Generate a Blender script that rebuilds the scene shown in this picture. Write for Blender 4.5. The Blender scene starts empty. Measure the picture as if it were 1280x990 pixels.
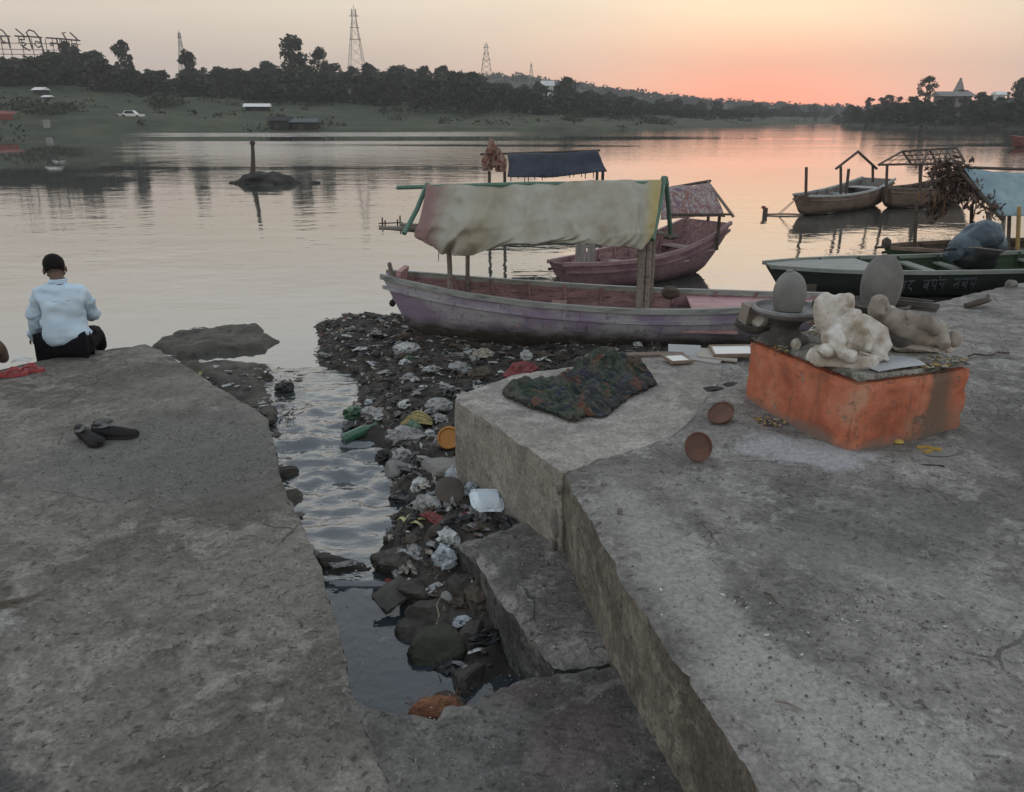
import bpy, bmesh, math, random
import numpy as np
from mathutils import Vector, Matrix
from mathutils.geometry import delaunay_2d_cdt
random.seed(7); RNG = np.random.RandomState(7)
HAZE = 0.00042                            # per metre
S = bpy.context.scene
COL = S.collection
R = math.radians

# ------------------------------------------------------------------ camera
F, HY, H = 985.0, 146.0, 2.30            # focal length in photo pixels, horizon row, eye height
PITCH = math.atan((480 - HY) / F)
cam = bpy.data.cameras.new('camera')
cam.sensor_width = 36.0
cam.lens = F / 1280 * 36.0
cam.shift_y = -(495 - 480) / 1280
cam.clip_start, cam.clip_end = 0.05, 6000
cam_o = bpy.data.objects.new('camera', cam)
COL.objects.link(cam_o)
cam_o.location = (0, 0, H)
cam_o.rotation_euler = (math.pi / 2 - PITCH, 0, 0)
S.camera = cam_o
cP, sP = math.cos(PITCH), math.sin(PITCH)


def ray(px, py):
    u, v = (px - 640) / F, (480 - py) / F
    return u, cP + v * sP, -sP + v * cP


def G(px, py, z=0.0):
    """the point of the level z that the photo shows at px, py"""
    x, y, d = ray(px, py)
    t = (z - H) / d
    return Vector((x * t, y * t, z))


def D(px, py, depth):
    """the point at the distance depth that the photo shows at px, py"""
    x, y, d = ray(px, py)
    t = depth / y
    return Vector((x * t, depth, H + d * t))


# ------------------------------------------------------------------ sky, sun, exposure
SUN_EL, SUN_AZ = R(2.0), R(16.6)          # the sun stands low in the haze, right of the middle
W = bpy.data.worlds.new('World')
S.world = W
W.use_nodes = True
nt = W.node_tree
nt.nodes.clear()


class NG:
    def __init__(s, tree): s.t = tree; s.N = tree.nodes; s.L = tree.links
    def node(s, typ, **k):
        n = s.N.new(typ)
        for a, b in k.items(): setattr(n, a, b)
        return n
    def put(s, sock, v):
        if hasattr(v, 'default_value') and hasattr(v, 'is_linked'): s.L.new(v, sock)
        elif isinstance(v, (tuple, list)) and len(v) == 3 and sock.type == 'RGBA': sock.default_value = (*v, 1)
        else: sock.default_value = v
    def math(s, op, a, b=0.0, c=0.0, clamp=False):
        n = s.node('ShaderNodeMath', operation=op, use_clamp=clamp)
        for i, v in enumerate((a, b, c)): s.put(n.inputs[i], v)
        return n.outputs[0]
    def mix(s, f, a, b, blend='MIX'):
        n = s.node('ShaderNodeMix', data_type='RGBA', blend_type=blend, clamp_factor=True)
        s.put(n.inputs[0], f); s.put(n.inputs[6], a); s.put(n.inputs[7], b)
        return n.outputs[2]
    def ramp(s, f, pts, interp='LINEAR'):
        n = s.node('ShaderNodeValToRGB')
        r = n.color_ramp; r.interpolation = interp
        while len(r.elements) < len(pts): r.elements.new(0.5)
        for e, (p, c) in zip(r.elements, pts):
            e.position = p; e.color = (c, c, c, 1) if not isinstance(c, (tuple, list)) else (*c, 1)
        s.put(n.inputs[0], f)
        return n.outputs[0]
    def rng(s, f, a, b, c=0.0, d=1.0, smooth=True):
        n = s.node('ShaderNodeMapRange', clamp=True, interpolation_type='SMOOTHSTEP' if smooth else 'LINEAR')
        for i, v in enumerate((f, a, b, c, d)): s.put(n.inputs[i], v)
        return n.outputs[0]
    def noise(s, vec, scale, detail=4, rough=0.55, dist=0.0, color=False):
        n = s.node('ShaderNodeTexNoise')
        s.put(n.inputs['Vector'], vec); n.inputs['Scale'].default_value = scale
        n.inputs['Detail'].default_value = detail; n.inputs['Roughness'].default_value = rough
        n.inputs['Distortion'].default_value = dist
        return n.outputs['Color' if color else 'Fac']
    def voro(s, vec, scale, feature='F1', out='Distance', rnd=1.0):
        n = s.node('ShaderNodeTexVoronoi', feature=feature)
        s.put(n.inputs['Vector'], vec); n.inputs['Scale'].default_value = scale
        n.inputs['Randomness'].default_value = rnd
        return n.outputs[out]
    def mapping(s, vec, scale=(1, 1, 1), loc=(0, 0, 0), rot=(0, 0, 0)):
        n = s.node('ShaderNodeMapping')
        s.put(n.inputs['Vector'], vec); n.inputs['Scale'].default_value = scale
        n.inputs['Location'].default_value = loc; n.inputs['Rotation'].default_value = rot
        return n.outputs[0]
    def bump(s, h, strength=1.0, dist=0.01, normal=None):
        n = s.node('ShaderNodeBump')
        s.put(n.inputs['Height'], h); s.put(n.inputs['Strength'], strength); n.inputs['Distance'].default_value = dist
        if normal is not None: s.put(n.inputs['Normal'], normal)
        return n.outputs[0]


g = NG(nt)
tc = g.node('ShaderNodeTexCoord').outputs['Generated']
nrm = g.node('ShaderNodeVectorMath', operation='NORMALIZE'); g.put(nrm.inputs[0], tc); dr = nrm.outputs[0]
sep = g.node('ShaderNodeSeparateXYZ'); g.put(sep.inputs[0], dr)
el = g.math('MAXIMUM', sep.outputs[2], 0.0)
base = g.ramp(el, [(0.0, (.53, .43, .41)), (.05, (.61, .50, .425)), (.13, (.83, .725, .60)), (.22, (1.16, 1.11, 1.03)), (.34, (1.22, 1.26, 1.25)),
                   (.5, (.94, 1.01, 1.06)), (.72, (.66, .74, .83)), (1.0, (.55, .63, .74))])
sdir = (math.sin(SUN_AZ), math.cos(SUN_AZ), 0.0)
dt = g.node('ShaderNodeVectorMath', operation='DOT_PRODUCT'); g.put(dt.inputs[0], dr); dt.inputs[1].default_value = sdir
dot = g.math('MAXIMUM', dt.outputs['Value'], 0.0)
side = g.rng(dt.outputs['Value'], -0.6, 0.95, 0.85, 1.0)
base = g.mix(1.0, base, side, 'MULTIPLY')
g1 = g.math('ADD', g.math('MULTIPLY', g.math('POWER', dot, 15.0), .55), g.math('MULTIPLY', g.math('POWER', dot, 60.0), .55))
warm = g.mix(g1, (0, 0, 0), (.34, .245, .085))
base = g.mix(1.0, base, warm, 'ADD')
g2 = g.math('ADD', g.math('MULTIPLY', g.math('POWER', dot, 64.0), .78), g.math('MULTIPLY', g.math('POWER', dot, 14.0), .26))
low = g.rng(el, 0.012, 0.142, 1.0, 0.0)
red = g.math('MULTIPLY', g2, low)
base = g.mix(g.math('MULTIPLY', red, .97), base, (.93, .265, .235))
# a faint unevenness of thin high cloud
cl = g.noise(g.mapping(dr, (2.0, 2.0, 14.0)), 1.6, 4, .5)
base = g.mix(1.0, base, g.rng(cl, .3, .7, .955, 1.035), 'MULTIPLY')
bg = g.node('ShaderNodeBackground'); g.put(bg.inputs[0], base); bg.inputs[1].default_value = 1.0
sky = g.node('ShaderNodeTexSky', sky_type='NISHITA', sun_disc=False, sun_elevation=SUN_EL, sun_rotation=SUN_AZ)
bg2 = g.node('ShaderNodeBackground'); g.put(bg2.inputs[0], sky.outputs[0]); bg2.inputs[1].default_value = 0.015
ad = g.node('ShaderNodeAddShader'); g.L.new(bg.outputs[0], ad.inputs[0]); g.L.new(bg2.outputs[0], ad.inputs[1])
g.L.new(ad.outputs[0], g.node('ShaderNodeOutputWorld').inputs[0])

sun = bpy.data.lights.new('sun', 'SUN')
sun.energy, sun.angle, sun.color = 0.10, R(30), (1.0, .62, .42)
sun_o = bpy.data.objects.new('sun', sun)
COL.objects.link(sun_o)
sun_o.rotation_euler = (-Vector((math.sin(SUN_AZ) * math.cos(SUN_EL), math.cos(SUN_AZ) * math.cos(SUN_EL), math.sin(SUN_EL)))).to_track_quat('-Z', 'Y').to_euler()

S.view_settings.view_transform = 'Standard'
S.view_settings.look = 'None'
S.view_settings.exposure = 0.0
S.view_settings.gamma = 1.0
S.cycles.use_denoising = True
S.cycles.max_bounces = 6
S.cycles.volume_bounces = 1
S.cycles.sample_clamp_indirect = 6.0


# ------------------------------------------------------------------ numeric noise
def _hash(i, j, k, seed):
    n = (i.astype(np.int64) * 374761393 + j.astype(np.int64) * 668265263 + k.astype(np.int64) * 2147483647 + seed * 144665) & 0xffffffff
    n = ((n ^ (n >> 13)) * 1274126177) & 0xffffffff
    n = ((n ^ (n >> 16)) * 2246822519) & 0xffffffff
    return ((n ^ (n >> 15)) & 0xffffff) / float(0xffffff)


def vnoise(P, scale, seed=0):
    P = np.asarray(P, float) * scale
    if P.shape[1] == 2: P = np.c_[P, np.full(len(P), .37)]
    I = np.floor(P).astype(np.int64); f = P - I; f = f * f * (3 - 2 * f)
    out = 0
    for a in (0, 1):
        for b in (0, 1):
            for c in (0, 1):
                w = (f[:, 0] if a else 1 - f[:, 0]) * (f[:, 1] if b else 1 - f[:, 1]) * (f[:, 2] if c else 1 - f[:, 2])
                out = out + w * _hash(I[:, 0] + a, I[:, 1] + b, I[:, 2] + c, seed)
    return out * 2 - 1


def fbm(P, scale, octs=4, seed=0, gain=.5):
    a, o, t = 1.0, 0.0, 0.0
    for i in range(octs):
        o = o + a * vnoise(P, scale * 2.03 ** i, seed + i * 17); t += a; a *= gain
    return o / t


def in_poly(P, poly):
    x, y = P[:, 0], P[:, 1]
    ins = np.zeros(len(P), bool)
    q = np.asarray(poly, float); n = len(q)
    for i in range(n):
        x1, y1 = q[i]; x2, y2 = q[(i + 1) % n]
        if y1 == y2: continue
        c = ((y1 > y) != (y2 > y)) & (x < (x2 - x1) * (y - y1) / (y2 - y1) + x1)
        ins ^= c
    return ins


def poly_dist(P, poly):
    q = np.asarray(poly, float); d = np.full(len(P), 1e9)
    for i in range(len(q)):
        a, b = q[i], q[(i + 1) % len(q)]
        ab = b - a; L = max((ab ** 2).sum(), 1e-12)
        t = np.clip(((P - a) @ ab) / L, 0, 1)
        d = np.minimum(d, np.sqrt(((P - a - t[:, None] * ab) ** 2).sum(1)))
    return d


# ------------------------------------------------------------------ objects
def link(o): COL.objects.link(o); return o


def tag(o, label=None, cat=None, group=None, kind=None):
    for k, v in (('label', label), ('category', cat), ('group', group), ('kind', kind)):
        if v: o[k] = v
    return o


def thing(name, label, cat, loc=(0, 0, 0), rz=0.0, group=None):
    o = link(bpy.data.objects.new(name, None))
    o.empty_display_size = .2
    o.location = loc; o.rotation_euler = (0, 0, rz)
    return tag(o, label, cat, group)


def copy_tree(o, parent=None):
    c = link(o.copy())
    c.parent = parent
    for ch in o.children: copy_tree(ch, c)
    return c


def mesh_obj(name, me, parent=None, loc=None, rz=None):
    o = link(bpy.data.objects.new(name, me))
    o.parent = parent
    if loc is not None: o.location = loc
    if rz is not None: o.rotation_euler = rz if isinstance(rz, (tuple, list)) else (0, 0, rz)
    return o


class MB:
    def __init__(s): s.v = []; s.f = []; s.m = []
    def add(s, vs, fs, mi=0):
        b = len(s.v)
        s.v.extend([tuple(map(float, p)) for p in vs])
        s.f.extend([tuple(int(i) + b for i in f) for f in fs]); s.m.extend([mi] * len(fs))
        return s
    def box(s, c, size, rot=None, mi=0, taper=1.0):
        hx, hy, hz = size[0] / 2, size[1] / 2, size[2] / 2
        M = rot if rot is not None else Matrix.Identity(3)
        vs = []
        for z in (-hz, hz):
            k = taper if z > 0 else 1
            for x, y in ((-hx, -hy), (hx, -hy), (hx, hy), (-hx, hy)): vs.append(Vector(c) + M @ Vector((x * k, y * k, z)))
        return s.add(vs, [(3, 2, 1, 0), (4, 5, 6, 7), (0, 1, 5, 4), (1, 2, 6, 5), (2, 3, 7, 6), (3, 0, 4, 7)], mi)
    def beam(s, a, b, w, h, mi=0):
        a, b = Vector(a), Vector(b); d = b - a; L = d.length
        q = d.to_track_quat('X', 'Z').to_matrix()
        return s.box((a + b) / 2, (L, w, h), q, mi)
    def tube(s, pts, r, n=6, mi=0, cap=True):
        pts = [Vector(p) for p in pts]; k = len(pts)
        rs = r if isinstance(r, (list, tuple)) else [r] * k
        vs, fs = [], []
        for i, p in enumerate(pts):
            d = (pts[min(i + 1, k - 1)] - pts[max(i - 1, 0)])
            if d.length < 1e-9: d = Vector((0, 0, 1))
            d.normalize()
            u = d.cross(Vector((0, 0, 1)) if abs(d.z) < .9 else Vector((0, 1, 0))).normalized(); w = d.cross(u)
            for j in range(n):
                a = 2 * math.pi * j / n
                vs.append(p + (u * math.cos(a) + w * math.sin(a)) * rs[i])
        for i in range(k - 1):
            for j in range(n):
                fs.append((i * n + j, i * n + (j + 1) % n, (i + 1) * n + (j + 1) % n, (i + 1) * n + j))
        if cap: fs.append(tuple(range(n - 1, -1, -1))); fs.append(tuple((k - 1) * n + j for j in range(n)))
        return s.add(vs, fs, mi)
    def lathe(s, prof, n=20, c=(0, 0, 0), mi=0, wob=0.0, seed=0):
        vs, fs = [], []
        rr = random.Random(seed)
        ph = [rr.uniform(0, 6.28) for _ in range(4)]
        for (r, z) in prof:
            for j in range(n):
                a = 2 * math.pi * j / n
                k = 1 + wob * (math.sin(2 * a + ph[0] + z * 7) + .6 * math.sin(3 * a + ph[1] - z * 11) + .4 * math.sin(5 * a + ph[2]))
                vs.append((c[0] + r * k * math.cos(a), c[1] + r * k * math.sin(a), c[2] + z))
        for i in range(len(prof) - 1):
            for j in range(n): fs.append((i * n + j, i * n + (j + 1) % n, (i + 1) * n + (j + 1) % n, (i + 1) * n + j))
        if prof[0][0] > 1e-4: fs.append(tuple(range(n - 1, -1, -1)))
        if prof[-1][0] > 1e-4: fs.append(tuple((len(prof) - 1) * n + j for j in range(n)))
        return s.add(vs, fs, mi)
    def blob(s, c, r, amp=.15, scale=1.5, seed=0, sub=2, mi=0, rot=None, flat=None):
        V, Fc = ico(sub)
        n = 1 + amp * fbm(V + seed * 3.7, scale, 3, seed)
        P = V * n[:, None] * np.array(r if isinstance(r, (tuple, list)) else (r,) * 3)
        if rot is not None: P = P @ np.array(rot).T
        P = P + np.array(c)
        if flat is not None: P[:, 2] = np.maximum(P[:, 2], flat)
        return s.add(P, Fc, mi)
    def grid(s, P, mi=0, closed=False):
        """P: array (nu, nv, 3)"""
        nu, nv = P.shape[:2]
        fs = []
        for i in range(nu - 1):
            for j in range(nv - 1 + (1 if closed else 0)):
                k = (j + 1) % nv
                fs.append((i * nv + j, (i + 1) * nv + j, (i + 1) * nv + k, i * nv + k))
        return s.add(P.reshape(-1, 3), fs, mi)
    def sheet(s, P, th=.004, mi=0):
        """a grid with real thickness"""
        nu, nv = P.shape[:2]
        du = np.gradient(P, axis=0); dv = np.gradient(P, axis=1)
        n = np.cross(du, dv); n /= np.maximum(np.linalg.norm(n, axis=2, keepdims=True), 1e-9)
        top, bot = P + n * th / 2, P - n * th / 2
        b = nu * nv; fs = []
        for i in range(nu - 1):
            for j in range(nv - 1):
                q = (i * nv + j, (i + 1) * nv + j, (i + 1) * nv + j + 1, i * nv + j + 1)
                fs.append(q); fs.append(tuple(x + b for x in q[::-1]))
        ring = [i * nv for i in range(nu)] + [(nu - 1) * nv + j for j in range(1, nv)] + [i * nv + nv - 1 for i in range(nu - 2, -1, -1)] + [j for j in range(nv - 2, 0, -1)]
        for i in range(len(ring)):
            a, c = ring[i], ring[(i + 1) % len(ring)]
            fs.append((c, a, a + b, c + b))
        return s.add(np.concatenate([top.reshape(-1, 3), bot.reshape(-1, 3)]), fs, mi)
    def mesh(s, name, mats, smooth=True, sharp=None):
        me = bpy.data.meshes.new(name)
        me.from_pydata(s.v, [], s.f)
        for m in (mats if isinstance(mats, (list, tuple)) else [mats]): me.materials.append(m)
        if len(set(s.m)) > 1 or (s.m and s.m[0]): me.polygons.foreach_set('material_index', s.m)
        if smooth: me.polygons.foreach_set('use_smooth', [True] * len(me.polygons))
        me.update()
        if smooth and sharp: me.set_sharp_from_angle(angle=R(sharp))
        return me
    def build(s, name, mats, parent=None, loc=None, rz=None, smooth=True, sharp=40):
        return mesh_obj(name, s.mesh(name, mats, smooth, sharp), parent, loc, rz)


_ico = {}
def ico(sub):
    if sub not in _ico:
        bm = bmesh.new(); bmesh.ops.create_icosphere(bm, subdivisions=sub, radius=1)
        _ico[sub] = (np.array([v.co[:] for v in bm.verts]), [tuple(v.index for v in f.verts) for f in bm.faces])
        bm.free()
    return _ico[sub]


def evaluated(o, name):
    dg = bpy.context.evaluated_depsgraph_get()
    me = bpy.data.meshes.new_from_object(o.evaluated_get(dg)); me.name = name
    old = o.data
    o.modifiers.clear(); o.data = me
    if old.users == 0: bpy.data.meshes.remove(old)
    for p in me.polygons: p.use_smooth = True
    return o


def remeshed(mb, name, mat, voxel, parent=None, loc=None, rz=None, smooth=2, rough=0.0, seed=0):
    """several overlapping lumps grown into one surface"""
    o = mb.build(name, mat, parent, loc, rz)
    m = o.modifiers.new('r', 'REMESH'); m.mode = 'VOXEL'; m.voxel_size = voxel
    if smooth:
        k = o.modifiers.new('s', 'SMOOTH'); k.iterations = smooth; k.factor = .5
    evaluated(o, name)
    if not o.data.materials: o.data.materials.append(mat)
    if rough:
        n = len(o.data.vertices); co = np.empty(n * 3); o.data.vertices.foreach_get('co', co); co = co.reshape(-1, 3)
        no = np.empty(n * 3); o.data.vertices.foreach_get('normal', no); no = no.reshape(-1, 3)
        co += no * (fbm(co, 18, 4, seed) * rough)[:, None]
        o.data.vertices.foreach_set('co', co.ravel()); o.data.update()
    return o


def skinned(name, joints, edges, mat, parent, sub=2):
    """one continuous skin over a skeleton: joints = [(x, y, z, r)]"""
    me = bpy.data.meshes.new(name)
    me.from_pydata([j[:3] for j in joints], edges, [])
    me.materials.append(mat)
    o = mesh_obj(name, me, parent)
    m = o.modifiers.new('k', 'SKIN'); m.use_smooth_shade = True
    for i, sv in enumerate(me.skin_vertices[0].data):
        r = joints[i][3]
        sv.radius = r if isinstance(r, tuple) else (r, r); sv.use_root = (i == 0)
    k = o.modifiers.new('u', 'SUBSURF'); k.levels = sub; k.render_levels = sub
    return evaluated(o, name)


def crumpled(r, seed, mt, name='plastic_bag', loc=(0, 0, 0), rz=0.0, sub=3, amp=.55):
    """thin stuff crushed into a creased lump"""
    V, Fc = ico(sub)
    rd = 1 - np.abs(fbm(V + seed * 2.3, 1.7, 2, seed)) * 3
    n = .85 + amp * rd * .55 + .22 * (1 - np.abs(fbm(V + seed, 3.2, 2, seed + 3)) * 3) * amp
    P = V * np.maximum(n, .25)[:, None] * np.array(r)
    P[:, 2] = np.maximum(P[:, 2], -r[2] * .45)
    return MB().add(P, Fc).build(name, mt, loc=loc, rz=rz, sharp=18)


def rock_mesh(r, seed, sub=4, planes=13, rough=.05):
    """a stone broken along flat faces"""
    rr = np.random.RandomState(seed); V, Fc = ico(sub)
    N = rr.normal(size=(planes, 3)); N /= np.linalg.norm(N, axis=1, keepdims=True); N[0] = (0, 0, 1)
    d = rr.uniform(.62, 1.0, planes)
    t = V @ N.T; q = np.where(t > .05, d[None, :] / np.maximum(t, .05), 9).min(1)
    q = np.minimum(q, 1.12); q = q * (1 + rough * fbm(V + seed, 3, 4, seed) * 2 + rough * fbm(V + seed, 11, 2, seed))
    return V * q[:, None] * np.array(r), Fc


# ------------------------------------------------------------------ materials
def new_mat(name):
    m = bpy.data.materials.new(name); m.use_nodes = True
    m.node_tree.nodes.clear()
    g = NG(m.node_tree)
    b = g.node('ShaderNodeBsdfPrincipled')
    o = g.node('ShaderNodeOutputMaterial'); g.L.new(b.outputs[0], o.inputs[0])
    return m, g, b, o


def mat(name, cols, scale=6, rough=.8, bump=.4, bscale=40, dist=.004, dirt=None, metal=0.0, spec=.3, stretch=(1, 1, 1), detail=5, trans=0.0, spread=(.3, .7)):
    """worn matter: cols are blended by noise, dirt is a second blotchy tone on top"""
    m, g, b, o = new_mat(name)
    oc = g.mapping(g.node('ShaderNodeTexCoord').outputs['Object'], stretch)
    n = g.noise(oc, scale, detail, .6)
    k = len(cols)
    if k == 1: c = g.mix(1.0, cols[0], g.rng(n, .2, .8, .75, 1.2), 'MULTIPLY')
    else: c = g.ramp(n, [(spread[0] + (spread[1] - spread[0]) * i / (k - 1), q) for i, q in enumerate(cols)])
    if dirt:
        d = g.noise(oc, scale * 2.7, 6, .7, .3)
        c = g.mix(g.math('MULTIPLY', g.rng(d, dirt[1], dirt[1] + .12), dirt[2] if len(dirt) > 2 else .85), c, dirt[0])
    g.put(b.inputs['Base Color'], c)
    r = g.noise(oc, scale * 1.7, 3)
    g.put(b.inputs['Roughness'], g.rng(r, .2, .8, max(rough - .12, .02), min(rough + .1, 1)))
    b.inputs['Metallic'].default_value = metal
    b.inputs['Specular IOR Level'].default_value = spec
    if bump:
        hn = g.noise(oc, bscale, 5, .65)
        g.put(b.inputs['Normal'], g.bump(hn, bump, dist))
    if trans:
        t = g.node('ShaderNodeBsdfTranslucent'); g.put(t.inputs[0], c)
        x = g.node('ShaderNodeMixShader'); x.inputs[0].default_value = trans
        g.L.new(b.outputs[0], x.inputs[1]); g.L.new(t.outputs[0], x.inputs[2]); g.L.new(x.outputs[0], o.inputs[0])
    return m


def concrete(name, dark, mid, light, big=.9, pit=.5, pebble=.35, stains=(), spots=.35, bumps=1.0, streak=0.0, seed=0, crack=.5):
    m, g, b, o = new_mat(name)
    oc0 = g.node('ShaderNodeTexCoord').outputs['Object']
    oc = g.mapping(oc0, loc=(seed * 3.1, seed * 1.7, 0))
    warp = g.noise(oc, 2.2, 3, .6, 0, True)
    wv = g.node('ShaderNodeVectorMath', operation='MULTIPLY_ADD'); g.put(wv.inputs[0], warp); wv.inputs[1].default_value = (.35, .35, .35); g.put(wv.inputs[2], oc)
    oc1 = wv.outputs[0]
    n1 = g.noise(oc1, big * 1.2, 9, .68)
    n2 = g.noise(oc1, big * 3.6, 9, .72)
    n3 = g.noise(oc, 55, 5, .72)
    n5 = g.noise(oc, 15, 6, .7, .3)
    c = g.mix(g.rng(n1, .40, .58), dark, mid)                                   # broad worn and dirty zones
    c = g.mix(g.math('MULTIPLY', g.rng(n2, .50, .60), .75), c, light)           # scuffed bare cement
    c = g.mix(g.math('MULTIPLY', g.rng(g.noise(oc1, big * 2.1, 9, .75), .53, .60), .65), c, dark)
    c = g.mix(1.0, c, g.rng(n5, .3, .7, .78, 1.20), 'MULTIPLY')
    c = g.mix(1.0, c, g.rng(n3, .28, .72, .70, 1.28), 'MULTIPLY')
    v = g.voro(oc, 85, 'F1', 'Color')
    vs = g.node('ShaderNodeSeparateColor'); g.put(vs.inputs[0], v)
    vd = g.voro(oc, 85, 'F1', 'Distance')
    stone = g.math('MULTIPLY', g.rng(vs.outputs[0], .66, .74), g.rng(vd, .26, .40, 1.0, 0.0))
    stone = g.math('MULTIPLY', stone, g.rng(n5, .44, .54))
    c = g.mix(g.math('MULTIPLY', stone, pebble), c, g.mix(vs.outputs[1], (.035, .035, .035), (.36, .345, .32)))
    sp = g.noise(oc, 24, 5, .62, .6)                                             # pits and crumbs of dirt
    c = g.mix(g.math('MULTIPLY', g.rng(sp, .61, .66), min(spots * 1.6, .9)), c, (.030, .029, .027))
    bl = g.noise(oc1, 7.5, 8, .75, .5)
    c = g.mix(g.math('MULTIPLY', g.rng(bl, .57, .63), spots), c, tuple(x * .55 for x in dark))
    cd = g.voro(oc1, .85, 'DISTANCE_TO_EDGE', 'Distance')
    ck = g.math('MULTIPLY', g.rng(cd, .0015, .0065, 1, 0), g.rng(g.noise(oc, 1.3, 5, .6), .53, .60))
    c = g.mix(g.math('MULTIPLY', ck, crack), c, (.022, .021, .02))
    if streak:
        st = g.noise(g.mapping(oc, (1, 1, .12)), 16, 5, .65)
        c = g.mix(g.math('MULTIPLY', g.rng(st, .5, .72), streak), c, (.03, .028, .025))
    rn = g.noise(oc, 5, 8, .72)
    for (cx, cy, rx, ry, ang, colr, k, edge) in stains:
        mp = g.node('ShaderNodeMapping', vector_type='TEXTURE')
        g.put(mp.inputs['Vector'], g.mapping(oc0, (1, 1, 0))); mp.inputs['Location'].default_value = (cx, cy, 0)
        mp.inputs['Rotation'].default_value = (0, 0, ang); mp.inputs['Scale'].default_value = (rx, ry, 1)
        ln = g.node('ShaderNodeVectorMath', operation='LENGTH'); g.put(ln.inputs[0], mp.outputs[0])
        dd = g.math('ADD', ln.outputs['Value'], g.math('MULTIPLY', g.math('SUBTRACT', rn, .5), 2.4))
        c = g.mix(g.math('MULTIPLY', g.rng(dd, 1 - edge, 1 + edge, 1, 0), k), c, g.mix(1.0, colr, g.rng(n3, .25, .75, .7, 1.25), 'MULTIPLY'))
    g.put(b.inputs['Base Color'], c)
    g.put(b.inputs['Roughness'], g.rng(n2, .3, .7, .78, .97))
    b.inputs['Specular IOR Level'].default_value = .25
    h = g.math('ADD', g.math('MULTIPLY', n3, .40), g.math('MULTIPLY', g.noise(oc, 150, 4, .7), .30))
    h = g.math('ADD', h, g.math('MULTIPLY', stone, .4 * pebble))
    h = g.math('SUBTRACT', h, g.math('MULTIPLY', g.rng(sp, .60, .68), pit))
    h = g.math('ADD', h, g.math('MULTIPLY', n5, .55))
    h = g.math('SUBTRACT', h, g.math('MULTIPLY', ck, 1.2))
    g.put(b.inputs['Normal'], g.bump(h, .8 * bumps, .011))
    return m


def water(name, fine, amp, base, ripple_mask=None, ior=1.6, stretch=(1.0, 1.0, 1.0), rough=.02):
    m, g, b, o = new_mat(name)
    oc = g.node('ShaderNodeTexCoord').outputs['Object']
    b.inputs['IOR'].default_value = ior
    b.inputs['Roughness'].default_value = rough
    mud = g.noise(oc, .35, 4, .6)
    g.put(b.inputs['Base Color'], g.mix(g.rng(mud, .3, .7), base, tuple(x * 1.35 for x in base)))
    st = g.mapping(oc, stretch)
    a = g.noise(st, fine, 3, .55, .3)
    c = g.noise(st, fine * .28, 3, .5, .2)
    h = g.math('ADD', g.math('MULTIPLY', a, .45), c)
    if ripple_mask == 'river':
        lanes = g.noise(g.mapping(oc, (.010, .06, 1)), 1.0, 4, .6, .4)        # lanes of breeze across the river
        patch = g.noise(oc, .25, 4, .6, .3)
        s = g.node('ShaderNodeSeparateXYZ'); g.put(s.inputs[0], oc)
        lee = g.math('ADD', s.outputs[0], g.math('MULTIPLY', s.outputs[1], .468))   # sheltered water under the left bank
        lee = g.rng(g.math('ADD', lee, g.math('MULTIPLY', g.math('SUBTRACT', patch, .5), 14)), -4, 7, 0, 1)
        far = g.math('MULTIPLY', g.rng(s.outputs[1], 26, 60), lee)
        calm = g.rng(g.math('SUBTRACT', s.outputs[0], g.math('MULTIPLY', s.outputs[1], .04)), -16, 3, 1, .16)        # stiller water towards the right
        far = g.math('MULTIPLY', far, calm)
        ln = g.rng(lanes, .36, .52)
        k = g.math('ADD', g.math('MULTIPLY', ln, .6), g.math('MULTIPLY', g.rng(patch, .52, .66), .28))
        k = g.math('ADD', g.math('MULTIPLY', k, amp), amp * .10)
        k = g.math('MULTIPLY', k, g.math('MAXIMUM', g.rng(s.outputs[1], 16, 34, 1, 0), g.math('MULTIPLY', lee, calm)))
        k = g.math('MAXIMUM', k, .012)
        k = g.math('ADD', k, g.math('MULTIPLY', g.math('MULTIPLY', far, ln), 1.6))
        g.put(b.inputs['Roughness'], g.math('ADD', g.math('MULTIPLY', g.math('MULTIPLY', far, ln), .16), rough))
        g.put(b.inputs['Normal'], g.bump(h, k, .05))
    else:
        patch = g.noise(oc, 1.1, 4, .6, .3)
        g.put(b.inputs['Normal'], g.bump(h, g.rng(patch, .3, .7, amp * .35, amp), .03))
    return m


# ================================================================== SETTING
ZL, ZR = 0.35, 0.75                       # low platform on the left, high platform on the right


def px2(pts, z): return [tuple(G(x, y, z)[:2]) for x, y in pts]


def resample(poly, near=.02, k=.008, chip=.012, seed=0):
    out = []
    n = len(poly)
    for i in range(n):
        a, b = np.array(poly[i]), np.array(poly[(i + 1) % n])
        L = np.linalg.norm(b - a); p = 0.0; nr = np.array([b[1] - a[1], a[0] - b[0]]) / max(L, 1e-6)
        while p < L - 1e-6:
            q = a + (b - a) * p / L
            d = np.linalg.norm(q - np.array([0, .8])); s = max(near, k * d) if d < 12 else .8
            o = fbm(np.array([[q[0], q[1], seed]]), 9, 3, seed)[0] * chip + max(fbm(np.array([[q[0], q[1], seed + 5]]), 24, 2, seed)[0] - .12, 0) * chip * 1.3
            if d < 12: q = q + nr * o
            out.append(tuple(q)); p += s
    return out


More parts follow.
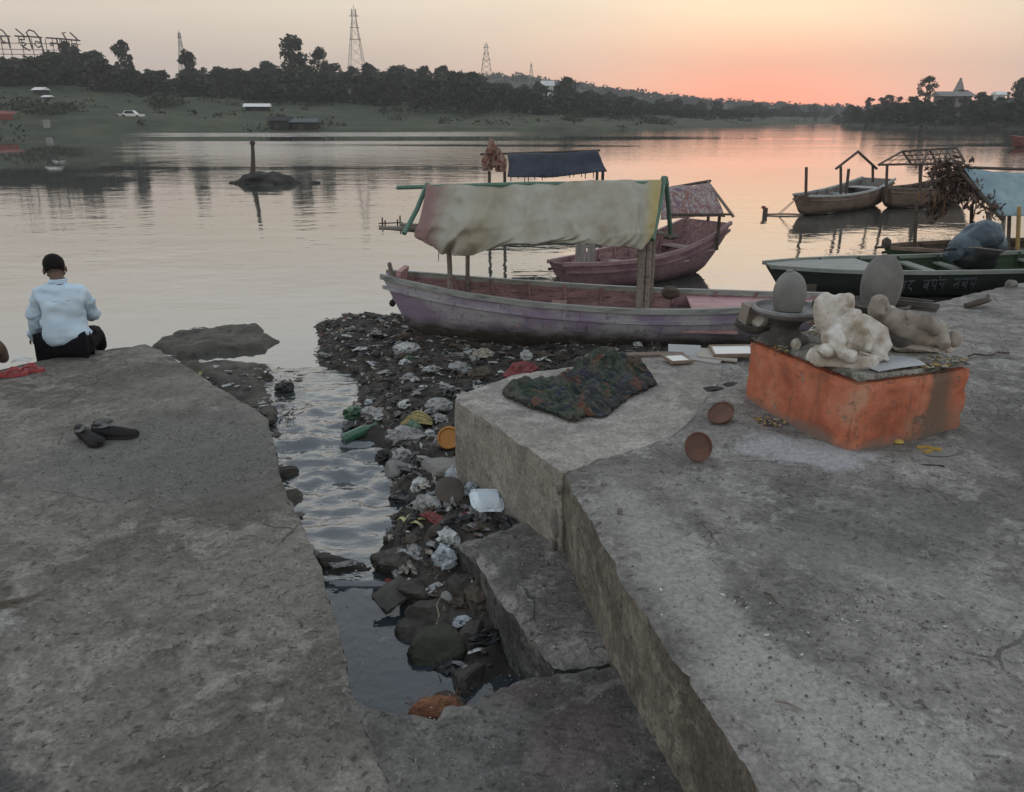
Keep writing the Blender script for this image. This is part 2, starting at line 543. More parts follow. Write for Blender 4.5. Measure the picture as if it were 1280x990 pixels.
def slab(name, poly, z, zb, mats, amp=.012, chip=.012, near=.024, k=.0085, seed=0, edge=.02, zfun=None, rows=5, wall=.007):
    """a cast concrete body: uneven top, crumbled edge, rough walls"""
    bd = resample(poly, near, k, chip, seed)
    B = np.array(bd); nb = len(B)
    lo, hi = B.min(0), B.max(0)
    pts = []
    rs = np.random.RandomState(seed)
    for r0, r1, s in ((0, 2.6, near), (2.6, 4.5, near * 1.6), (4.5, 8, near * 2.6), (8, 40, .5)):
        gx = np.arange(max(lo[0], -r1), min(hi[0], r1), s); gy = np.arange(max(lo[1], -r1 + .8), min(hi[1], r1 + .8), s)
        if len(gx) == 0 or len(gy) == 0: continue
        X, Y = np.meshgrid(gx, gy); P = np.c_[X.ravel(), Y.ravel()] + rs.uniform(-.32, .32, (X.size, 2)) * s
        d = np.hypot(P[:, 0], P[:, 1] - .8)
        keep = (d >= r0) & (d < r1)
        keep &= (np.abs(np.arctan2(P[:, 0], P[:, 1] + .6)) < .95) | (rs.uniform(0, 1, len(P)) < .02)   # far fewer points behind the viewer
        P = P[keep]
        if len(P): P = P[in_poly(P, B)]
        if len(P): pts.append(np.c_[P, np.full(len(P), s)])
    Q = np.concatenate(pts) if pts else np.zeros((0, 3))
    if len(Q):
        dq = poly_dist(Q[:, :2], poly)
        m = dq > np.maximum(.6 * Q[:, 2], .012) ; Q = Q[m]
    V = np.concatenate([B, Q[:, :2]])
    cv, ce, cf, ov, _, _ = delaunay_2d_cdt([Vector(p) for p in V], [(i, (i + 1) % nb) for i in range(nb)], [], 1, 1e-6)
    XY = np.array([tuple(v) for v in cv])
    idx = {}
    for j, src in enumerate(ov):
        for s in src: idx[s] = j
    d = poly_dist(XY, poly)
    P3 = np.c_[XY, np.full(len(XY), seed * 1.3)]
    Z = z + fbm(P3, 1.1, 5, seed) * amp + fbm(P3, 11, 3, seed + 3) * amp * .28 + fbm(P3, 34, 2, seed + 7) * amp * .13
    if zfun: Z = Z + zfun(XY)
    cr = np.clip(1 - d / .055, 0, 1)
    Z -= cr ** 2 * (edge * (.35 + .9 * np.abs(fbm(P3, 15, 3, seed + 9))))
    mb = MB()
    mb.add(np.c_[XY, Z], [tuple(f) for f in cf], 0)
    ring = [idx[i] for i in range(nb) if i in idx]
    rows_v = [[(XY[i][0], XY[i][1], Z[i]) for i in ring]]
    nr = []
    for i in range(len(ring)):
        a, b = XY[ring[i - 1]], XY[ring[(i + 1) % len(ring)]]
        t = b - a; nr.append(np.array([t[1], -t[0]]) / max(np.linalg.norm(t), 1e-6))
    area = 0.5 * sum(B[i - 1][0] * B[i][1] - B[i][0] * B[i - 1][1] for i in range(nb))
    sg = 1 if area > 0 else -1
    zs = [1 - (j / rows) ** 1.2 for j in range(1, rows + 1)]
    K = 9
    off0 = len(mb.v); allv = []
    Bxy = np.array([XY[i] for i in ring]); Bz = np.array([Z[i] for i in ring]); N = np.array(nr) * sg
    L = [np.c_[Bxy, Bz]]
    Sm = np.mean([np.roll(Bxy, j, 0) for j in range(-K, K + 1)], 0)
    dev = np.linalg.norm(Sm - Bxy, axis=1, keepdims=True); Sm = np.where(dev > .03, Bxy, Sm)      # the wall under the crumbled edge runs straighter
    for t in zs:
        zz = zb + (Bz - zb) * t
        o = fbm(np.c_[Bxy, zz], 7, 4, seed + 21) * wall + fbm(np.c_[Bxy, zz], 28, 2, seed + 22) * wall * .4 + .004
        L.append(np.c_[Bxy + (Sm - Bxy) * min((1 - t) * 3, 1) + N * o[:, None], zz])
    n = len(ring); fs = []
    for r in range(len(L) - 1):
        for i in range(n):
            j = (i + 1) % n
            q = (r * n + i, (r + 1) * n + i, (r + 1) * n + j, r * n + j)
            fs.append(q if sg > 0 else q[::-1])
    mb.add(np.concatenate(L), fs, 1)
    o = mb.build(name, mats, sharp=55)
    tag(o, kind='structure')
    return o


# ---- materials of the platforms
C_left = concrete('left_platform_concrete', (.104, .094, .081), (.176, .160, .138), (.245, .226, .198), .8, .5, .4, stains=[
    (-2.15, 4.45, .75, .62, .35, (.135, .13, .122), .75, .22),       # the broken, gravelly patch
    (-1.75, 4.15, .50, .38, .2, (.12, .115, .108), .6, .25),
    (-2.35, 2.55, .33, .20, .25, (.36, .355, .34), .75, .2),       # pale cement mend
    (-2.6, 2.2, .30, .12, .2, (.34, .34, .33), .6, .25),
    (-2.35, 2.72, .35, .035, .55, (.06, .045, .03), .85, .3),      # brown crack
    (-2.0, 1.75, .55, .42, .1, (.05, .052, .055), .85, .25),      # damp corner
    (-1.15, 2.0, .10, .02, .5, (.05, .05, .04), .5, .4)], seed=1)
C_front = concrete('front_platform_concrete', (.065, .061, .057), (.13, .122, .114), (.20, .188, .173), 1.3, .6, .6, stains=[
    (.22, 2.05, .13, .2, -.4, (.10, .05, .055), .35, .5),         # faint red powder
    (.05, 2.3, .12, .05, .2, (.10, .055, .055), .25, .5)], seed=2)
C_step = concrete('step_concrete', (.10, .094, .085), (.18, .17, .155), (.27, .255, .232), 1.6, .55, .5, seed=3, spots=.45)
C_block = concrete('block_concrete', (.21, .195, .175), (.30, .28, .25), (.37, .345, .31), .9, .25, .1, spots=.12, bumps=.55, seed=4, crack=.3)
C_right = concrete('right_platform_concrete', (.125, .118, .108), (.215, .203, .186), (.31, .295, .272), 1.0, .55, .5, stains=[
    (.62, 2.35, .14, .75, .18, (.33, .32, .295), .6, .4),          # paler worn edge
    (.98, 1.55, .14, .6, .45, (.34, .33, .305), .6, .4),
    (1.43, 3.55, .28, .17, -.5, (.37, .375, .38), .8, .3),         # whitish wash at the foot of the plinth
    (1.75, 2.2, .30, .16, -.5, (.30, .29, .27), .5, .45),
    (1.25, 2.55, .34, .14, -.6, (.31, .30, .28), .4, .5),
    (2.9, 3.3, .60, 1.1, -.2, (.085, .08, .076), .7, .35),         # dark grit on the right
    (1.55, 2.85, .5, .3, .2, (.10, .095, .09), .5, .5)], seed=5)
C_side = concrete('riser_concrete', (.11, .097, .078), (.19, .17, .14), (.26, .236, .198), 1.6, .4, .3, spots=.35, bumps=.9, streak=.25, seed=6, crack=.2)
C_blockside = concrete('block_side_concrete', (.20, .182, .155), (.27, .246, .212), (.32, .295, .258), 1.2, .3, .2, spots=.22, bumps=.6, streak=.15, seed=7, crack=.1)
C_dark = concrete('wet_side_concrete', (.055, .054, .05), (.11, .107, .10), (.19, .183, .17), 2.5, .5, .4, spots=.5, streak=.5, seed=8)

# ---- the low platform on the left
E_left = [(118, 437), (150, 433), (182, 429), (205, 441), (236, 458), (262, 476), (300, 500), (333, 519), (343, 556), (352, 600), (372, 640), (398, 700), (420, 780), (440, 868)]
P_left = px2(E_left, ZL) + px2([(452, 900), (474, 938), (492, 975)], ZL) + [(-.36, 1.2), (-.3, -3), (-9, -3), (-9, 4.4), (-5.2, 5.1)] + px2([(0, 461), (60, 447)], ZL)
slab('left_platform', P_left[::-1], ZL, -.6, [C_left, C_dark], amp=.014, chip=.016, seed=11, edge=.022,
     zfun=lambda q: fbm(np.c_[q, q[:, 0] * 0], 13, 3, 5) * .010 * np.clip(1.2 - np.hypot((q[:, 0] + 2.0) / .8, (q[:, 1] - 4.35) / .65), 0, 1))

# ---- the piece in front, cracked off from it
P_front = px2([(441, 874), (480, 882), (512, 890), (545, 893), (574, 880), (604, 871), (640, 850), (696, 836), (740, 830), (772, 829)], ZL + .01) + \
    [(.50, 2.44), (.72, 1.55), (1.2, -3), (-.31, -3), (-.372, 1.2)] + px2([(488, 974), (471, 937), (449, 899)], ZL + .01)
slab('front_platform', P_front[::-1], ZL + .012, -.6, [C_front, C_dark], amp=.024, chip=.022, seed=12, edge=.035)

# ---- the step between the channel and the high platform
P_step = px2([(571, 676), (600, 706), (648, 773), (694, 828), (768, 822)], ZL) + [(.60, 2.55), (.60, 3.3), (.24, 3.72)]
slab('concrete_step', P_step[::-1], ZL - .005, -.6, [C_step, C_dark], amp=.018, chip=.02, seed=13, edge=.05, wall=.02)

# ---- the high platform and the block at its corner
seam = [(703, 592), (722, 585), (742, 577), (765, 570), (790, 563), (815, 555), (840, 545), (868, 520), (900, 478), (905, 436)]
P_block = px2([(568, 500), (571, 494), (590, 487), (640, 470), (700, 461), (760, 454), (830, 445)], ZR) + px2(seam[::-1], ZR) + px2([(660, 563), (620, 535)], ZR)
slab('corner_block', P_block, ZR + .008, -.6, [C_block, C_blockside], amp=.007, chip=.012, seed=14, edge=.014, rows=8)
seam2 = [(702, 588)] + [(x - 7, y - 5) for x, y in seam[1:-1]] + [(899, 436)]      # the cast runs under the block's edge
P_right = px2(seam2, ZR) + px2([(960, 426), (1000, 414), (1060, 401), (1130, 385), (1200, 370), (1280, 352), (1400, 326)], ZR) + \
    [(14, 14), (14, -3), (1.25, -3), (.80, .6)] + px2([(1010, 1090), (935, 960), (852, 832), (812, 775), (776, 722), (742, 656)], ZR)
slab('right_platform', P_right, ZR, -.6, [C_right, C_side], amp=.02, chip=.014, seed=15, edge=.022, rows=7, wall=.009,
     zfun=lambda q: .05 * np.exp(-((q[:, 0] - .62) / .17) ** 2 - ((q[:, 1] - 3.95) / .16) ** 2) + .03 * np.clip(1 - np.abs(np.hypot(q[:, 0] - 1.75, q[:, 1] - 4.0) - .55) / .2, 0, 1) + fbm(np.c_[q, q[:, 0] * 0], 16, 3, 8) * .013 * np.clip((q[:, 0] - 2.1) / .5, 0, 1))

# ---- river, stream and pool
river = MB()
xs = np.r_[-1400, -600, -200, -60, -20, 0, 20, 60, 200, 600, 1400]; ys = np.r_[-10, 3, 8, 15, 30, 80, 200, 500, 1300]
river.grid(np.array([[(x, y, 0.0) for y in ys] for x in xs]))
M_river = water('river_water', 2.6, .42, (.052, .056, .050), 'river', ior=2.15, stretch=(.75, 1.25, 1))
tag(river.build('river', M_river), kind='structure')
bed = MB(); bed.box((0, 645, -1.3), (2800, 1310, .4)); tag(bed.build('riverbed', mat('river_mud', [(.05, .045, .035)], 1)), kind='structure')

M_stream = water('stream_water', 11, 1.0, (.04, .045, .047), None, ior=2.1, stretch=(.75, 1.5, 1), rough=.05)
gx, gy = np.arange(-2.6, .45, .028), np.arange(3.42, 8.1, .028)
X, Y = np.meshgrid(gx, gy, indexing='ij'); q = np.c_[X.ravel(), Y.ravel() * 1.9, X.ravel() * 0]
rap = np.exp(-((Y - 5.1) / 1.25) ** 2)
Z = np.interp(Y, [3.0, 4.3, 5.2, 6.2, 7.2, 8.1], [.075, .07, .055, .022, .006, -.03])
Z = Z + (fbm(q, 6.2, 4, 31) * .044).reshape(X.shape) * (.16 + rap) + (fbm(q, 2.6, 3, 37) * .034).reshape(X.shape) * rap
Z -= np.clip((-X - 1.9 - (Y - 5) * .25) / .35, 0, 1) * .08
Z[:, 0] = .0
tag(MB().grid(np.dstack([X, Y, Z])).build('stream', M_stream, sharp=None), kind='structure')
M_pool = water('pool_water', 12, .30, (.026, .034, .040), None, ior=1.6)
tag(MB().grid(np.array([[(x, y, .055) for y in np.linspace(1.9, 3.55, 12)] for x in np.linspace(-1.4, .3, 12)])).build('pool', M_pool), kind='structure')

# ---- mud
M_mud = mat('dark_mud', [(.028, .025, .022), (.052, .046, .04), (.085, .075, .064)], 5, .85, .9, 38, .014, dirt=((.016, .014, .012), .5))
M_ledge = mat('silt_ledge', [(.05, .046, .038), (.085, .078, .064), (.125, .115, .095)], 4, .85, .9, 40, .012, dirt=((.025, .023, .02), .55))


def mound(name, poly, hfun, mt, cell=.03, base=-.12, pad=.25):
    q = np.array(poly); lo, hi = q.min(0) - pad, q.max(0) + pad
    gx, gy = np.arange(lo[0], hi[0], cell), np.arange(lo[1], hi[1], cell)
    X, Y = np.meshgrid(gx, gy, indexing='ij'); P = np.c_[X.ravel(), Y.ravel()]
    jag = fbm(np.c_[P, P[:, 0] * 0], 4, 4, len(poly)) * .10
    d = poly_dist(P, poly) * np.where(in_poly(P, poly), 1, -1) + jag
    Zf = np.where(d > -.02, hfun(P, d), np.maximum(base, d * 1.5))
    mb = MB(); n0, n1 = len(gx), len(gy)
    keep = (d > -.22).reshape(n0, n1)
    vid = -np.ones((n0, n1), int); used = []; fs = []
    for i in range(n0 - 1):
        for j in range(n1 - 1):
            if keep[i, j] and keep[i + 1, j] and keep[i, j + 1] and keep[i + 1, j + 1]:
                f = []
                for a, b in ((i, j), (i + 1, j), (i + 1, j + 1), (i, j + 1)):
                    if vid[a, b] < 0: vid[a, b] = len(used); used.append((X[a, b], Y[a, b], Zf[a * n1 + b]))
                    f.append(vid[a, b])
                fs.append(tuple(f))
    mb.add(used, fs)
    o = mb.build(name, mt, sharp=None)
    tag(o, kind='structure')
    return o


def h_bank(P, d):
    p3 = np.c_[P, P[:, 0] * 0]
    up = np.clip(d / .45, 0, 1); up = up * (2 - up)
    lift = np.interp(P[:, 1] + P[:, 0] * .5, [2, 2.75, 3.5, 4.6, 5.6, 7.5], [.08, .15, .28, .17, .13, .10])
    lift = lift + np.clip(P[:, 0] + .2, 0, 1) * .05 * (P[:, 1] > 5)
    r = 1 - np.abs(fbm(p3, 6.5, 3, 41)) * 2
    return -.01 + lift * up + fbm(p3, 3.2, 4, 40) * .05 * up + r * .034 * (up * .7 + .3) + fbm(p3, 15, 4, 43, .62) * .034


BANK = px2([(395, 402), (398, 425), (392, 440), (402, 455), (440, 468), (450, 490), (428, 520), (432, 548), (466, 572), (488, 606), (488, 650), (466, 690), (462, 720),
            (474, 765), (510, 800), (548, 852), (566, 884), (640, 880), (730, 840), (740, 700), (640, 560), (640, 500), (900, 470), (1010, 440), (960, 425), (700, 420), (520, 398), (450, 393)], 0.03)
mound('mud_bank', BANK, h_bank, M_mud, .028)


def h_ledge(P, d):
    p3 = np.c_[P, P[:, 0] * 0]
    up = np.clip(d / .10, 0, 1); up = up * (2 - up)
    r = 1 - np.abs(fbm(p3, 7, 3, 54)) * 2
    return -.02 + (.085 + fbm(p3, 2.5, 3, 51) * .04) * up + fbm(p3, 14, 3, 52) * .022 + r * .016 * up


mound('mud_ledge', px2([(180, 430), (196, 420), (222, 411), (262, 408), (326, 405), (344, 421), (334, 431), (298, 437), (262, 436), (238, 441), (215, 440)], .06), h_ledge, M_ledge, .032)
mound('mud_ledge', px2([(222, 449), (262, 448), (300, 451), (334, 454), (341, 478), (338, 508), (330, 516), (300, 506), (262, 480)], .06), h_ledge, M_ledge, .028)
mound('mud_dam', px2([(392, 688), (412, 694), (440, 700), (476, 706), (470, 722), (440, 716), (410, 718), (398, 706)], .08),
      lambda P, d: .06 + np.clip(d / .05, 0, 1) * .05 + fbm(np.c_[P, P[:, 0] * 0], 14, 3, 53) * .018, M_mud, .02)

# ---- the two banks, each a terrain that climbs from the water's edge
M_bank = mat('bank_grass', [(.014, .020, .010), (.030, .043, .017), (.060, .064, .034)], .16, .95, .5, 3, .2, dirt=((.035, .034, .026), .56))
M_wood = mat('wooded_slope', [(.018, .024, .013), (.035, .045, .022)], .12, .95, .6, 1.5, .5)


def col_terrain(name, cols, mt, seed):
    """cols: list of (px, [(depth, z), ...]) along the sight lines, all of one length"""
    P = []
    for px, prof in cols:
        u = ray(px, 146)
        P.append([(u[0] / u[1] * d, d, z) for d, z in prof])
    P = np.array(P, float)
    n = fbm(P.reshape(-1, 3) * np.array([1, 1, 0]), .05, 4, seed).reshape(P.shape[:2])
    w = np.ones(P.shape[1]); w[:2] = 0; w[2] = .3
    P[:, :, 2] += n * w[None, :] * 1.4
    o = MB().grid(P).build(name, mt, sharp=None)
    tag(o, kind='structure')
    return o


def tab(t): return (lambda x: float(np.interp(x, [a for a, _ in t], [b for _, b in t])))


shore_l = tab([(-700, 172), (0, 167), (200, 165.5), (500, 164.5), (700, 162.5), (850, 159.5), (950, 156), (1045, 152.6)])
grass_l = tab([(-700, 106), (0, 108), (100, 112), (200, 121), (330, 128), (450, 134), (600, 139), (700, 144), (850, 148), (1045, 147)])
top_l = tab([(-700, 62), (0, 70), (90, 64), (130, 66), (180, 84), (220, 92), (300, 82), (400, 82), (500, 86), (560, 86), (620, 96), (700, 108), (760, 116), (800, 122), (860, 128), (930, 131), (1000, 132), (1050, 134)])
shore_d = lambda px: G(px, shore_l(px), 0).y


def prof_left(px):
    d0 = shore_d(px); z1 = D(px, grass_l(px), d0 + 55).z
    z2 = max(D(px, top_l(px) + 16, d0 + 190).z, z1 + 1)
    return [(d0 - 6, -1.2), (d0, -.03), (d0 + 3, .35), (d0 + 14, z1 * .22 + .2), (d0 + 30, z1 * .5), (d0 + 45, z1 * .82), (d0 + 55, z1), (d0 + 75, z1 + .6),
            (d0 + 110, z1 * .6 + z2 * .4), (d0 + 150, z1 * .3 + z2 * .7), (d0 + 190, z2), (d0 + 260, z2), (d0 + 330, z2 * .6)]


def ground_l(px, off):
    pr = prof_left(px); d0 = shore_d(px)
    return float(np.interp(d0 + off, [a for a, _ in pr], [b for _, b in pr]))


col_terrain('far_bank', [(px, prof_left(px)) for px in range(-700, 1051, 14)], [M_bank], 61)

shore_r = tab([(1036, 153.2), (1060, 156), (1100, 158.6), (1150, 160), (1280, 161.5), (1500, 165), (1900, 175)])
top_r = tab([(1036, 150), (1048, 140), (1066, 131), (1080, 123), (1100, 119), (1150, 113), (1200, 113), (1240, 112), (1262, 108), (1285, 103), (1500, 92), (1900, 85)])
shore_rd = lambda px: G(px, shore_r(px), 0).y


def prof_right(px):
    d0 = shore_rd(px); zt = max(D(px, top_r(px) + 14, d0 + 70).z, .8)
    return [(d0 - 6, -1.2), (d0, -.03), (d0 + 3, .4), (d0 + 15, zt * .3), (d0 + 35, zt * .6), (d0 + 70, zt), (d0 + 130, zt + 1), (d0 + 220, zt * .7)]


def ground_r(px, off):
    pr = prof_right(px); d0 = shore_rd(px)
    return float(np.interp(d0 + off, [a for a, _ in pr], [b for _, b in pr]))


col_terrain('right_bank', [(px, prof_right(px)) for px in list(range(1036, 1300, 12)) + list(range(1300, 1901, 40))], [M_wood], 62)

# a farther ridge, paler in the haze, and the last low land where the river bends away
top_h = tab([(-700, 60), (100, 92), (400, 96), (540, 94), (620, 90), (680, 96), (740, 106), (800, 114), (900, 124), (1000, 130), (1100, 134), (1900, 140)])
cols = []
for px in range(-700, 1901, 26):
    zt = D(px, top_h(px) + 6, 640).z
    cols.append((px, [(520, -1), (540, 0), (560, zt * .35), (600, zt * .75), (640, zt), (720, zt), (820, zt * .4)]))
col_terrain('far_hill', cols, [M_wood], 63)


# ================================================================== FAR BANKS: trees, pylons, sheds, sign
M_leaf = mat('leaves_dark', [(.014, .022, .012), (.028, .040, .019), (.052, .064, .033)], .55, .9, 0, detail=3)
M_leaf2 = mat('leaves_olive', [(.022, .028, .016), (.038, .046, .025), (.066, .07, .042)], .6, .9, 0, detail=3)
M_bark = mat('bark', [(.05, .042, .033), (.085, .072, .058)], 2, .95, 0)


def crown_mb(rs, h, w, low=.25, lumps=16, per=46, size=.42, tall=1.0):
    mb = MB(); vs = []; fs = []
    for i in range(lumps):
        t = rs.uniform(low, 1.0)
        rr = w / 2 * math.sin(math.pi * min(max((t - low) / (1.02 - low) * .82 + .16, 0), 1)) ** .7
        a = rs.uniform(0, 6.283); q = rr * rs.uniform(.15, .85) ** .6
        c = np.array([q * math.cos(a), q * math.sin(a), h * t * .92])
        rad = w * rs.uniform(.13, .24)
        n = int(per * rs.uniform(.6, 1.3))
        d = rs.normal(size=(n, 3)); d /= np.linalg.norm(d, axis=1, keepdims=True)
        p = c + d * rad * rs.uniform(.55, 1.08, (n, 1)) * np.array([1, 1, .8 * tall])
        for k in range(n):
            u = rs.normal(size=3); u /= np.linalg.norm(u); v = np.cross(u, rs.normal(size=3)); v /= np.linalg.norm(v)
            s = size * rs.uniform(.6, 1.5); b = len(vs)
            vs += [p[k] - u * s, p[k] + v * s * .6, p[k] + u * s, p[k] - v * s * .6]; fs.append((b, b + 1, b + 2, b + 3))
    return mb.add(vs, fs)


def tree_meshes(i, h, w, low, lumps, per, size, leaf, tall=1.0):
    rs = np.random.RandomState(100 + i)
    cr = crown_mb(rs, h, w, low, lumps, per, size, tall).mesh('crown', leaf, False)
    t = MB(); rr = random.Random(i)
    top = h * .72
    t.tube([(0, 0, -.4), (rr.uniform(-.1, .1), rr.uniform(-.1, .1), h * .25), (rr.uniform(-.25, .25), rr.uniform(-.2, .2), h * .5), (rr.uniform(-.3, .3), 0, top)], [w * .05, w * .04, w * .028, w * .01], 6)
    for k in range(6):
        a = rr.uniform(0, 6.28); z0 = h * rr.uniform(.25, .55)
        t.tube([(0, 0, z0), (math.cos(a) * w * .18, math.sin(a) * w * .18, z0 + h * .14), (math.cos(a) * w * .33, math.sin(a) * w * .33, z0 + h * .3)], [w * .024, w * .016, w * .006], 5)
    return t.mesh('trunk', M_bark), cr


TREES = [tree_meshes(0, 8, 7.5, .12, 22, 60, .42, M_leaf), tree_meshes(1, 8, 6.2, .10, 18, 60, .38, M_leaf2), tree_meshes(2, 8, 8.5, .15, 24, 62, .45, M_leaf),
         tree_meshes(3, 8, 5.0, .12, 16, 60, .34, M_leaf2, 1.2), tree_meshes(4, 8, 6.8, .08, 20, 60, .40, M_leaf),
         tree_meshes(5, 8, 5.0, .30, 26, 52, .27, M_leaf2), tree_meshes(6, 8, 3.6, .2, 12, 55, .28, M_leaf, 1.3)]


def put_tree(kind, loc, h, wide=1.0, label=None, group=None, rz=None):
    t = link(bpy.data.objects.new('tree', None)); t.empty_display_size = .5
    t.location = loc; t.rotation_euler = (0, 0, random.uniform(0, 6.28) if rz is None else rz)
    k = h / 8.0; t.scale = (k * wide, k * wide, k)
    tag(t, label, 'tree', group)
    tr, cr = TREES[kind]
    for nm, me in (('trunk', tr), ('crown', cr)): mesh_obj(nm, me, t)
    return t


def on_l(px, off): d = shore_d(px) + off; u = ray(px, 146); return Vector((u[0] / u[1] * d, d, ground_l(px, off)))
def on_r(px, off): d = shore_rd(px) + off; u = ray(px, 146); return Vector((u[0] / u[1] * d, d, ground_r(px, off)))


rt = random.Random(5)
GL = 'trees of the wood along the far left bank'
for row, (off, step, jit) in enumerate(((58, 17, 12), (84, 17, 6), (130, 18, 2))):
    px = -70 + row * 5
    while px < 1040:
        p = px + rt.uniform(-5, 5); o = off + rt.uniform(-6, 10)
        g0 = on_l(p, o)
        ytop = top_l(p) + jit + rt.uniform(-3, 9) - 3
        hh = D(p, ytop, g0.y).z - g0.z
        hh = min(max(hh, 2.5), 13)
        put_tree(rt.choice((0, 1, 2, 3, 4)), g0 - Vector((0, 0, .2)), hh * 1.03, rt.uniform(.9, 1.35) * (1 if hh > 5 else 1.7), 'dark leafy tree within the dense wood lining the far left bank', GL)
        px += step * rt.uniform(.75, 1.3) * (1 if px < 680 else .62)
for px, yt, kind, off, wd, lab in ((372, 46, 5, 100, 1.05, 'tall round-headed tree standing above the wood left of the lattice pylon'),
                                   (404, 61, 5, 100, .8, 'smaller round-headed tree just right of the tallest tree on the far bank'),
                                   (162, 50, 3, 96, .75, 'narrow tall tree rising above the wood right of the lettered sign'),
                                   (243, 64, 1, 96, .8, 'bushy tree beside the faint small pylon on the far left bank'),
                                   (100, 52, 3, 92, 1.0, 'leafy tree hiding the right end of the lettered sign'),
                                   (466, 78, 6, 96, 1.0, 'small pointed tree just right of the foot of the tall pylon'),
                                   (708, 98, 4, 90, .9, 'single rounded tree standing out on the falling skyline right of the far hill')):
    g0 = on_l(px, off); put_tree(kind, g0, (D(px, yt, g0.y).z - g0.z) * 1.02, wd, lab)
GR = 'trees of the wood on the right bank'
for row, (off, step, lift) in enumerate(((5, 13, 16), (30, 13, 8), (66, 13, 0))):
    px = 1044 + row * 4
    while px < 1330:
        p = px + rt.uniform(-4, 4); g0 = on_r(p, off + rt.uniform(-2, 6))
        yt = top_r(p) + lift * (1 if px > 1075 else .4) + rt.uniform(-2, 5)
        hh = min(max(D(p, yt, g0.y).z - g0.z, 1.8), 9)
        put_tree(rt.choice((0, 1, 2, 3, 4)), g0 - Vector((0, 0, .2)), hh * 1.04, rt.uniform(1.0, 1.5), 'dark leafy tree on the wooded slope of the right bank', GR)
        px += step * rt.uniform(.75, 1.3)
for px, yt, kind, wd, lab in ((1153, 96, 5, 1.25, 'round-crowned tree above the skyline left of the temple spire'), (1272, 98, 2, 1.0, 'broad dark tree on the skyline at the right edge of the view')):
    g0 = on_r(px, 70); put_tree(kind, g0, (D(px, yt, g0.y).z - g0.z) * 1.02, wd, lab)

# the far hill's wood and the scrub on the banks: nobody could count them
mb = MB(); rs = np.random.RandomState(9); vs = []; fs = []
def leaf_cloud(c, rad, n, s):
    d = rs.normal(size=(n, 3)); d /= np.linalg.norm(d, axis=1, keepdims=True); d[:, 2] = np.abs(d[:, 2])
    p = np.array(c) + d * np.array(rad) * rs.uniform(.5, 1.05, (n, 1))
    for k in range(n):
        u = rs.normal(size=3); u /= np.linalg.norm(u); v = np.cross(u, rs.normal(size=3)); v /= np.linalg.norm(v)
        q = s * rs.uniform(.6, 1.4); b = len(vs)
        vs.extend([p[k] - u * q, p[k] + v * q * .6, p[k] + u * q, p[k] - v * q * .6]); fs.append((b, b + 1, b + 2, b + 3))
for i in range(420):
    px = rs.uniform(430, 1110); d = rs.choice([560, 600, 640, 660]) + rs.uniform(-10, 10)
    zt = D(px, top_h(px) + 6, 640).z; z = zt * np.interp(d, [540, 560, 600, 640], [0, .35, .75, 1]); u = ray(px, 146)
    w = rs.uniform(4, 8)
    leaf_cloud((u[0] / u[1] * d, d, z - 1), (w, w, rs.uniform(3, 6.5)), 46, 1.3)
tag(mb.add(vs, fs).build('far_wood', M_leaf, smooth=False), 'hazy wood covering the farther hill behind the river bend', 'wood', kind='stuff')
mb = MB(); vs = []; fs = []
for i in range(230):
    px = rs.uniform(-120, 1040); off = rs.uniform(1, 56) if rs.uniform() < .45 else rs.uniform(46, 62)
    c = on_l(px, off); w = rs.uniform(.6, 2.0)
    leaf_cloud(c - Vector((0, 0, .2)), (w * 1.5, w, rs.uniform(.5, 1.5)), 26, .30)
for px, off, w, h in ((215, 42, 4, 2.8), (205, 38, 3, 2.2), (352, 8, 2.2, 1.6), (380, 7, 2.6, 1.5), (715, 30, 2.5, 2.0), (820, 16, 4, 1.6), (60, 20, 4, 2), (90, 24, 3, 1.6), (25, 26, 4, 2.4)):
    for k in range(4): leaf_cloud(on_l(px + rs.uniform(-6, 6), off + rs.uniform(-3, 3)), (w, w, h), 60, .35)
for i in range(120):
    c = on_r(rs.uniform(1044, 1300), rs.uniform(0, 30)); w = rs.uniform(.6, 1.8)
    leaf_cloud(c - Vector((0, 0, .2)), (w * 1.5, w, rs.uniform(.6, 1.6)), 26, .32)
tag(mb.add(vs, fs).build('scrub', M_leaf2, smooth=False), 'low scrub growing over the grassy bank slopes', 'scrub', kind='stuff')

# ---- pylons
M_steel = mat('dull_steel', [(.15, .15, .15), (.22, .215, .21)], .5, .7, 0, metal=.2)


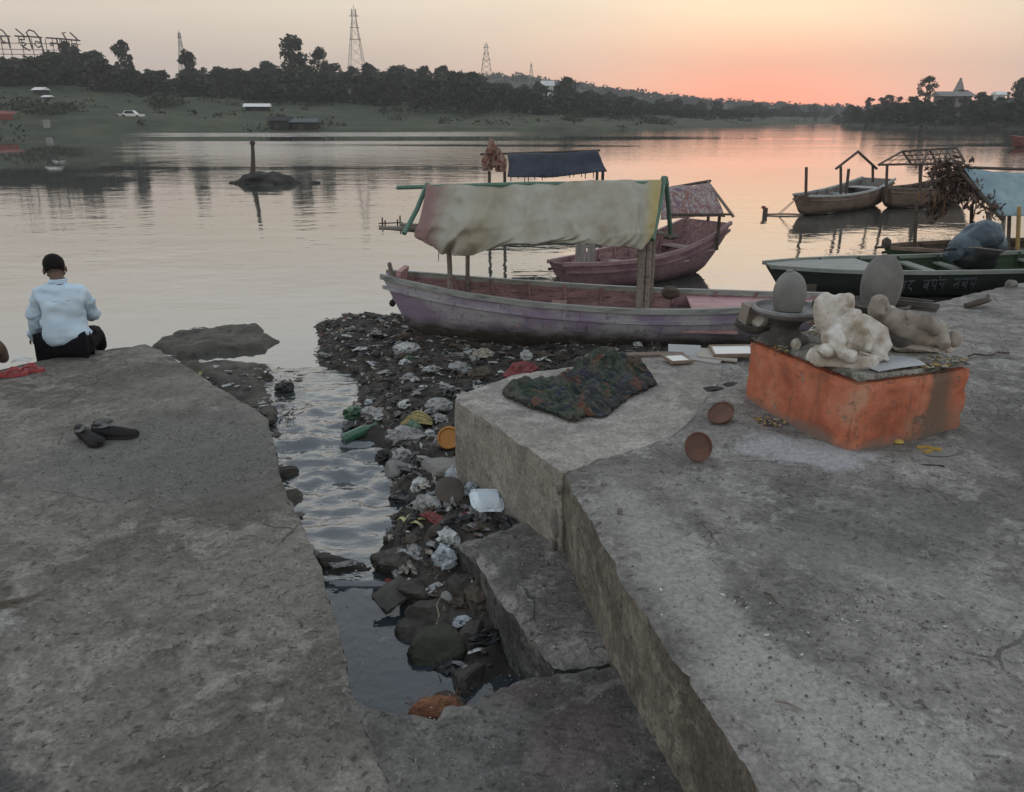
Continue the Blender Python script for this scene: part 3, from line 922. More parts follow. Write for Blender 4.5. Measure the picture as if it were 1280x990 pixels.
def pylon(px, ytop, ybase, depth, wpx, label, arms=3):
    base = D(px, ybase, depth); top = D(px, ytop, depth); k = depth / F
    zg = base.z - 14; h = top.z - zg; w1 = wpx * k / 2
    t = thing('pylon', label, 'pylon', (base.x, depth, zg))
    r = k * .27
    wz = lambda z: w1 * (1.0 if z < 14 else max(.26, 1 - (z - 14) / (h - 14) * .95))
    zs = list(np.linspace(0, h * .96, 11))
    for sx in (-1, 1):
        for sy in (-1, 1):
            MB().tube([(sx * wz(z), sy * wz(z), z) for z in zs], r, 5).build('leg', M_steel, t)
    br = MB()
    for i in range(len(zs) - 1):
        a, b = zs[i], zs[i + 1]
        for s in (-1, 1):
            br.tube([(-wz(a), s * wz(a), a), (wz(b), s * wz(b), b)], r * .45, 4); br.tube([(wz(a), s * wz(a), a), (-wz(b), s * wz(b), b)], r * .45, 4)
            br.tube([(s * wz(a), -wz(a), a), (s * wz(b), wz(b), b)], r * .45, 4); br.tube([(s * wz(a), wz(a), a), (s * wz(b), -wz(b), b)], r * .45, 4)
    br.build('lattice', M_steel, t)
    for i in range(arms):
        z = h * (.66 + .115 * i); w = max(wz(z) * 1.35, w1 * .62)
        a = MB()
        for s in (-1, 1):
            a.tube([(-w, s * wz(z) * .5, z), (w, s * wz(z) * .5, z)], r * .8, 4)
            a.tube([(s * w, 0, z), (s * wz(z) * .5, 0, z + h * .03)], r * .6, 4)
        a.build('cross_arm', M_steel, t)
    MB().tube([(0, 0, h * .94), (0, 0, h)], r, 4).build('peak', M_steel, t)
    return t


pylon(446, 6, 84, 345, 17, 'tallest lattice pylon on the far bank, near a round-headed tree')
pylon(229.5, 37, 88, 395, 8, 'small faint lattice pylon left of centre beside a bushy tree')
pylon(608, 52, 88, 520, 11, 'hazy lattice pylon on the hill crest behind the dark boat canopy')
pylon(664, 78, 100, 600, 5, 'tiny lattice pylon farthest off on the hill, right of two others')

# ---- the lettered sign on its frame
M_sign = mat('sign_iron', [(.05, .035, .03), (.09, .07, .06)], 1, .7, 0, metal=.3)
sd = shore_d(40) + 78
o0 = D(0, 60, sd); k = sd / (math.hypot(1, 0) * F) * 1.0
sg = thing('sign', 'line of large Devanagari letters on an iron frame above the far wood', 'sign', o0)
M_sign_r = .17
def zp(x, y): return (x * .0859 * k * 1.03, 0, (350 - (y)) * .0859 * k * 1.03)       # the letters' own outline, in metres
GLY = [  # strokes of each letter of the sign
    [[(-150, 200), (160, 210)], [(-20, 205), (-20, 330)], [(40, 210), (50, 300), (95, 285), (60, 265)], [(50, 290), (128, 290)], [(128, 210), (135, 350)], [(-20, 205), (-30, 130), (20, 110), (80, 145), (128, 210)]],
    [[(220, 205), (370, 215)], [(250, 120), (345, 205)], [(270, 215), (262, 290), (330, 285), (350, 300), (300, 335), (275, 310)], [(300, 335), (385, 380)], [(335, 215), (340, 250), (268, 250)]],
    [[(370, 210), (570, 225)], [(400, 215), (420, 360)], [(400, 215), (378, 165), (420, 132), (480, 150), (540, 225)], [(540, 225), (560, 390)], [(545, 285), (480, 270), (460, 310), (500, 345), (552, 325)]],
    [[(620, 228), (800, 238)], [(755, 236), (770, 350), (780, 470)], [(765, 295), (700, 292), (665, 288), (665, 318), (705, 316)]],
    [[(790, 238), (900, 246)], [(815, 240), (825, 330), (850, 318), (822, 290)], [(825, 325), (890, 318)], [(880, 245), (905, 390)], [(880, 245), (845, 165), (885, 165)]],
    [[(890, 246), (1060, 262)], [(945, 165), (1030, 250)], [(950, 255), (945, 300), (1005, 300), (1020, 320), (975, 350), (955, 325)], [(985, 345), (1040, 385)]]]
for gl in GLY:
    m = MB()
    for st in gl: m.tube([zp(x, y) for x, y in st], M_sign_r, 5)
    m.build('letter', M_sign, sg)
for y in (285, 360, 420):
    m = MB(); m.tube([zp(-160, y), zp(1060, y + 22)], .07, 4); m.build('rail', M_sign, sg)
for x in (-120, 20, 130, 290, 420, 545, 600, 690, 785, 905, 1000):
    m = MB(); a = zp(x, 225 + x * .02); m.tube([(a[0], .3, a[2]), (a[0], .3, -9.5)], .09, 4); m.build('post', M_sign, sg)

# ---- sheds, walls and vehicles on the bank
M_white = mat('chalky_white', [(.62, .62, .60), (.74, .74, .72)], 1, .8, 0)
M_shade = mat('dark_opening', [(.03, .03, .03)], 1, .9, 0)
M_red = mat('faded_red_cloth', [(.17, .05, .04), (.23, .07, .055)], 2, .85, 0)
M_tin = mat('tin_sheet', [(.50, .51, .50), (.66, .67, .66)], .7, .5, 0)


def shed(px, off, w, h, label, roofm=M_white, open_=True, name='shed', rz=0.0, dz=0.0, right=False, cat='shed', wallm=None):
    c = (on_r if right else on_l)(px, off) + Vector((0, 0, dz - .2))
    t = thing(name, label, cat, c, rz)
    m = MB(); m.box((0, 0, h * .38), (w * .9, w * .55, h * .76)); m.build('wall', wallm or M_shade, t, smooth=False)
    m = MB(); m.add([(-w * .56, -w * .42, h * .72), (w * .56, -w * .42, h * .72), (w * .56, 0, h * 1.08), (-w * .56, 0, h * 1.08), (w * .56, w * .42, h * .72), (-w * .56, w * .42, h * .72)],
                 [(0, 1, 2, 3), (3, 2, 4, 5), (0, 3, 5), (1, 4, 2), (0, 5, 4, 1)]); m.build('roof', roofm, t, smooth=False)
    m = MB(); m.box((-w * .12, -w * .285, h * .28), (w * .2, .06, h * .5)); m.build('door', M_bark, t, smooth=False)
    if wallm:
        for sx in (.12, .32):
            m = MB(); m.box((sx * w, -w * .285, h * .42), (w * .1, .05, h * .22)); m.build('window', M_shade, t, smooth=False)
    return t


shed(323, 34, 4.6, 1.7, 'low white-roofed shed on the grass of the far bank', rz=.15)
shed(57, 42, 2.6, 1.5, 'small pale shed high on the grassy far bank at left', rz=-.3, dz=.3)
shed(64, 38, 1.8, 1.0, 'smaller pale hut just below another on the far grassy bank', rz=-.3)
shed(350, 5, 3.6, 1.9, 'dark tent-like hut near the water right of the white-roofed shed', M_shade)
shed(381, 4, 4.2, 1.7, 'dark low hut at the waterside, right of its darker neighbour', mat('grey_tarp', [(.09, .10, .10)], 1, .8, 0))
shed(684, 120, 4, 4.5, 'white house peeping from the wood on the far hillside', M_tin, wallm=M_white, name='house', cat='house', dz=2.5)
shed(1186, 40, 8, 3.4, 'pale temple hall among the trees on the right bank', mat('grey_roof', [(.16, .155, .15), (.22, .21, .20)], 1, .9, 0), wallm=mat('pale_plaster', [(.20, .19, .18), (.27, .26, .245)], .5, .9, 0), right=True, name='temple_hall', cat='temple hall', dz=.7)
shed(1244, 44, 2.6, 2.2, 'white house in the wood right of the temple spire', M_white, wallm=M_white, right=True, name='house', cat='house', dz=1.4)
c = on_r(1193, 66)
t = thing('temple_spire', 'pointed temple spire rising over the trees of the right bank', 'spire', c)
zt = D(1193.5, 97, c.y).z - c.z
m = MB(); m.lathe([(1.5, -.5), (1.5, zt * .5), (1.3, zt * .55), (1.0, zt * .68), (.65, zt * .82), (.28, zt * .93)], 8); m.build('tower', mat('grey_plaster', [(.20, .18, .17), (.28, .26, .25)], .5, .9, 0), t, smooth=False)
m = MB(); m.lathe([(.35, zt * .93), (.5, zt * .95), (.1, zt * .985), (.04, zt * 1.02)], 8); m.build('finial', M_sign, t)
c = on_l(165, 16)
t = thing('parked_car', 'small white car parked on the grass near the far waterline', 'car', c, .1)
m = MB(); m.add([(-1.9, -.8, .3), (1.9, -.8, .3), (1.9, .8, .3), (-1.9, .8, .3), (-1.95, -.8, .85), (1.9, -.8, .8), (1.9, .8, .8), (-1.95, .8, .85)], [(3, 2, 1, 0), (4, 5, 6, 7), (0, 1, 5, 4), (1, 2, 6, 5), (2, 3, 7, 6), (3, 0, 4, 7)])
m.add([(-1.3, -.72, .84), (1.0, -.72, .82), (1.0, .72, .82), (-1.3, .72, .84), (-.9, -.6, 1.4), (.4, -.6, 1.4), (.4, .6, 1.4), (-.9, .6, 1.4)], [(4, 5, 6, 7), (0, 1, 5, 4), (1, 2, 6, 5), (2, 3, 7, 6), (3, 0, 4, 7)]); m.build('body', M_white, t, smooth=False)
m = MB(); m.add([(-1.05, -.735, .9), (.75, -.735, .9), (.35, -.64, 1.33), (-.8, -.64, 1.33)], [(0, 1, 2, 3)]); m.build('window', M_shade, t, smooth=False)
for sx in (-1.15, 1.15):
    for sy in (-.75, .75):
        m = MB(); m.tube([(sx, sy - .1, .32), (sx, sy + .1, .32)], .32, 10); m.build('wheel', M_shade, t)
c = on_l(152, 16)
t = thing('handcart', 'small pale handcart standing left of the white car', 'cart', c)
m = MB(); m.box((0, 0, .75), (1.4, .8, .1)); m.build('tray', M_white, t, smooth=False)
for sx in (-.5, .5):
    m = MB(); m.tube([(sx, -.45, .35), (sx, -.38, .35)], .34, 10); m.build('wheel', M_shade, t)
m = MB(); m.beam((-.6, -.3, .75), (-1.3, -.3, 1.0), .06, .06); m.build('handle', M_bark, t)
c = G(3, 165, 0) + Vector((0, 1.5, 0)); c.z = .5
t = thing('stall', 'stall with a faded red cover at the left waterside', 'stall', c)
m = MB(); m.add([(-2.4, -1, 2.4), (1.9, -1, 2.2), (1.9, 1, 2.6), (-2.4, 1, 2.8), (-2.4, -1.05, 1.0), (1.9, -1.05, .9)], [(0, 1, 2, 3), (0, 4, 5, 1)]); m.build('cover', M_red, t, smooth=False)
for sx in (-2.2, 1.7):
    for sy in (-.9, .9):
        m = MB(); m.tube([(sx, sy, -.6), (sx, sy, 2.4)], .06, 5); m.build('post', M_bark, t)
M_post = mat('dull_plaster', [(.26, .26, .25), (.34, .34, .33)], 1, .9, 0)
c = G(51, 166, 0) + Vector((0, 2, 0)); c.z = .2
t = thing('pillar', 'pale square pillar standing at the water on the far left bank', 'pillar', c)
m = MB(); m.box((0, 0, .8), (.7, .7, 1.5)); m.build('shaft', M_post, t, smooth=False)
m = MB(); m.box((0, 0, 1.6), (.85, .85, .14)); m.build('cap', M_post, t, smooth=False)
m = MB(); m.box((0, 0, -.1), (1.4, 1.4, .4)); m.build('base', M_post, t, smooth=False)


# ================================================================== BOATS
def wood(name, cols, rough=.75, dirt=None, scale=3, stretch=(1, 6, 6), bump=.5, spread=(.3, .7)):
    return mat(name, cols, scale, rough, bump, 22, .006, dirt, stretch=stretch, spread=spread)


def hull_mat(name, low, mid, high, z1, z2, scar):
    """painted planks: mud below, worn paint above, scraped through in places"""
    m, g, b, o = new_mat(name)
    oc = g.node('ShaderNodeTexCoord').outputs['Object']
    s = g.node('ShaderNodeSeparateXYZ'); g.put(s.inputs[0], oc)
    n = g.noise(g.mapping(oc, (1, 1, 2.5)), 3.2, 6, .65, .3)
    z = g.math('ADD', s.outputs[2], g.math('MULTIPLY', g.math('SUBTRACT', n, .5), .26))
    hue = g.noise(g.mapping(oc, (.9, 1, 1.4)), 2.1, 4, .6)
    c = g.mix(g.rng(hue, .40, .60), mid, high)
    c = g.mix(g.rng(z, z1, z2, 1, 0), c, low)
    sc = g.noise(g.mapping(oc, (1, 1, 3)), 9, 6, .72, .5)
    c = g.mix(g.math('MULTIPLY', g.rng(sc, .54, .66), .75), c, scar)
    dk = g.noise(g.mapping(oc, (3, 3, .5)), 7, 5, .7)
    c = g.mix(g.math('MULTIPLY', g.rng(dk, .54, .72), .55), c, tuple(x * .35 for x in low))
    g.put(b.inputs['Base Color'], c); g.put(b.inputs['Roughness'], g.rng(sc, .3, .7, .55, .85))
    b.inputs['Specular IOR Level'].default_value = .3
    pl = g.math('PINGPONG', s.outputs[2], .07)
    h = g.math('ADD', g.rng(pl, 0, .006, 0, .7), g.noise(oc, 26, 5, .7))
    g.put(b.inputs['Normal'], g.bump(h, .6, .006))
    return m


def hull(parent, L, widths, depth, rise, rake, mats, thick=.03, bottom=.62, thwarts=(), ribs=8, floor=.07, rail=(.055, .05), foredeck=None, n=26, bulge=.10, strake=True, gap=False):
    """boat along x, bow at -x. widths: [(t, half width)], rise: (bow, stern) above the sheer, rake: (bow, stern)"""
    ts = np.linspace(0, 1, n)
    wt = np.interp(ts, [a for a, _ in widths], [b for _, b in widths])
    k = np.array([.25, .5, .25]); wt[1:-1] = np.convolve(wt, k, 'valid')
    zs = depth + rise[0] * (1 - ts) ** 2.2 * (ts < 1) + rise[1] * ts ** 2.6
    xk0, xk1 = -L / 2 + rake[0], L / 2 - rake[1]
    def ring(t, w, zt, off):
        xt, xb = -L / 2 + t * L, xk0 + t * (xk1 - xk0)
        w = max(w - off, .012); zb = off * .9 + max(0, (.16 - t) / .16) ** 2 * depth * .16 + max(0, (t - .88) / .12) ** 2 * depth * .12
        pr = [(1.0, 1.0), (.985 - .2 * (1 - bottom) * .4, .72), (.93 - (1 - bottom) * .35, .40), (bottom + .06, .14), (bottom * .8, .03), (0, 0)]
        out = []
        for a, q in pr: out.append((xb + (xt - xb) * q, w * min(a + bulge * math.sin(q * math.pi) * .4, 1.03), zb + (zt - zb) * q))
        return [(x, -y, z) for x, y, z in out] + [(x, y, z) for x, y, z in out[-2::-1]]
    outer = np.array([ring(t, w, z, 0) for t, w, z in zip(ts, wt, zs)]); inner = np.array([ring(t, w, z, thick) for t, w, z in zip(ts, wt, zs)])
    mb = MB(); mb.grid(outer[::-1], 0)
    inner_in = inner.copy(); inner_in[0, :, 0] += thick; inner_in[-1, :, 0] -= thick
    mb.grid(inner_in, 1)
    m = outer.shape[1]
    for e, arr, flip in ((0, outer, False), (n - 1, outer, True)):
        f = tuple(range(m)); mb.add(arr[e], [f if not flip else f[::-1]], 0)
    for e, flip in ((0, True), (n - 1, False)):
        f = tuple(range(m)); mb.add(inner_in[e], [f if not flip else f[::-1]], 1)
    for s in (0, m - 1):
        for i in range(n - 1):
            b = len(mb.v); mb.v += [tuple(outer[i, s]), tuple(outer[i + 1, s]), tuple(inner_in[i + 1, s]), tuple(inner_in[i, s])]
            mb.f.append((b, b + 1, b + 2, b + 3)); mb.m.append(0)
    for e in (0, n - 1):
        b = len(mb.v); mb.v += [tuple(outer[e, 0]), tuple(outer[e, -1]), tuple(inner_in[e, -1]), tuple(inner_in[e, 0])]; mb.f.append((b, b + 1, b + 2, b + 3)); mb.m.append(0)
    mb.build('hull', [mats['out'], mats['in']], parent, sharp=38)
    for sd_ in (-1, 1):
        col = 0 if sd_ < 0 else m - 1
        r = MB(); P = []
        for i in range(n):
            x, y, z = outer[i, col]; yo, yi = y + sd_ * .018, y - sd_ * (rail[0] - .018)
            P.append([(x, yo, z + rail[1] * .5), (x, yo, z - rail[1] * .5), (x, yi, z - rail[1] * .5), (x, yi, z + rail[1] * .5)])
        P = np.array(P); P[0, :, 0] -= .02; P[-1, :, 0] += .02
        P[:, :, 2] += (fbm(np.c_[P[:, 0, 0], P[:, 0, 1], P[:, 0, 2]], 3, 2, 5) * .006)[:, None]
        r.grid(P, 0, closed=True); r.add(P[0], [(0, 1, 2, 3)]); r.add(P[-1], [(3, 2, 1, 0)])
        r.build('gunwale', mats['rail'], parent, sharp=30)
        if strake:
            r = MB(); P = []
            for i in range(n):
                x, y, z = outer[i, col]; y2 = y + sd_ * .012
                P.append([(x, y2, z - .09), (x, y2, z - .125), (x, y - sd_ * .02, z - .125), (x, y - sd_ * .02, z - .09)])
            r.grid(np.array(P), 0, closed=True); r.build('rubbing_strake', mats['out'], parent, sharp=30)
    fz = floor
    for i in range(3):
        r = MB(); yy = (-.36 + .36 * i) * 2 * .5
        w_ = bottom * float(np.interp(.5, ts, wt)) * .62
        r.box((0, (i - 1) * w_ * 1.02, fz), (L * .62, w_ * .97, .02)); r.build('floor_board', mats['in'], parent, smooth=False)
    for t, wd, dz in thwarts:
        i = t * (n - 1); w = float(np.interp(t, ts, wt)) - thick; z = float(np.interp(t, ts, zs)) - dz
        x = -L / 2 + t * L
        r = MB(); r.box((x, 0, z), (wd, 2 * w * .985, .028)); r.build('thwart', mats['seat'], parent, smooth=False)
    for j in range(ribs):
        t = .1 + .8 * (j + .5) / ribs
        q = np.array([np.array([np.interp(t, ts, inner_in[:, c, a]) for a in range(3)]) for c in range(m)])
        r = MB()
        q2 = q.copy(); q2[:, 1] *= .965; q2[:, 2] += .012
        r.tube([tuple(p) for p in q2[[0, 1, 2, 3]]], .017, 4); r.build('rib', mats['in'], parent)
        r = MB(); r.tube([tuple(p) for p in q2[[-1, -2, -3, -4]]], .017, 4); r.build('rib', mats['in'], parent)
    if foredeck:
        t0, t1, dz = foredeck
        tt = np.linspace(t0, t1, 10); P = []
        for t in tt:
            w = float(np.interp(t, ts, wt)) - thick * .4; z = float(np.interp(t, ts, zs)) - dz; x = -L / 2 + t * L
            P.append([(x, w * a, z + (1 - abs(a)) * .012) for a in (-1, -.6, -.2, .2, .6, 1)])
        r = MB(); r.sheet(np.array(P), .024); r.build('foredeck', mats['deck'], parent, sharp=30)
    return ts, wt, zs, outer


def place(bow, stern, name, label, z=0.0, group=None):
    b, s = Vector((bow[0], bow[1], 0)), Vector((stern[0], stern[1], 0))
    d = s - b; c = (b + s) / 2
    return thing(name, label, 'boat', (c.x, c.y, z), math.atan2(d.y, d.x), group), d.length


def to_local(t, p):
    a = -t.rotation_euler.z; q = Vector(p) - Vector(t.location)
    return Vector((q.x * math.cos(a) - q.y * math.sin(a), q.x * math.sin(a) + q.y * math.cos(a), q.z))


def cloth(name, P, mt, parent, th=.005, fold=.03, scale=3, seed=0):
    P = np.array(P, float); q = P.reshape(-1, 3)
    du = np.gradient(P, axis=0); dv = np.gradient(P, axis=1); nn = np.cross(du, dv); nn /= np.maximum(np.linalg.norm(nn, axis=2, keepdims=True), 1e-9)
    P = P + nn * (fbm(q, scale, 4, seed) * fold).reshape(P.shape[:2])[:, :, None]
    return MB().sheet(P, th).build(name, mt, parent, sharp=None)


def interp_grid(corner_rows, nu, nv):
    """smooth surface through a coarse grid of control points (rows x cols)"""
    C = np.array(corner_rows, float)
    def lin(A, n):
        m = A.shape[0]; t = np.linspace(0, m - 1, n); out = []
        for x in t:
            i = min(int(x), m - 2); f = x - i
            p0, p1, p2, p3 = A[max(i - 1, 0)], A[i], A[i + 1], A[min(i + 2, m - 1)]
            out.append(.5 * (2 * p1 + (p2 - p0) * f + (2 * p0 - 5 * p1 + 4 * p2 - p3) * f * f + (3 * p1 - p0 - 3 * p2 + p3) * f ** 3))
        return np.array(out)
    A = lin(C, nu); A = np.swapaxes(lin(np.swapaxes(A, 0, 1), nv), 0, 1)
    return A


PINK = wood('pink_paint', [(.32, .175, .18), (.43, .25, .255), (.50, .32, .32)], .7, ((.11, .085, .08), .54, .8))
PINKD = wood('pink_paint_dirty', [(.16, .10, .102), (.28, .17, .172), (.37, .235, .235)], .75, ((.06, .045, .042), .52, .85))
LILAC = hull_mat('lilac_hull', (.055, .043, .036), (.255, .205, .285), (.37, .355, .375), .20, .37, (.19, .16, .15))
GREYW = wood('weathered_rail', [(.16, .165, .155), (.27, .285, .265), (.35, .36, .34)], .8, ((.09, .08, .075), .55, .7))
POLE = wood('grey_pole', [(.12, .10, .085), (.21, .18, .155), (.27, .24, .21)], .8, None, 6)
GREENP = mat('green_pole', [(.07, .15, .11), (.12, .21, .16)], 8, .6, .3, 30, .004, ((.09, .08, .06), .56, .7))
DARKW = wood('dark_wood', [(.045, .036, .03), (.08, .064, .052), (.12, .10, .08)], .8, None, 5)

# ---- 1: the lilac boat lying at the mud, with its cream canopy
b1, L1 = place((-1.33, 8.22), (3.15, 7.66), 'covered_boat', 'lilac painted wooden boat beached at the rubbish with a cream cloth canopy', .0)
ts1, wt1, zs1, out1 = hull(b1, L1, [(0, .13), (.06, .24), (.18, .40), (.35, .52), (.55, .54), (.75, .46), (.9, .30), (1, .14)], .46, (.27, .14), (.30, .35),
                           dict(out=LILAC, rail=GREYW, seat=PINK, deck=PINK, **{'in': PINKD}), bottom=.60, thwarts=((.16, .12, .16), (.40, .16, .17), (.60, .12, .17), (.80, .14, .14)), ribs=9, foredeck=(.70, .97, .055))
m = MB(); m.box((-L1 / 2 + .17, .0, .70), (.05, .34, .20), Matrix.Rotation(.2, 3, 'Y')); m.build('bow_board', PINK, b1, sharp=30)
m = MB(); m.tube([(-L1 / 2 + .10, -.02, .6), (-L1 / 2 + .05, -.02, .86)], [.028, .022], 7); m.build('mooring_post', POLE, b1)
for xx in (-.2, .9):      # long side benches
    for sy in (-1, 1):
        m = MB(); m.box((xx - .1, sy * .38, .33), (1.05, .14, .024)); m.build('bench_board', PINK, b1, smooth=False)
loc1 = lambda px, py, dep: to_local(b1, D(px, py, dep))
# frame
RZ, EZ = 1.66, 1.17
xl, xr = loc1(540, 232, 8.1).x, loc1(831, 225, 7.85).x
for px, py, dep, top, mm, r in ((555, 366, 7.55, EZ, POLE, .026), (585, 352, 8.5, 1.2, POLE, .024), (797, 392, 7.5, EZ + .02, POLE, .036), (806, 378, 7.62, EZ + .02, POLE, .03), (812, 372, 8.36, EZ, POLE, .028)):
    a = loc1(px, py, dep); tt_ = (a.x + L1 / 2) / L1; sg_ = 1 if a.y > 0 else -1
    a.y = sg_ * (float(np.interp(tt_, ts1, wt1)) - .055); a.z = float(np.interp(tt_, ts1, zs1)) - .08
    m = MB(); m.tube([(a.x, a.y, a.z - .12), (a.x + .01, a.y, (a.z + top) / 2), (a.x, a.y, top)], r, 7); m.build('post', mm, b1)
m = MB(); a, b = loc1(496, 234.5, 8.12), loc1(836, 229, 7.82); m.tube([a, (a + b) / 2 + Vector((0, 0, .015)), b], .022, 7); m.build('ridge_pole', GREENP, b1)
m = MB(); a, b = loc1(474, 285, 7.86), loc1(822, 289, 7.60); m.tube([a, (a + b) / 2, b], .020, 7); m.build('eave_pole', POLE, b1)
m = MB(); a, b = loc1(500, 281, 8.5), loc1(830, 292, 8.3); m.tube([a, (a + b) / 2, b], .020, 7); m.build('eave_pole', POLE, b1)
m = MB(); m.tube([loc1(534, 230, 8.1), loc1(521, 262, 7.85), loc1(505, 292, 7.6)], .024, 7); m.build('rafter', GREENP, b1)
m = MB(); m.tube([loc1(534, 230, 8.12), loc1(560, 262, 8.35), loc1(572, 290, 8.5)], .02, 7); m.build('rafter', GREENP, b1)
m = MB(); m.tube([loc1(830, 222, 7.84), loc1(823, 262, 7.6), loc1(815, 300, 7.35)], .03, 7); m.build('rafter', GREENP, b1)
m = MB(); m.tube([loc1(832, 222, 7.84), loc1(836, 262, 8.1), loc1(838, 292, 8.3)], .024, 7); m.build('rafter', GREENP, b1)
m = MB(); m.tube([loc1(478, 285, 7.6), loc1(540, 291, 7.9), loc1(560, 283, 8.5)], .016, 6); m.build('cross_pole', POLE, b1)

# canopy cloth
def canopy_cloth():
    m, g, b, o = new_mat('cream_canopy')
    oc = g.node('ShaderNodeTexCoord').outputs['Object']
    n = g.noise(oc, 1.7, 10, .68, .5); n2 = g.noise(oc, 5, 9, .72)
    c = g.ramp(g.math('ADD', g.math('MULTIPLY', n, .65), g.math('MULTIPLY', n2, .35)), [(.34, (.36, .30, .20)), (.44, (.49, .455, .37)), (.54, (.55, .54, .47)), (.66, (.61, .59, .50))])
    s = g.node('ShaderNodeSeparateXYZ'); g.put(s.inputs[0], oc)
    x = g.math('ADD', s.outputs[0], g.math('MULTIPLY', g.math('SUBTRACT', n2, .5), .12))
    c = g.mix(g.math('MULTIPLY', g.rng(x, xl + .02, xl + .24, 1, 0), .8), c, (.34, .19, .19))     # red dyed end
    c = g.mix(g.math('MULTIPLY', g.rng(x, xl + .36, xl + .55, 0, 1), g.math('MULTIPLY', g.rng(x, xl + .62, xl + .95, 1, 0), .3)), c, (.40, .31, .16))
    c = g.mix(g.math('MULTIPLY', g.rng(x, xr - .22, xr - .10), .8), c, (.56, .47, .20))         # yellow border
    c = g.mix(g.math('MULTIPLY', g.rng(x, xr - .05, xr - .01), .9), c, (.45, .10, .06))
    g.put(b.inputs['Base Color'], c); b.inputs['Roughness'].default_value = .9; b.inputs['Specular IOR Level'].default_value = .1
    wv = g.noise(oc, 220, 2); g.put(b.inputs['Normal'], g.bump(g.math('ADD', g.math('MULTIPLY', wv, .2), n2), .35, .01))
    t = g.node('ShaderNodeBsdfTranslucent'); g.put(t.inputs[0], c)
    xs_ = g.node('ShaderNodeMixShader'); xs_.inputs[0].default_value = .40
    g.L.new(b.outputs[0], xs_.inputs[1]); g.L.new(t.outputs[0], xs_.inputs[2]); g.L.new(xs_.outputs[0], o.inputs[0])
    return m


def tolist(f, rows): return [[tuple(f(*p)) for p in r] for r in rows]


ctrl = tolist(loc1, [
    [(536, 262, 8.40), (600, 258, 8.40), (680, 255, 8.35), (760, 252, 8.25), (828, 250, 8.15)],
    [(534, 231, 8.10), (600, 232, 8.08), (680, 229, 8.0), (760, 226, 7.93), (827, 224, 7.86)],
    [(530, 252, 7.86), (600, 256, 7.83), (680, 252, 7.76), (760, 250, 7.68), (824, 248, 7.60)],
    [(524, 277, 7.66), (590, 282, 7.60), (680, 279, 7.52), (760, 278, 7.46), (820, 276, 7.38)],
    [(518, 295, 7.56), (572, 305, 7.50), (680, 297, 7.40), (760, 297, 7.35), (817, 293, 7.30)],
    [(534, 302, 7.57), (566, 322, 7.52), (640, 302, 7.40), (745, 304, 7.34), (803, 312, 7.29)]])
P = interp_grid(ctrl, 60, 190)
q = P.reshape(-1, 3); u = np.linspace(0, 1, 190)[None, :]; v = np.linspace(0, 1, 60)[:, None]
# the cloth hangs in folds: gathered near the left end, slack along the eave
gather = np.exp(-((u - .24 - v * .04 + .10 * (1 - v)) / .045) ** 2) * .10 - np.exp(-((u - .315 - .02 * v) / .035) ** 2) * .10 * np.clip(v * 1.3, 0, 1) - np.exp(-((u - .50 + v * .10) / .05) ** 2) * .035 * v + np.exp(-((u - .72 + v * .16) / .04) ** 2) * .035 * np.clip(1.2 - v, 0, 1) - np.exp(-((u - .88 - v * .05) / .03) ** 2) * .03
long = np.sin(u * 26 + 2.2 * np.sin(v * 3)) * .012 * np.clip(v - .25, 0, 1) + np.sin(u * 51 + v * 6) * .006 * v
rag = (fbm(np.c_[u.ravel() * 9, u.ravel() * 0, u.ravel() * 0], 1, 3, 77) * .045)[None, :] * np.clip((v - .82) / .18, 0, 1)
P[:, :, 1] += -gather - long; P[:, :, 2] += rag + gather * .2
P += ((fbm(q * np.array([1.6, 1, .7]), 4.2, 4, 78) * .022 + (1 - np.abs(fbm(q * np.array([1.5, 1, .55]) + q[:, [2, 1, 0]] * np.array([.5, 0, 0]), 3.0, 2, 79)) * 3) * .030)).reshape(P.shape[:2])[:, :, None] * np.array([.2, -1, .3])
rs_ = np.random.RandomState(6)
for (u0, u1, w, am) in [(.36, .20, .030, .075), (.30, .235, .016, -.04), (.46, .38, .02, .03), (.50, .58, .024, .035), (.66, .60, .016, .028), (.74, .80, .022, -.035), (.90, .86, .016, .028), (.83, .93, .014, .022), (.14, .08, .018, .03)] + [(c_, c_ + rs_.uniform(-.06, .06), rs_.uniform(.007, .016), rs_.uniform(-.016, .016)) for c_ in rs_.uniform(.03, .97, 16)]:
    s_ = (u - (u0 + (u1 - u0) * v)) / w                        # creases run from the ridge down to the hem
    P[:, :, 1] -= am * (-s_ * np.exp(-s_ * s_ * .8) * 1.2 + .5 * np.exp(-s_ * s_)) * np.clip(v * 1.6 - .1, 0, 1)
for vv, am in ((.62, .018), (.78, -.016), (.45, .012)):
    s_ = (v - vv - .05 * np.sin(u * 9 + vv * 20)) / .045; P[:, :, 1] -= am * (-s_ * np.exp(-s_ * s_)) * (np.sin(u * 7 + vv * 9) > -.3)
MB().sheet(P, .003).build('canopy', canopy_cloth(), b1, sharp=None)
for px, dy in ((547, 22), (560, 10)):
    a = loc1(px, 304, 7.55); m = MB(); m.tube([a, a + Vector((.01, 0, -.08)), a + Vector((.0, .01, -dy * .008))], [.006, .005, .003], 4); m.build('torn_strip', M_red, b1)
# gear lying in the stern
m = MB(); m.blob(loc1(838, 372, 7.8) + Vector((0, 0, .05)), (.10, .07, .07), .3, 2, 3); m.build('rag_bundle', DARKW, b1)

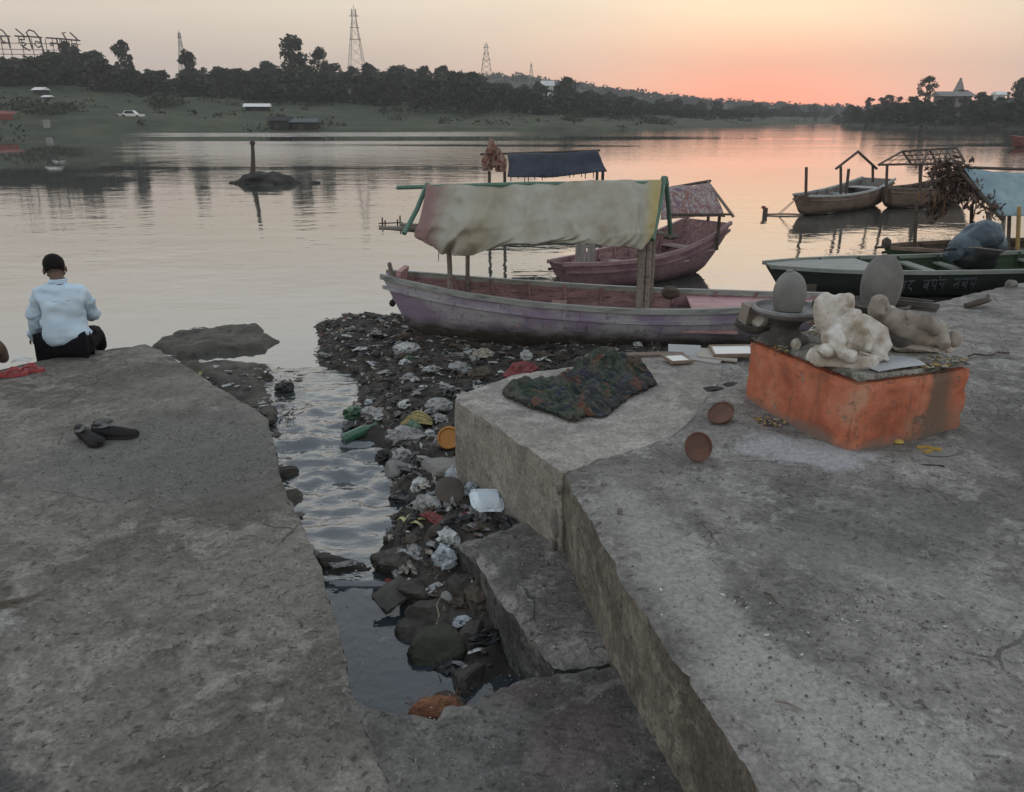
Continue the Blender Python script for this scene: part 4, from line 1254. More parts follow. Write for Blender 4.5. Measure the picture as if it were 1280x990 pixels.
# ---- 2: the pink boat behind it
b2, L2 = place((.60, 10.5), (3.10, 12.62), 'pink_boat', 'open pink wooden boat moored behind the lilac boat, its stern under a patterned cloth', -.05)
MAROON = hull_mat('maroon_hull', (.05, .036, .034), (.17, .10, .115), (.24, .15, .165), .06, .2, (.12, .085, .085))
hull(b2, L2, [(0, .16), (.12, .30), (.35, .47), (.6, .52), (.85, .49), (1, .42)], .40, (.10, .40), (.25, .42),
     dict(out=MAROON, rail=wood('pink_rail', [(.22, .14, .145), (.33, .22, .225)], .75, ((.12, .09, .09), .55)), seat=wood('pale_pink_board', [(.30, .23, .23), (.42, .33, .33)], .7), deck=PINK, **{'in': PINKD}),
     bottom=.55, thwarts=((.22, .16, .1), (.45, .16, .16), (.66, .14, .2), (.84, .2, .22)), ribs=7)
l2 = lambda px, py, dep: to_local(b2, D(px, py, dep))
for px, py, dep, top in ((897, 300, 11.9, .95), (884, 290, 12.6, 1.0)):
    a = l2(px, py, dep); m = MB(); m.tube([(a.x, a.y, a.z - .15), (a.x, a.y, top)], .025, 7); m.build('post', DARKW, b2)
BOARD = wood('grey_board', [(.16, .15, .14), (.26, .25, .235), (.33, .32, .30)], .85, ((.10, .09, .085), .55), 4, (6, 6, 1))
for px, w, yy in ((725, .14, 10.75), (738, .10, 10.95)):
    a = l2(px, 348, yy); m = MB(); m.box((a.x, a.y, .62), (w, .05, .80), Matrix.Rotation(-b2.rotation_euler.z + .1, 3, 'Z')); m.build('upright_board', BOARD, b2, smooth=False)
m = MB(); m.tube([l2(820, 238, 11.6), l2(888, 226, 12.2)], .022, 6); m.build('ridge_pole', DARKW, b2)
m = MB(); m.tube([l2(884, 227, 12.15), l2(917, 271, 11.75)], .022, 6); m.build('rafter', POLE, b2)
m = MB(); m.tube([l2(884, 227, 12.17), l2(858, 262, 12.7)], .022, 6); m.build('rafter', DARKW, b2)
m = MB(); m.tube([l2(836, 268, 11.2), l2(914, 268, 11.75)], .018, 6); m.build('eave_pole', DARKW, b2)


def patterned():
    m, g, b, o = new_mat('patterned_cloth')
    oc = g.node('ShaderNodeTexCoord').outputs['Object']
    n = g.noise(oc, 5.5, 2, .5, 2.2); w = g.noise(oc, 9, 3, .5, 1.0)
    c = g.ramp(n, [(.40, (.46, .43, .425)), (.48, (.32, .16, .15)), (.53, (.34, .18, .17)), (.60, (.46, .42, .415))])
    c = g.mix(g.math('MULTIPLY', g.rng(w, .58, .64), .7), c, (.20, .15, .24))
    g.put(b.inputs['Base Color'], c); b.inputs['Roughness'].default_value = .9
    t = g.node('ShaderNodeBsdfTranslucent'); g.put(t.inputs[0], c)
    x = g.node('ShaderNodeMixShader'); x.inputs[0].default_value = .35
    g.L.new(b.outputs[0], x.inputs[1]); g.L.new(t.outputs[0], x.inputs[2]); g.L.new(x.outputs[0], o.inputs[0])
    return m


M_pat = patterned()
ctrl = tolist(l2, [[(822, 262, 12.5), (842, 258, 12.6), (862, 256, 12.7)],
                   [(828, 236, 11.65), (858, 232, 11.9), (883, 228, 12.15)],
                   [(828, 256, 11.35), (868, 250, 11.65), (898, 249, 11.95)],
                   [(826, 274, 11.15), (868, 272, 11.45), (907, 271, 11.78)]])
cloth('canopy', interp_grid(ctrl, 22, 24), M_pat, b2, .006, .06, 3.2, 81)
m = MB(); m.blob(l2(838, 300, 11.1) + Vector((0, 0, .05)), (.12, .10, .05), .3, 2, 5); m.build('rag_bundle', DARKW, b2)
m = MB(); a = l2(696, 352, 10.5); m.blob(a, (.05, .05, .07), .3, 2, 6); m.build('bow_knob', DARKW, b2)

# ---- 3: the boat under the dark tarpaulin
b3, L3 = place((-1.0, 17.5), (2.6, 17.7), 'dark_canopy_boat', 'boat beyond the cream canopy with a dark blue tarpaulin roof', -.05)
HDARK = hull_mat('dark_hull', (.03, .026, .022), (.075, .06, .05), (.11, .09, .075), .06, .2, (.06, .05, .042))
hull(b3, L3, [(0, .1), (.15, .32), (.4, .5), (.7, .48), (1, .25)], .38, (.12, .10), (.25, .25), dict(out=HDARK, rail=DARKW, seat=DARKW, deck=DARKW, **{'in': DARKW}), thwarts=((.3, .15, .12), (.6, .15, .12)), ribs=6)
l3 = lambda px, py, dep: to_local(b3, D(px, py, dep))
M_navy = mat('navy_tarpaulin', [(.020, .024, .036), (.03, .036, .052), (.045, .05, .066)], 2, .75, .4, 8, .02)
ctrl = tolist(l3, [[(640, 212, 18.10), (690, 212, 18.10), (752, 210, 18.10)],
                   [(634, 191, 17.55), (690, 191.5, 17.55), (747, 188.5, 17.60)],
                   [(636, 206, 17.15), (692, 206, 17.15), (753, 203, 17.20)],
                   [(634, 221, 16.80), (692, 221, 16.80), (759, 214, 16.90)]])
cv3 = cloth('canopy', interp_grid(ctrl, 18, 40), M_navy, b3, .01, .035, 2.4, 83)
m = MB(); a, b = l3(600, 193, 17.55), l3(750, 188, 17.60); m.tube([a, b], .024, 6); m.build('ridge_pole', DARKW, b3)
m = MB()
for i in range(17):        # fringe of ends hanging from the eave
    a = l3(640 + i * 7.2 + random.uniform(-2, 2), 219.5 - i * .35, 16.82); m.tube([a, a - Vector((0, 0, random.uniform(.06, .14)))], [.012, .008], 4)
tag(m.build('fringe', M_navy, cv3), kind='stuff')
for px, dep in ((612, 17.10), (631, 17.00), (752, 17.10), (745, 18.00)):
    a = l3(px, 260, dep); m = MB(); m.tube([(a.x, a.y, .25), (a.x, a.y, l3(px, 214, dep).z)], .032, 6); m.build('post', DARKW, b3)
RUST = mat('rust_cloth', [(.07, .028, .025), (.20, .07, .05), (.30, .22, .18), (.10, .04, .035), (.24, .10, .07)], 6, .9, .6, 14, .03)
for i, (px, py, rx, rz_) in enumerate(((617, 200, .19, .30), (609, 206, .14, .22), (626, 207, .17, .24), (614, 186, .09, .20))):
    p_ = l3(px, py, 17.15 - .06 * i); o = crumpled((rx, rx * .7, rz_ * 1.1), 350 + i, RUST, 'cloth_bundle', p_, i * .8, 4, .35); o.parent = b3

# ---- 4, 5: two boats out on the water at right
b4, L4 = place((7.02, 19.55), (10.1, 22.4), 'grey_boat', 'grey open boat on the water with a bare pole gable, left of another bare-framed boat', -.04)
HBR = hull_mat('brown_hull', (.05, .036, .028), (.15, .105, .08), (.20, .15, .12), .06, .2, (.09, .07, .055))
PALE = wood('pale_boards', [(.24, .25, .245), (.36, .37, .36), (.43, .44, .43)], .7)
hull(b4, L4, [(0, .22), (.12, .40), (.4, .56), (.7, .58), (1, .46)], .44, (.10, .30), (.22, .35), dict(out=HBR, rail=PALE, seat=PALE, deck=PALE, **{'in': wood('greybrown', [(.12, .11, .10), (.2, .19, .18)])}),
     thwarts=((.2, .3, .08), (.45, .2, .14), (.62, .2, .14), (.86, .5, .12)), ribs=6)
l4 = lambda px, py, dep: to_local(b4, D(px, py, dep))
m = MB(); a = l4(1008, 248, 19.7); m.tube([(a.x, a.y, .3), l4(1008, 209, 19.7)], .035, 6); m.build('bow_pole', DARKW, b4)
for (ax, ay), (bx, by), nm, r in (((1051, 252), (1051, 208), 'post', .034), ((1056, 256), (1061, 211), 'post', .036), ((1091, 228), (1091, 206), 'post', .034)):
    d = 20.4 if ax < 1080 else 21.6
    m = MB(); m.tube([l4(ax, ay, d), l4(bx, by, d)], r, 6); m.build(nm, DARKW, b4)
m = MB(); m.tube([l4(1045, 211, 20.4), l4(1072, 190, 21.0)], .032, 6); m.build('rafter', DARKW, b4)
m = MB(); m.tube([l4(1072, 189, 21.0), l4(1096, 211, 21.6)], .032, 6); m.build('rafter', DARKW, b4)
b5, L5 = place((9.75, 21.2), (12.6, 22.6), 'frame_boat', 'brown boat carrying a bare lattice roof of poles, right of the grey boat', -.04)
hull(b5, L5, [(0, .2), (.15, .42), (.4, .55), (.7, .55), (1, .4)], .46, (.14, .34), (.25, .3), dict(out=HBR, rail=wood('rail_brown', [(.13, .1, .085), (.2, .16, .14)]), seat=PALE, deck=PALE, **{'in': DARKW}),
     thwarts=((.2, .2, .1), (.5, .2, .14), (.75, .2, .14)), ribs=6)
l5 = lambda px, py, dep: to_local(b5, D(px, py, dep))
EV = [(1098, 206, 20.7), (1152, 205, 20.9), (1205, 204, 21.1)]; RD = [(1128, 189, 21.7), (1162, 187, 21.9), (1196, 185, 22.1)]; FV = [(1140, 206, 22.6), (1172, 205, 22.8), (1206, 202, 23.0)]
for ln, nm in ((EV, 'eave_pole'), (RD, 'ridge_pole'), (FV, 'eave_pole')):
    m = MB(); m.tube([l5(*p) for p in ln], .03, 6); m.build(nm, DARKW, b5)
for i in range(3):
    for other in (EV, FV):
        m = MB(); m.tube([l5(*RD[i]), l5(*other[i])], .026, 6); m.build('rafter', DARKW, b5)
m = MB()
for i in range(1, 10):
    f = i / 10 * 2; j = int(min(f, 1)); w = f - j
    for A, B in ((EV, RD), (RD, FV)):
        pa = l5(*A[j]).lerp(l5(*A[j + 1]), w); pb = l5(*B[j]).lerp(l5(*B[j + 1]), w); m.tube([pa, pb], .010, 4)
for h in (.33, .66):
    for A, B in ((EV, RD), (RD, FV)): m.tube([l5(*A[i]).lerp(l5(*B[i]), h) for i in range(3)], .010, 4)
m.build('roof_lattice', DARKW, b5)
for px, y0, dep, yt in ((1109, 240, 20.75, 206), (1152, 234, 20.9, 205), (1150, 240, 22.7, 206)):
    m = MB(); a = l5(px, y0, dep); m.tube([(a.x, a.y, .25), l5(px, yt, dep)], .034, 6); m.build('post', DARKW, b5)

# ---- 6: the long dark green boat beyond the shrine
b6, L6 = place((3.50, 10.72), (9.6, 11.05), 'green_boat', 'long dark green flat boat with faded white lettering lying behind the shrine', .0)
HGR = hull_mat('green_hull', (.010, .011, .010), (.014, .019, .016), (.02, .028, .023), .05, .2, (.035, .037, .03))
INGR = wood('green_inside', [(.014, .026, .012), (.022, .045, .018), (.034, .06, .028)], .7)
RAILG = wood('pale_green_rail', [(.17, .19, .165), (.27, .29, .26)], .7)
hull(b6, L6, [(0, .16), (.08, .40), (.2, .58), (.5, .68), (.8, .62), (1, .45)], .34, (.05, .22), (.22, .3), dict(out=HGR, rail=RAILG, seat=RAILG, deck=wood('grey_deck', [(.20, .21, .19), (.31, .32, .30)], .75), **{'in': INGR}),
     thwarts=((.36, .16, .07), (.45, .12, .1), (.66, .18, .1)), ribs=8, foredeck=(.0, .24, .015), strake=False, bottom=.7)
l6 = lambda px, py, dep: to_local(b6, D(px, py, dep))
M_paint = mat('faded_lettering', [(.05, .06, .064), (.085, .10, .104)], 14, .8, 0)
def hull_pt(x, z):
    t = (x + L6 / 2) / L6; w = float(np.interp(t, [0, .08, .2, .5, .8, 1], [.16, .40, .58, .68, .62, .45]))
    return (x, -(w * (.90 + .1 * min(z / .34, 1)) + .012), z)
rr = random.Random(3)
xa, xb = l6(1126, 360, 10).x, l6(1236, 345, 10).x
LET = [[[(0, 1), (.9, 1)], [(.7, 1), (.7, 0)], [(.7, .5), (.3, .5), (.15, .35), (.3, .2)]], [[(0, 1), (.9, 1)], [(.75, 1), (.75, 0)], [(.3, 1), (.3, .4), (.75, .4)]], [[(0, 1), (.9, 1)], [(.45, 1), (.45, .7), (.15, .6), (.2, .3), (.6, .25), (.75, 0)]],
       [[(0, 1), (.9, 1)], [(.75, 1), (.75, 0)], [(.75, .6), (.3, .65), (.2, .4), (.45, .25), (.75, .45)]], [[(0, 1), (.9, 1)], [(.7, 1), (.7, 0)], [(.2, 1), (.25, .5), (.7, .55)], [(.2, .9), (-.1, 1.35)]]]
nl = 11; cw = (xb - xa) / nl
for i in range(nl):
    if i in (3, 7): continue
    m = MB()
    for st in LET[(i * 3 + 1) % 5]:
        pts = []
        for a, bz in st: pts.append(hull_pt(xa + cw * (i + a * .95), .12 + bz * .13 + .012 * i * .4))
        for p0, p1 in zip(pts[:-1], pts[1:]): m.beam(p0, p1, .006, .020)
    m.build('letter', M_paint, b6, smooth=False)
# a block and oddments inside
m = MB(); m.box(l6(1010, 366, 10.2) + Vector((0, -.04, .06)), (.16, .03, .12)); m.build('patch_plate', DARKW, b6, smooth=False)

# ---- 7: the boat with the blue tarpaulin
b7, L7 = place((5.82, 12.25), (10.9, 12.95), 'blue_canopy_boat', 'boat at the right edge under a pale blue tarpaulin roof hung with dry garlands', -.03)
HG7 = hull_mat('brown_green_hull', (.04, .034, .024), (.04, .075, .03), (.09, .10, .06), .03, .12, (.13, .10, .08))
hull(b7, L7, [(0, .12), (.1, .36), (.3, .58), (.6, .62), (1, .45)], .36, (.06, .12), (.22, .3), dict(out=HG7, rail=wood('brown_rail', [(.15, .11, .085), (.24, .18, .14)]), seat=wood('brown_seat', [(.12, .085, .065), (.2, .15, .12)]), deck=DARKW, **{'in': DARKW}),
     thwarts=((.12, .2, .05), (.3, .25, .1), (.5, .2, .12), (.7, .2, .12)), ribs=7)
l7 = lambda px, py, dep: to_local(b7, D(px, py, dep))
m = MB(); a = l7(1108, 304, 12.2); m.blob((a.x, a.y, a.z), (.07, .06, .09), .3, 2, 4); m.build('bow_knob', DARKW, b7)
m = MB(); m.tube([l7(1094, 309, 12.1), l7(1112, 309, 12.2)], .02, 5); m.build('bow_pin', DARKW, b7)
M_blue = mat('blue_tarpaulin', [(.20, .30, .34), (.27, .38, .42), (.34, .45, .48)], 2.2, .6, .6, 9, .02, ((.18, .22, .24), .56, .6), trans=.25)
ctrl = tolist(l7, [[(1215, 250, 13.4), (1300, 250, 13.5), (1420, 250, 13.7)],
                   [(1202, 211, 12.75), (1290, 216, 12.9), (1420, 216, 13.1)],
                   [(1226, 240, 12.2), (1310, 242, 12.35), (1440, 244, 12.5)],
                   [(1250, 270, 11.75), (1330, 272, 11.9), (1460, 276, 12.1)]])
cloth('canopy', interp_grid(ctrl, 24, 44), M_blue, b7, .006, .05, 2.6, 87)
m = MB(); m.tube([l7(1196, 209, 12.72), l7(1420, 216, 13.1)], .026, 6); m.build('ridge_pole', DARKW, b7)
m = MB(); m.tube([l7(1196, 208, 12.72), l7(1253, 274, 11.72)], .03, 6); m.build('rafter', DARKW, b7)
m = MB(); m.tube([l7(1198, 208, 12.75), l7(1165, 262, 13.3)], .03, 6); m.build('rafter', DARKW, b7)
YEL = mat('yellow_post', [(.33, .22, .09), (.45, .31, .13)], 8, .8, .3)
for px, y0, y1, dep, mm in ((1255, 312, 266, 11.85, POLE), (1274, 318, 258, 11.8, YEL), (1262, 308, 262, 12.9, POLE), (1146, 300, 250, 12.6, DARKW), (1215, 300, 255, 13.2, DARKW)):
    m = MB(); a = l7(px, y0, dep); m.tube([(a.x, a.y, .2), l7(px, y1, dep)], .03, 6); m.build('post', mm, b7)
DRY = mat('dry_leaves', [(.05, .036, .03), (.10, .072, .06), (.16, .12, .10), (.12, .085, .085)], 9, .95, 0)
rs = np.random.RandomState(21); m = MB(); vs = []; fs = []
path = [(1163, 206, 12.95), (1180, 210, 12.85), (1194, 208, 12.72), (1203, 214, 12.7), (1213, 226, 12.5), (1224, 240, 12.25), (1236, 253, 12.0), (1247, 266, 11.8)]
path2 = [(1196, 212, 12.75), (1188, 225, 12.9), (1180, 238, 13.0), (1172, 252, 13.1), (1166, 262, 13.2)]
path3 = [(1170, 212, 12.95), (1184, 219, 12.85), (1200, 230, 12.75), (1215, 242, 12.5)]
for pth, rad, num in ((path, .13, 560), (path2, .17, 460), (path3, .16, 460)):
    C = np.array([tuple(l7(*p)) for p in pth])
    for i in range(num):
        t = rs.uniform(0, len(C) - 1.001); j = int(t); c = C[j] + (C[j + 1] - C[j]) * (t - j)
        p = c + rs.normal(size=3) * rad * .55 * (1.2 - .5 * t / len(C)); p[2] -= abs(rs.normal()) * rad * .5
        u = rs.normal(size=3); u[2] -= .7; u /= np.linalg.norm(u); v = np.cross(u, rs.normal(size=3)); v /= np.linalg.norm(v); s = rs.uniform(.03, .085); b = len(vs)
        vs += [p - u * s, p + v * s * .35, p + u * s, p - v * s * .35]; fs.append((b, b + 1, b + 2, b + 3))
tag(m.add(vs, fs).build('dry_garland', DRY, b7, smooth=False), kind='stuff')
m = MB()
for px in (1150, 1158, 1170, 1176, 1183, 1192, 1200, 1222):
    a = l7(px + rs.uniform(-2, 2), 240 + (px > 1200) * 18, 12.8); ln = rs.uniform(.18, .5)
    for k in range(int(ln / .035)): m.blob(a + Vector((rs.uniform(-.012, .012), rs.uniform(-.01, .01), -k * .035)), (.016, .016, .02), .2, 2, k, 1)
tag(m.build('hanging_string', mat('dry_marigold', [(.12, .07, .04), (.24, .14, .07)], 20, .9, 0), b7), kind='stuff')

# ---- the covered motor between these two boats
mt = thing('outboard_motor', 'outboard motor wrapped in a blue-grey cover on the green boat', 'motor', D(1217, 325, 10.95) - Vector((0, 0, .02)), .1)
m = MB()
for c, r in (((.06, 0, .36), (.27, .24, .17)), ((.10, 0, .45), (.19, .19, .12)), ((-.16, 0, .22), (.22, .2, .16)), ((-.30, 0, .12), (.12, .16, .10)), ((.26, 0, .24), (.12, .18, .16))): m.blob(c, r, .12, 1.6, 3)
o = remeshed(m, 'cover', mat('motor_cover', [(.04, .06, .08), (.075, .105, .13), (.14, .18, .21)], 3, .45, .6, 12, .015), .022, mt, smooth=2)
co = np.array([v_.co[:] for v_ in o.data.vertices]); no = np.array([v_.normal[:] for v_ in o.data.vertices])
co += no * ((1 - np.abs(fbm(co * np.array([1, 1, .5]), 7, 3, 88)) * 3.2) * .022)[:, None]; co[:, 2] -= np.clip(.10 - co[:, 2], 0, 1) * .3
o.data.vertices.foreach_set('co', co.ravel()); o.data.set_sharp_from_angle(angle=R(24))
m = MB(); m.tube([(.34 * math.cos(a_ / 12 * 6.283) + .02, .27 * math.sin(a_ / 12 * 6.283), .20 + .03 * math.sin(a_)) for a_ in range(13)], .010, 5); m.build('tie_rope', POLE, mt)
m = MB()
for c, r in (((.06, -.02, .13), (.28, .22, .16)), ((.1, -.02, .0), (.24, .18, .16)), ((-.12, -.02, .04), (.2, .18, .14))): m.blob(c, r, .1, 1.6, 5)
remeshed(m, 'engine', mat('black_engine', [(.012, .012, .013), (.022, .022, .024)], 4, .5, .3), .03, mt, smooth=2)
m = MB(); m.tube([(0, 0, .05), (.02, .02, -.3), (.02, .02, -.42)], [.05, .045, .03], 8); m.build('shaft', M_shade, mt)
m = MB(); m.tube([(-.2, -.05, .16), (-.42, -.1, .2), (-.55, -.12, .18)], .018, 6); m.build('tiller', M_shade, mt)
m = MB(); m.box((.0, .0, -.05), (.16, .22, .16)); m.build('clamp', M_shade, mt, smooth=False)

# ---- small far boats
for px, py, lab, w in ((1240, 162.5, 'tiny dark boat far out near the right bank', 3.4),):
    a = G(px, py, 0); t = thing('rowing_boat', lab, 'boat', (a.x, a.y, -.05), .25)
    hull(t, w, [(0, .1), (.3, .6), (.7, .6), (1, .3)], .6, (.4, .2), (.3, .3), dict(out=M_shade, rail=DARKW, seat=DARKW, deck=DARKW, **{'in': DARKW}), ribs=0, thwarts=((.5, .3, .1),), n=10, strake=False)
    m = MB(); m.blob((-.2, 0, .9), (.9, .4, .4), .3, 2, 3); m.build('load', M_shade, t)
a = G(1296, 184, 0); t = thing('red_boat', 'reddish boat cut off by the right edge of the view', 'boat', (a.x, a.y, -.05), .1)
hull(t, 4.6, [(0, .2), (.3, .7), (.7, .7), (1, .4)], .55, (.4, .2), (.35, .3), dict(out=hull_mat('red_hull', (.05, .03, .028), (.17, .05, .05), (.22, .08, .075), .05, .2, (.1, .05, .05)), rail=PINK, seat=PINK, deck=PINK, **{'in': PINKD}), ribs=4, thwarts=((.5, .3, .1),), n=14)

# ---- islet, stakes and marker frames standing in the river
c = G(334, 229, 0)
isl = thing('rock_islet', 'low dark rock islet in the river at left carrying a leaning post', 'rock', c)
ROCK = mat('wet_rock', [(.018, .018, .017), (.035, .034, .031), (.06, .057, .05)], 2.5, .8, .9, 9, .05)
m = MB()
for x, y, rx, ry, rz_ in ((-.3, 0, .7, .6, .42), (.25, .1, .75, .6, .36), (.75, 0, .35, .35, .28), (-.85, 0, .4, .3, .14), (1.05, .1, .2, .2, .10), (0, -.2, .9, .5, .16)): m.blob((x, y, 0), (rx, ry, rz_), .4, 1.8, int(x * 10) + 7, 3)
m.build('rock', ROCK, isl)
m = MB(); m.blob((-1.25, 0, .02), (.16, .1, .05), .3, 2, 3); m.blob((1.75, .0, .0), (.22, .16, .09), .3, 2, 4); m.blob((.4, -.95, 0), (.2, .1, .04), .3, 2, 5); m.build('rock', ROCK, isl)
t = thing('post', 'leaning wooden post standing on the dark rock islet', 'post', (c.x - .45, c.y, .3))
m = MB(); m.tube([(-.05, 0, 0), (0, 0, .35), (.04, 0, .75), (.06, 0, 1.15)], [.11, .085, .07, .06], 7); m.build('pole', DARKW, t)
m = MB(); m.blob((.06, 0, 1.12), (.10, .09, .10), .4, 2, 3); m.build('head', DARKW, t)
c = G(956, 269, 0)
t = thing('mooring_stake', 'short stake with a float tied by ropes to the grey boat', 'stake', c)
m = MB(); m.tube([(0, 0, -.4), (0, 0, .18)], .06, 7); m.build('stake', DARKW, t)
m = MB(); m.tube([(-.05, 0, .16), (-.05, 0, .22)], .05, 7); m.build('cap', M_red, t)
m = MB(); m.tube([(0, 0, .02), (.5, 0, .03), (.95, -.02, .02)], .022, 5); m.build('float_pole', POLE, t)
bowp = Vector((7.05, 19.6, .55)) - c
for sy in (-.06, .06):
    m = MB(); m.tube([(.35, sy, .03), (bowp.x * .6, bowp.y * .6 + sy, .2), (bowp.x, bowp.y, bowp.z)], .008, 4); m.build('rope', POLE, t)
c = G(480, 281, 0)
t = thing('stick_marker', 'small frame of sticks in the water at the left end of the cream canopy', 'marker', c)
for x, h in ((-.04, .16), (.3, .12), (.36, .2), (.02, .1)):
    m = MB(); m.tube([(x, 0, -.3), (x + .01, 0, h)], .018, 5); m.build('stick', DARKW, t)
m = MB(); m.tube([(-.12, 0, .03), (.42, 0, .05)], .014, 5); m.build('stick', DARKW, t)
c = G(490.5, 379, .05)
t = tag(MB().blob((0, 0, 0), (.035, .035, .04), .15, 2, 3).build('float', M_shade, loc=D(490.5, 379, 8.3)), 'small black float hanging at the bow of the lilac boat', 'float')
m = MB(); m.tube([(0, 0, 0), (.03, -.02, .2), (.06, 0, .34)], .005, 4); m.build('cord', M_shade, t)


# ================================================================== PEOPLE
SKIN = mat('skin', [(.10, .062, .045), (.14, .088, .064)], 9, .6, .2, 60, .002)
HAIR = mat('hair', [(.006, .0055, .005), (.016, .014, .012)], 40, .8, 1.0, 120, .008, spec=.12)


def seated(name, label, loc, rz, shirt, trousers, pose, cuff=True):
    t = thing(name, label, 'person', loc, rz)
    J = pose
    names = list(J); idx = {n: i for i, n in enumerate(names)}
    chain = [('pelvis', 'waist'), ('waist', 'chest'), ('chest', 'neck0'), ('neck0', 'neck'), ('neck', 'skull'), ('skull', 'crown')]
    for s in 'lr': chain += [('chest', s + 'sho'), (s + 'sho', s + 'elb'), (s + 'elb', s + 'wri'), (s + 'wri', s + 'palm'), ('pelvis', s + 'hip'), (s + 'hip', s + 'knee'), (s + 'knee', s + 'ank'), (s + 'ank', s + 'toe')]
    joints = [J[n] for n in names]; edges = [(idx[a], idx[b]) for a, b in chain]
    for s in 'lr':                      # five fingers rooted in the palm
        w, p = Vector(J[s + 'wri'][:3]), Vector(J[s + 'palm'][:3]); d = (p - w).normalized()
        sd_ = d.cross(Vector((0, 0, 1))).normalized(); up = sd_.cross(d).normalized()
        for k, (off, ln) in enumerate(((-.030, .060), (-.010, .072), (.010, .068), (.028, .054))):
            a = p + d * .018 + sd_ * off; b_ = a + d * ln * .5 - up * .008 + sd_ * off * .2; c_ = b_ + d * ln * .42 - up * .026
            i0 = len(joints); joints += [(*a, .010), (*b_, .0088), (*c_, .007)]; edges += [(idx[s + 'palm'], i0), (i0, i0 + 1), (i0 + 1, i0 + 2)]
        th = 1 if s == 'l' else -1
        a = w + d * .035 + sd_ * .034 * th; b_ = a + d * .03 + sd_ * .018 * th - up * .012; i0 = len(joints)
        joints += [(*a, .012), (*b_, .0095)]; edges += [(idx[s + 'wri'], i0), (i0, i0 + 1)]
    body = skinned('body', joints, edges, SKIN, t)
    # head over the skull: face, nose, ears
    sk, cw = Vector(J['skull'][:3]), Vector(J['crown'][:3]); upv = (cw - sk).normalized(); fw = Vector(J['_face']) if '_face' in J else Vector((-.25, .93, -.25))
    return t, body


def head(t, c, yaw, pitch, roll=0.0):
    M = Matrix.Rotation(yaw, 3, 'Z') @ Matrix.Rotation(pitch, 3, 'X') @ Matrix.Rotation(roll, 3, 'Y')
    mp = lambda p: Vector(c) + M @ Vector(p)
    m = MB()
    rot = np.array(M)
    for p, r in (((0, -.005, .03), (.076, .094, .088)), ((0, .035, -.045), (.056, .060, .062)), ((0, .075, -.085), (.030, .028, .024)), ((0, .098, -.018), (.012, .018, .024)), ((0, .09, .012), (.045, .014, .012)), ((0, .088, -.058), (.024, .012, .010))):
        m.blob(mp(p), r, .0, 1, 0, 3, rot=rot)
    for s in (-1, 1):
        m.blob(mp((s * .083, -.010, -.012)), (.012, .022, .034), .05, 2, 2, 2, rot=rot)
        m.blob(mp((s * .055, .045, -.03)), (.020, .026, .02), 0, 1, 1, 2, rot=rot)
    m.tube([mp((0, -.03, -.15)), mp((0, -.01, -.03))], [.054, .052], 12)
    o = remeshed(m, 'head', SKIN, .009, t, smooth=3)
    e = MB()
    for s in (-1, 1): e.blob(mp((s * .032, .083, .0)), (.012, .008, .008), 0, 1, 1, 2, rot=rot)
    e.build('eyes', M_shade, o)
    h = MB()
    V, Fc = ico(4); keep = []
    P = V * np.array([.085, .104, .096]) * (1 + .05 * fbm(V, 6, 3, 5))[:, None] + np.array([0, -.010, .036])
    ok = (V[:, 2] > .12) | ((V[:, 1] < .15) & (V[:, 2] > -.62 - .1 * np.abs(V[:, 0])))
    ok &= ~((V[:, 1] > .62) & (V[:, 2] < .45))
    P = P @ rot.T + np.array(c)
    fs = [f for f in Fc if all(ok[i] for i in f)]
    used = sorted({i for f in fs for i in f}); mpi = {i: k for k, i in enumerate(used)}
    h.add(P[used], [tuple(mpi[i] for i in f) for f in fs])
    ho = h.build('hair', HAIR, o, sharp=None)
    s_ = ho.modifiers.new('t', 'SOLIDIFY'); s_.thickness = .014; s_.offset = -1; evaluated(ho, 'hair')
    return o


def garment(name, joints, edges, mt, t, voxel=.014, rough=.0, folds=.0, seed=0, cuts=()):
    o = skinned(name, joints, edges, mt, t, 3)
    n = len(o.data.vertices); co = np.empty(n * 3); o.data.vertices.foreach_get('co', co); co = co.reshape(-1, 3); no = np.empty(n * 3); o.data.vertices.foreach_get('normal', no); no = no.reshape(-1, 3)
    f = 1 - np.abs(fbm(co * np.array([1, 1, 2.2]) + co[:, [2, 0, 1]] * np.array([.8, 0, 0]), 6, 2, seed)) * 3.4
    f2 = 1 - np.abs(fbm(co * np.array([1.4, 1, 1]), 13, 2, seed + 4)) * 3.4
    co += no * (np.maximum(f, -.8) * folds + np.maximum(f2, -.8) * folds * .45)[:, None]
    o.data.vertices.foreach_set('co', co.ravel()); o.data.update()
    return o


SHIRT = mat('blue_shirt', [(.43, .55, .65), (.51, .63, .73), (.56, .68, .77)], 5, .9, .5, 30, .006)
TROUS = mat('black_trousers', [(.007, .007, .009), (.014, .014, .016)], 5, .92, .4, 30, .004, spec=.08)

pose = dict(pelvis=(0, .01, .11, .10), waist=(.015, .045, .26, .070), chest=(-.005, .085, .46, .070), neck0=(-.02, .12, .575, .06), neck=(-.035, .15, .635, .05), skull=(-.05, .18, .675, .055), crown=(-.056, .20, .72, .05),
            lsho=(-.155, .085, .515, .045), lelb=(-.262, .06, .28, .034), lwri=(-.300, .13, .13, .026), lpalm=(-.345, .21, .10, (.036, .018)),
            rsho=(.145, .105, .51, .045), relb=(.165, .25, .30, .034), rwri=(.05, .42, .24, .030), rpalm=(-.02, .45, .22, (.036, .018)),
            lhip=(-.10, .04, .10, .08), lknee=(-.33, .32, .13, .056), lank=(-.10, .50, .07, .040), ltoe=(.04, .60, .04, .035),
            rhip=(.11, .05, .10, .095), rknee=(.05, .50, .075, .056), rank=(.02, .60, -.16, .040), rtoe=(.02, .70, -.20, .035))
man_at = G(77, 449, ZL) + Vector((0, .10, 0))
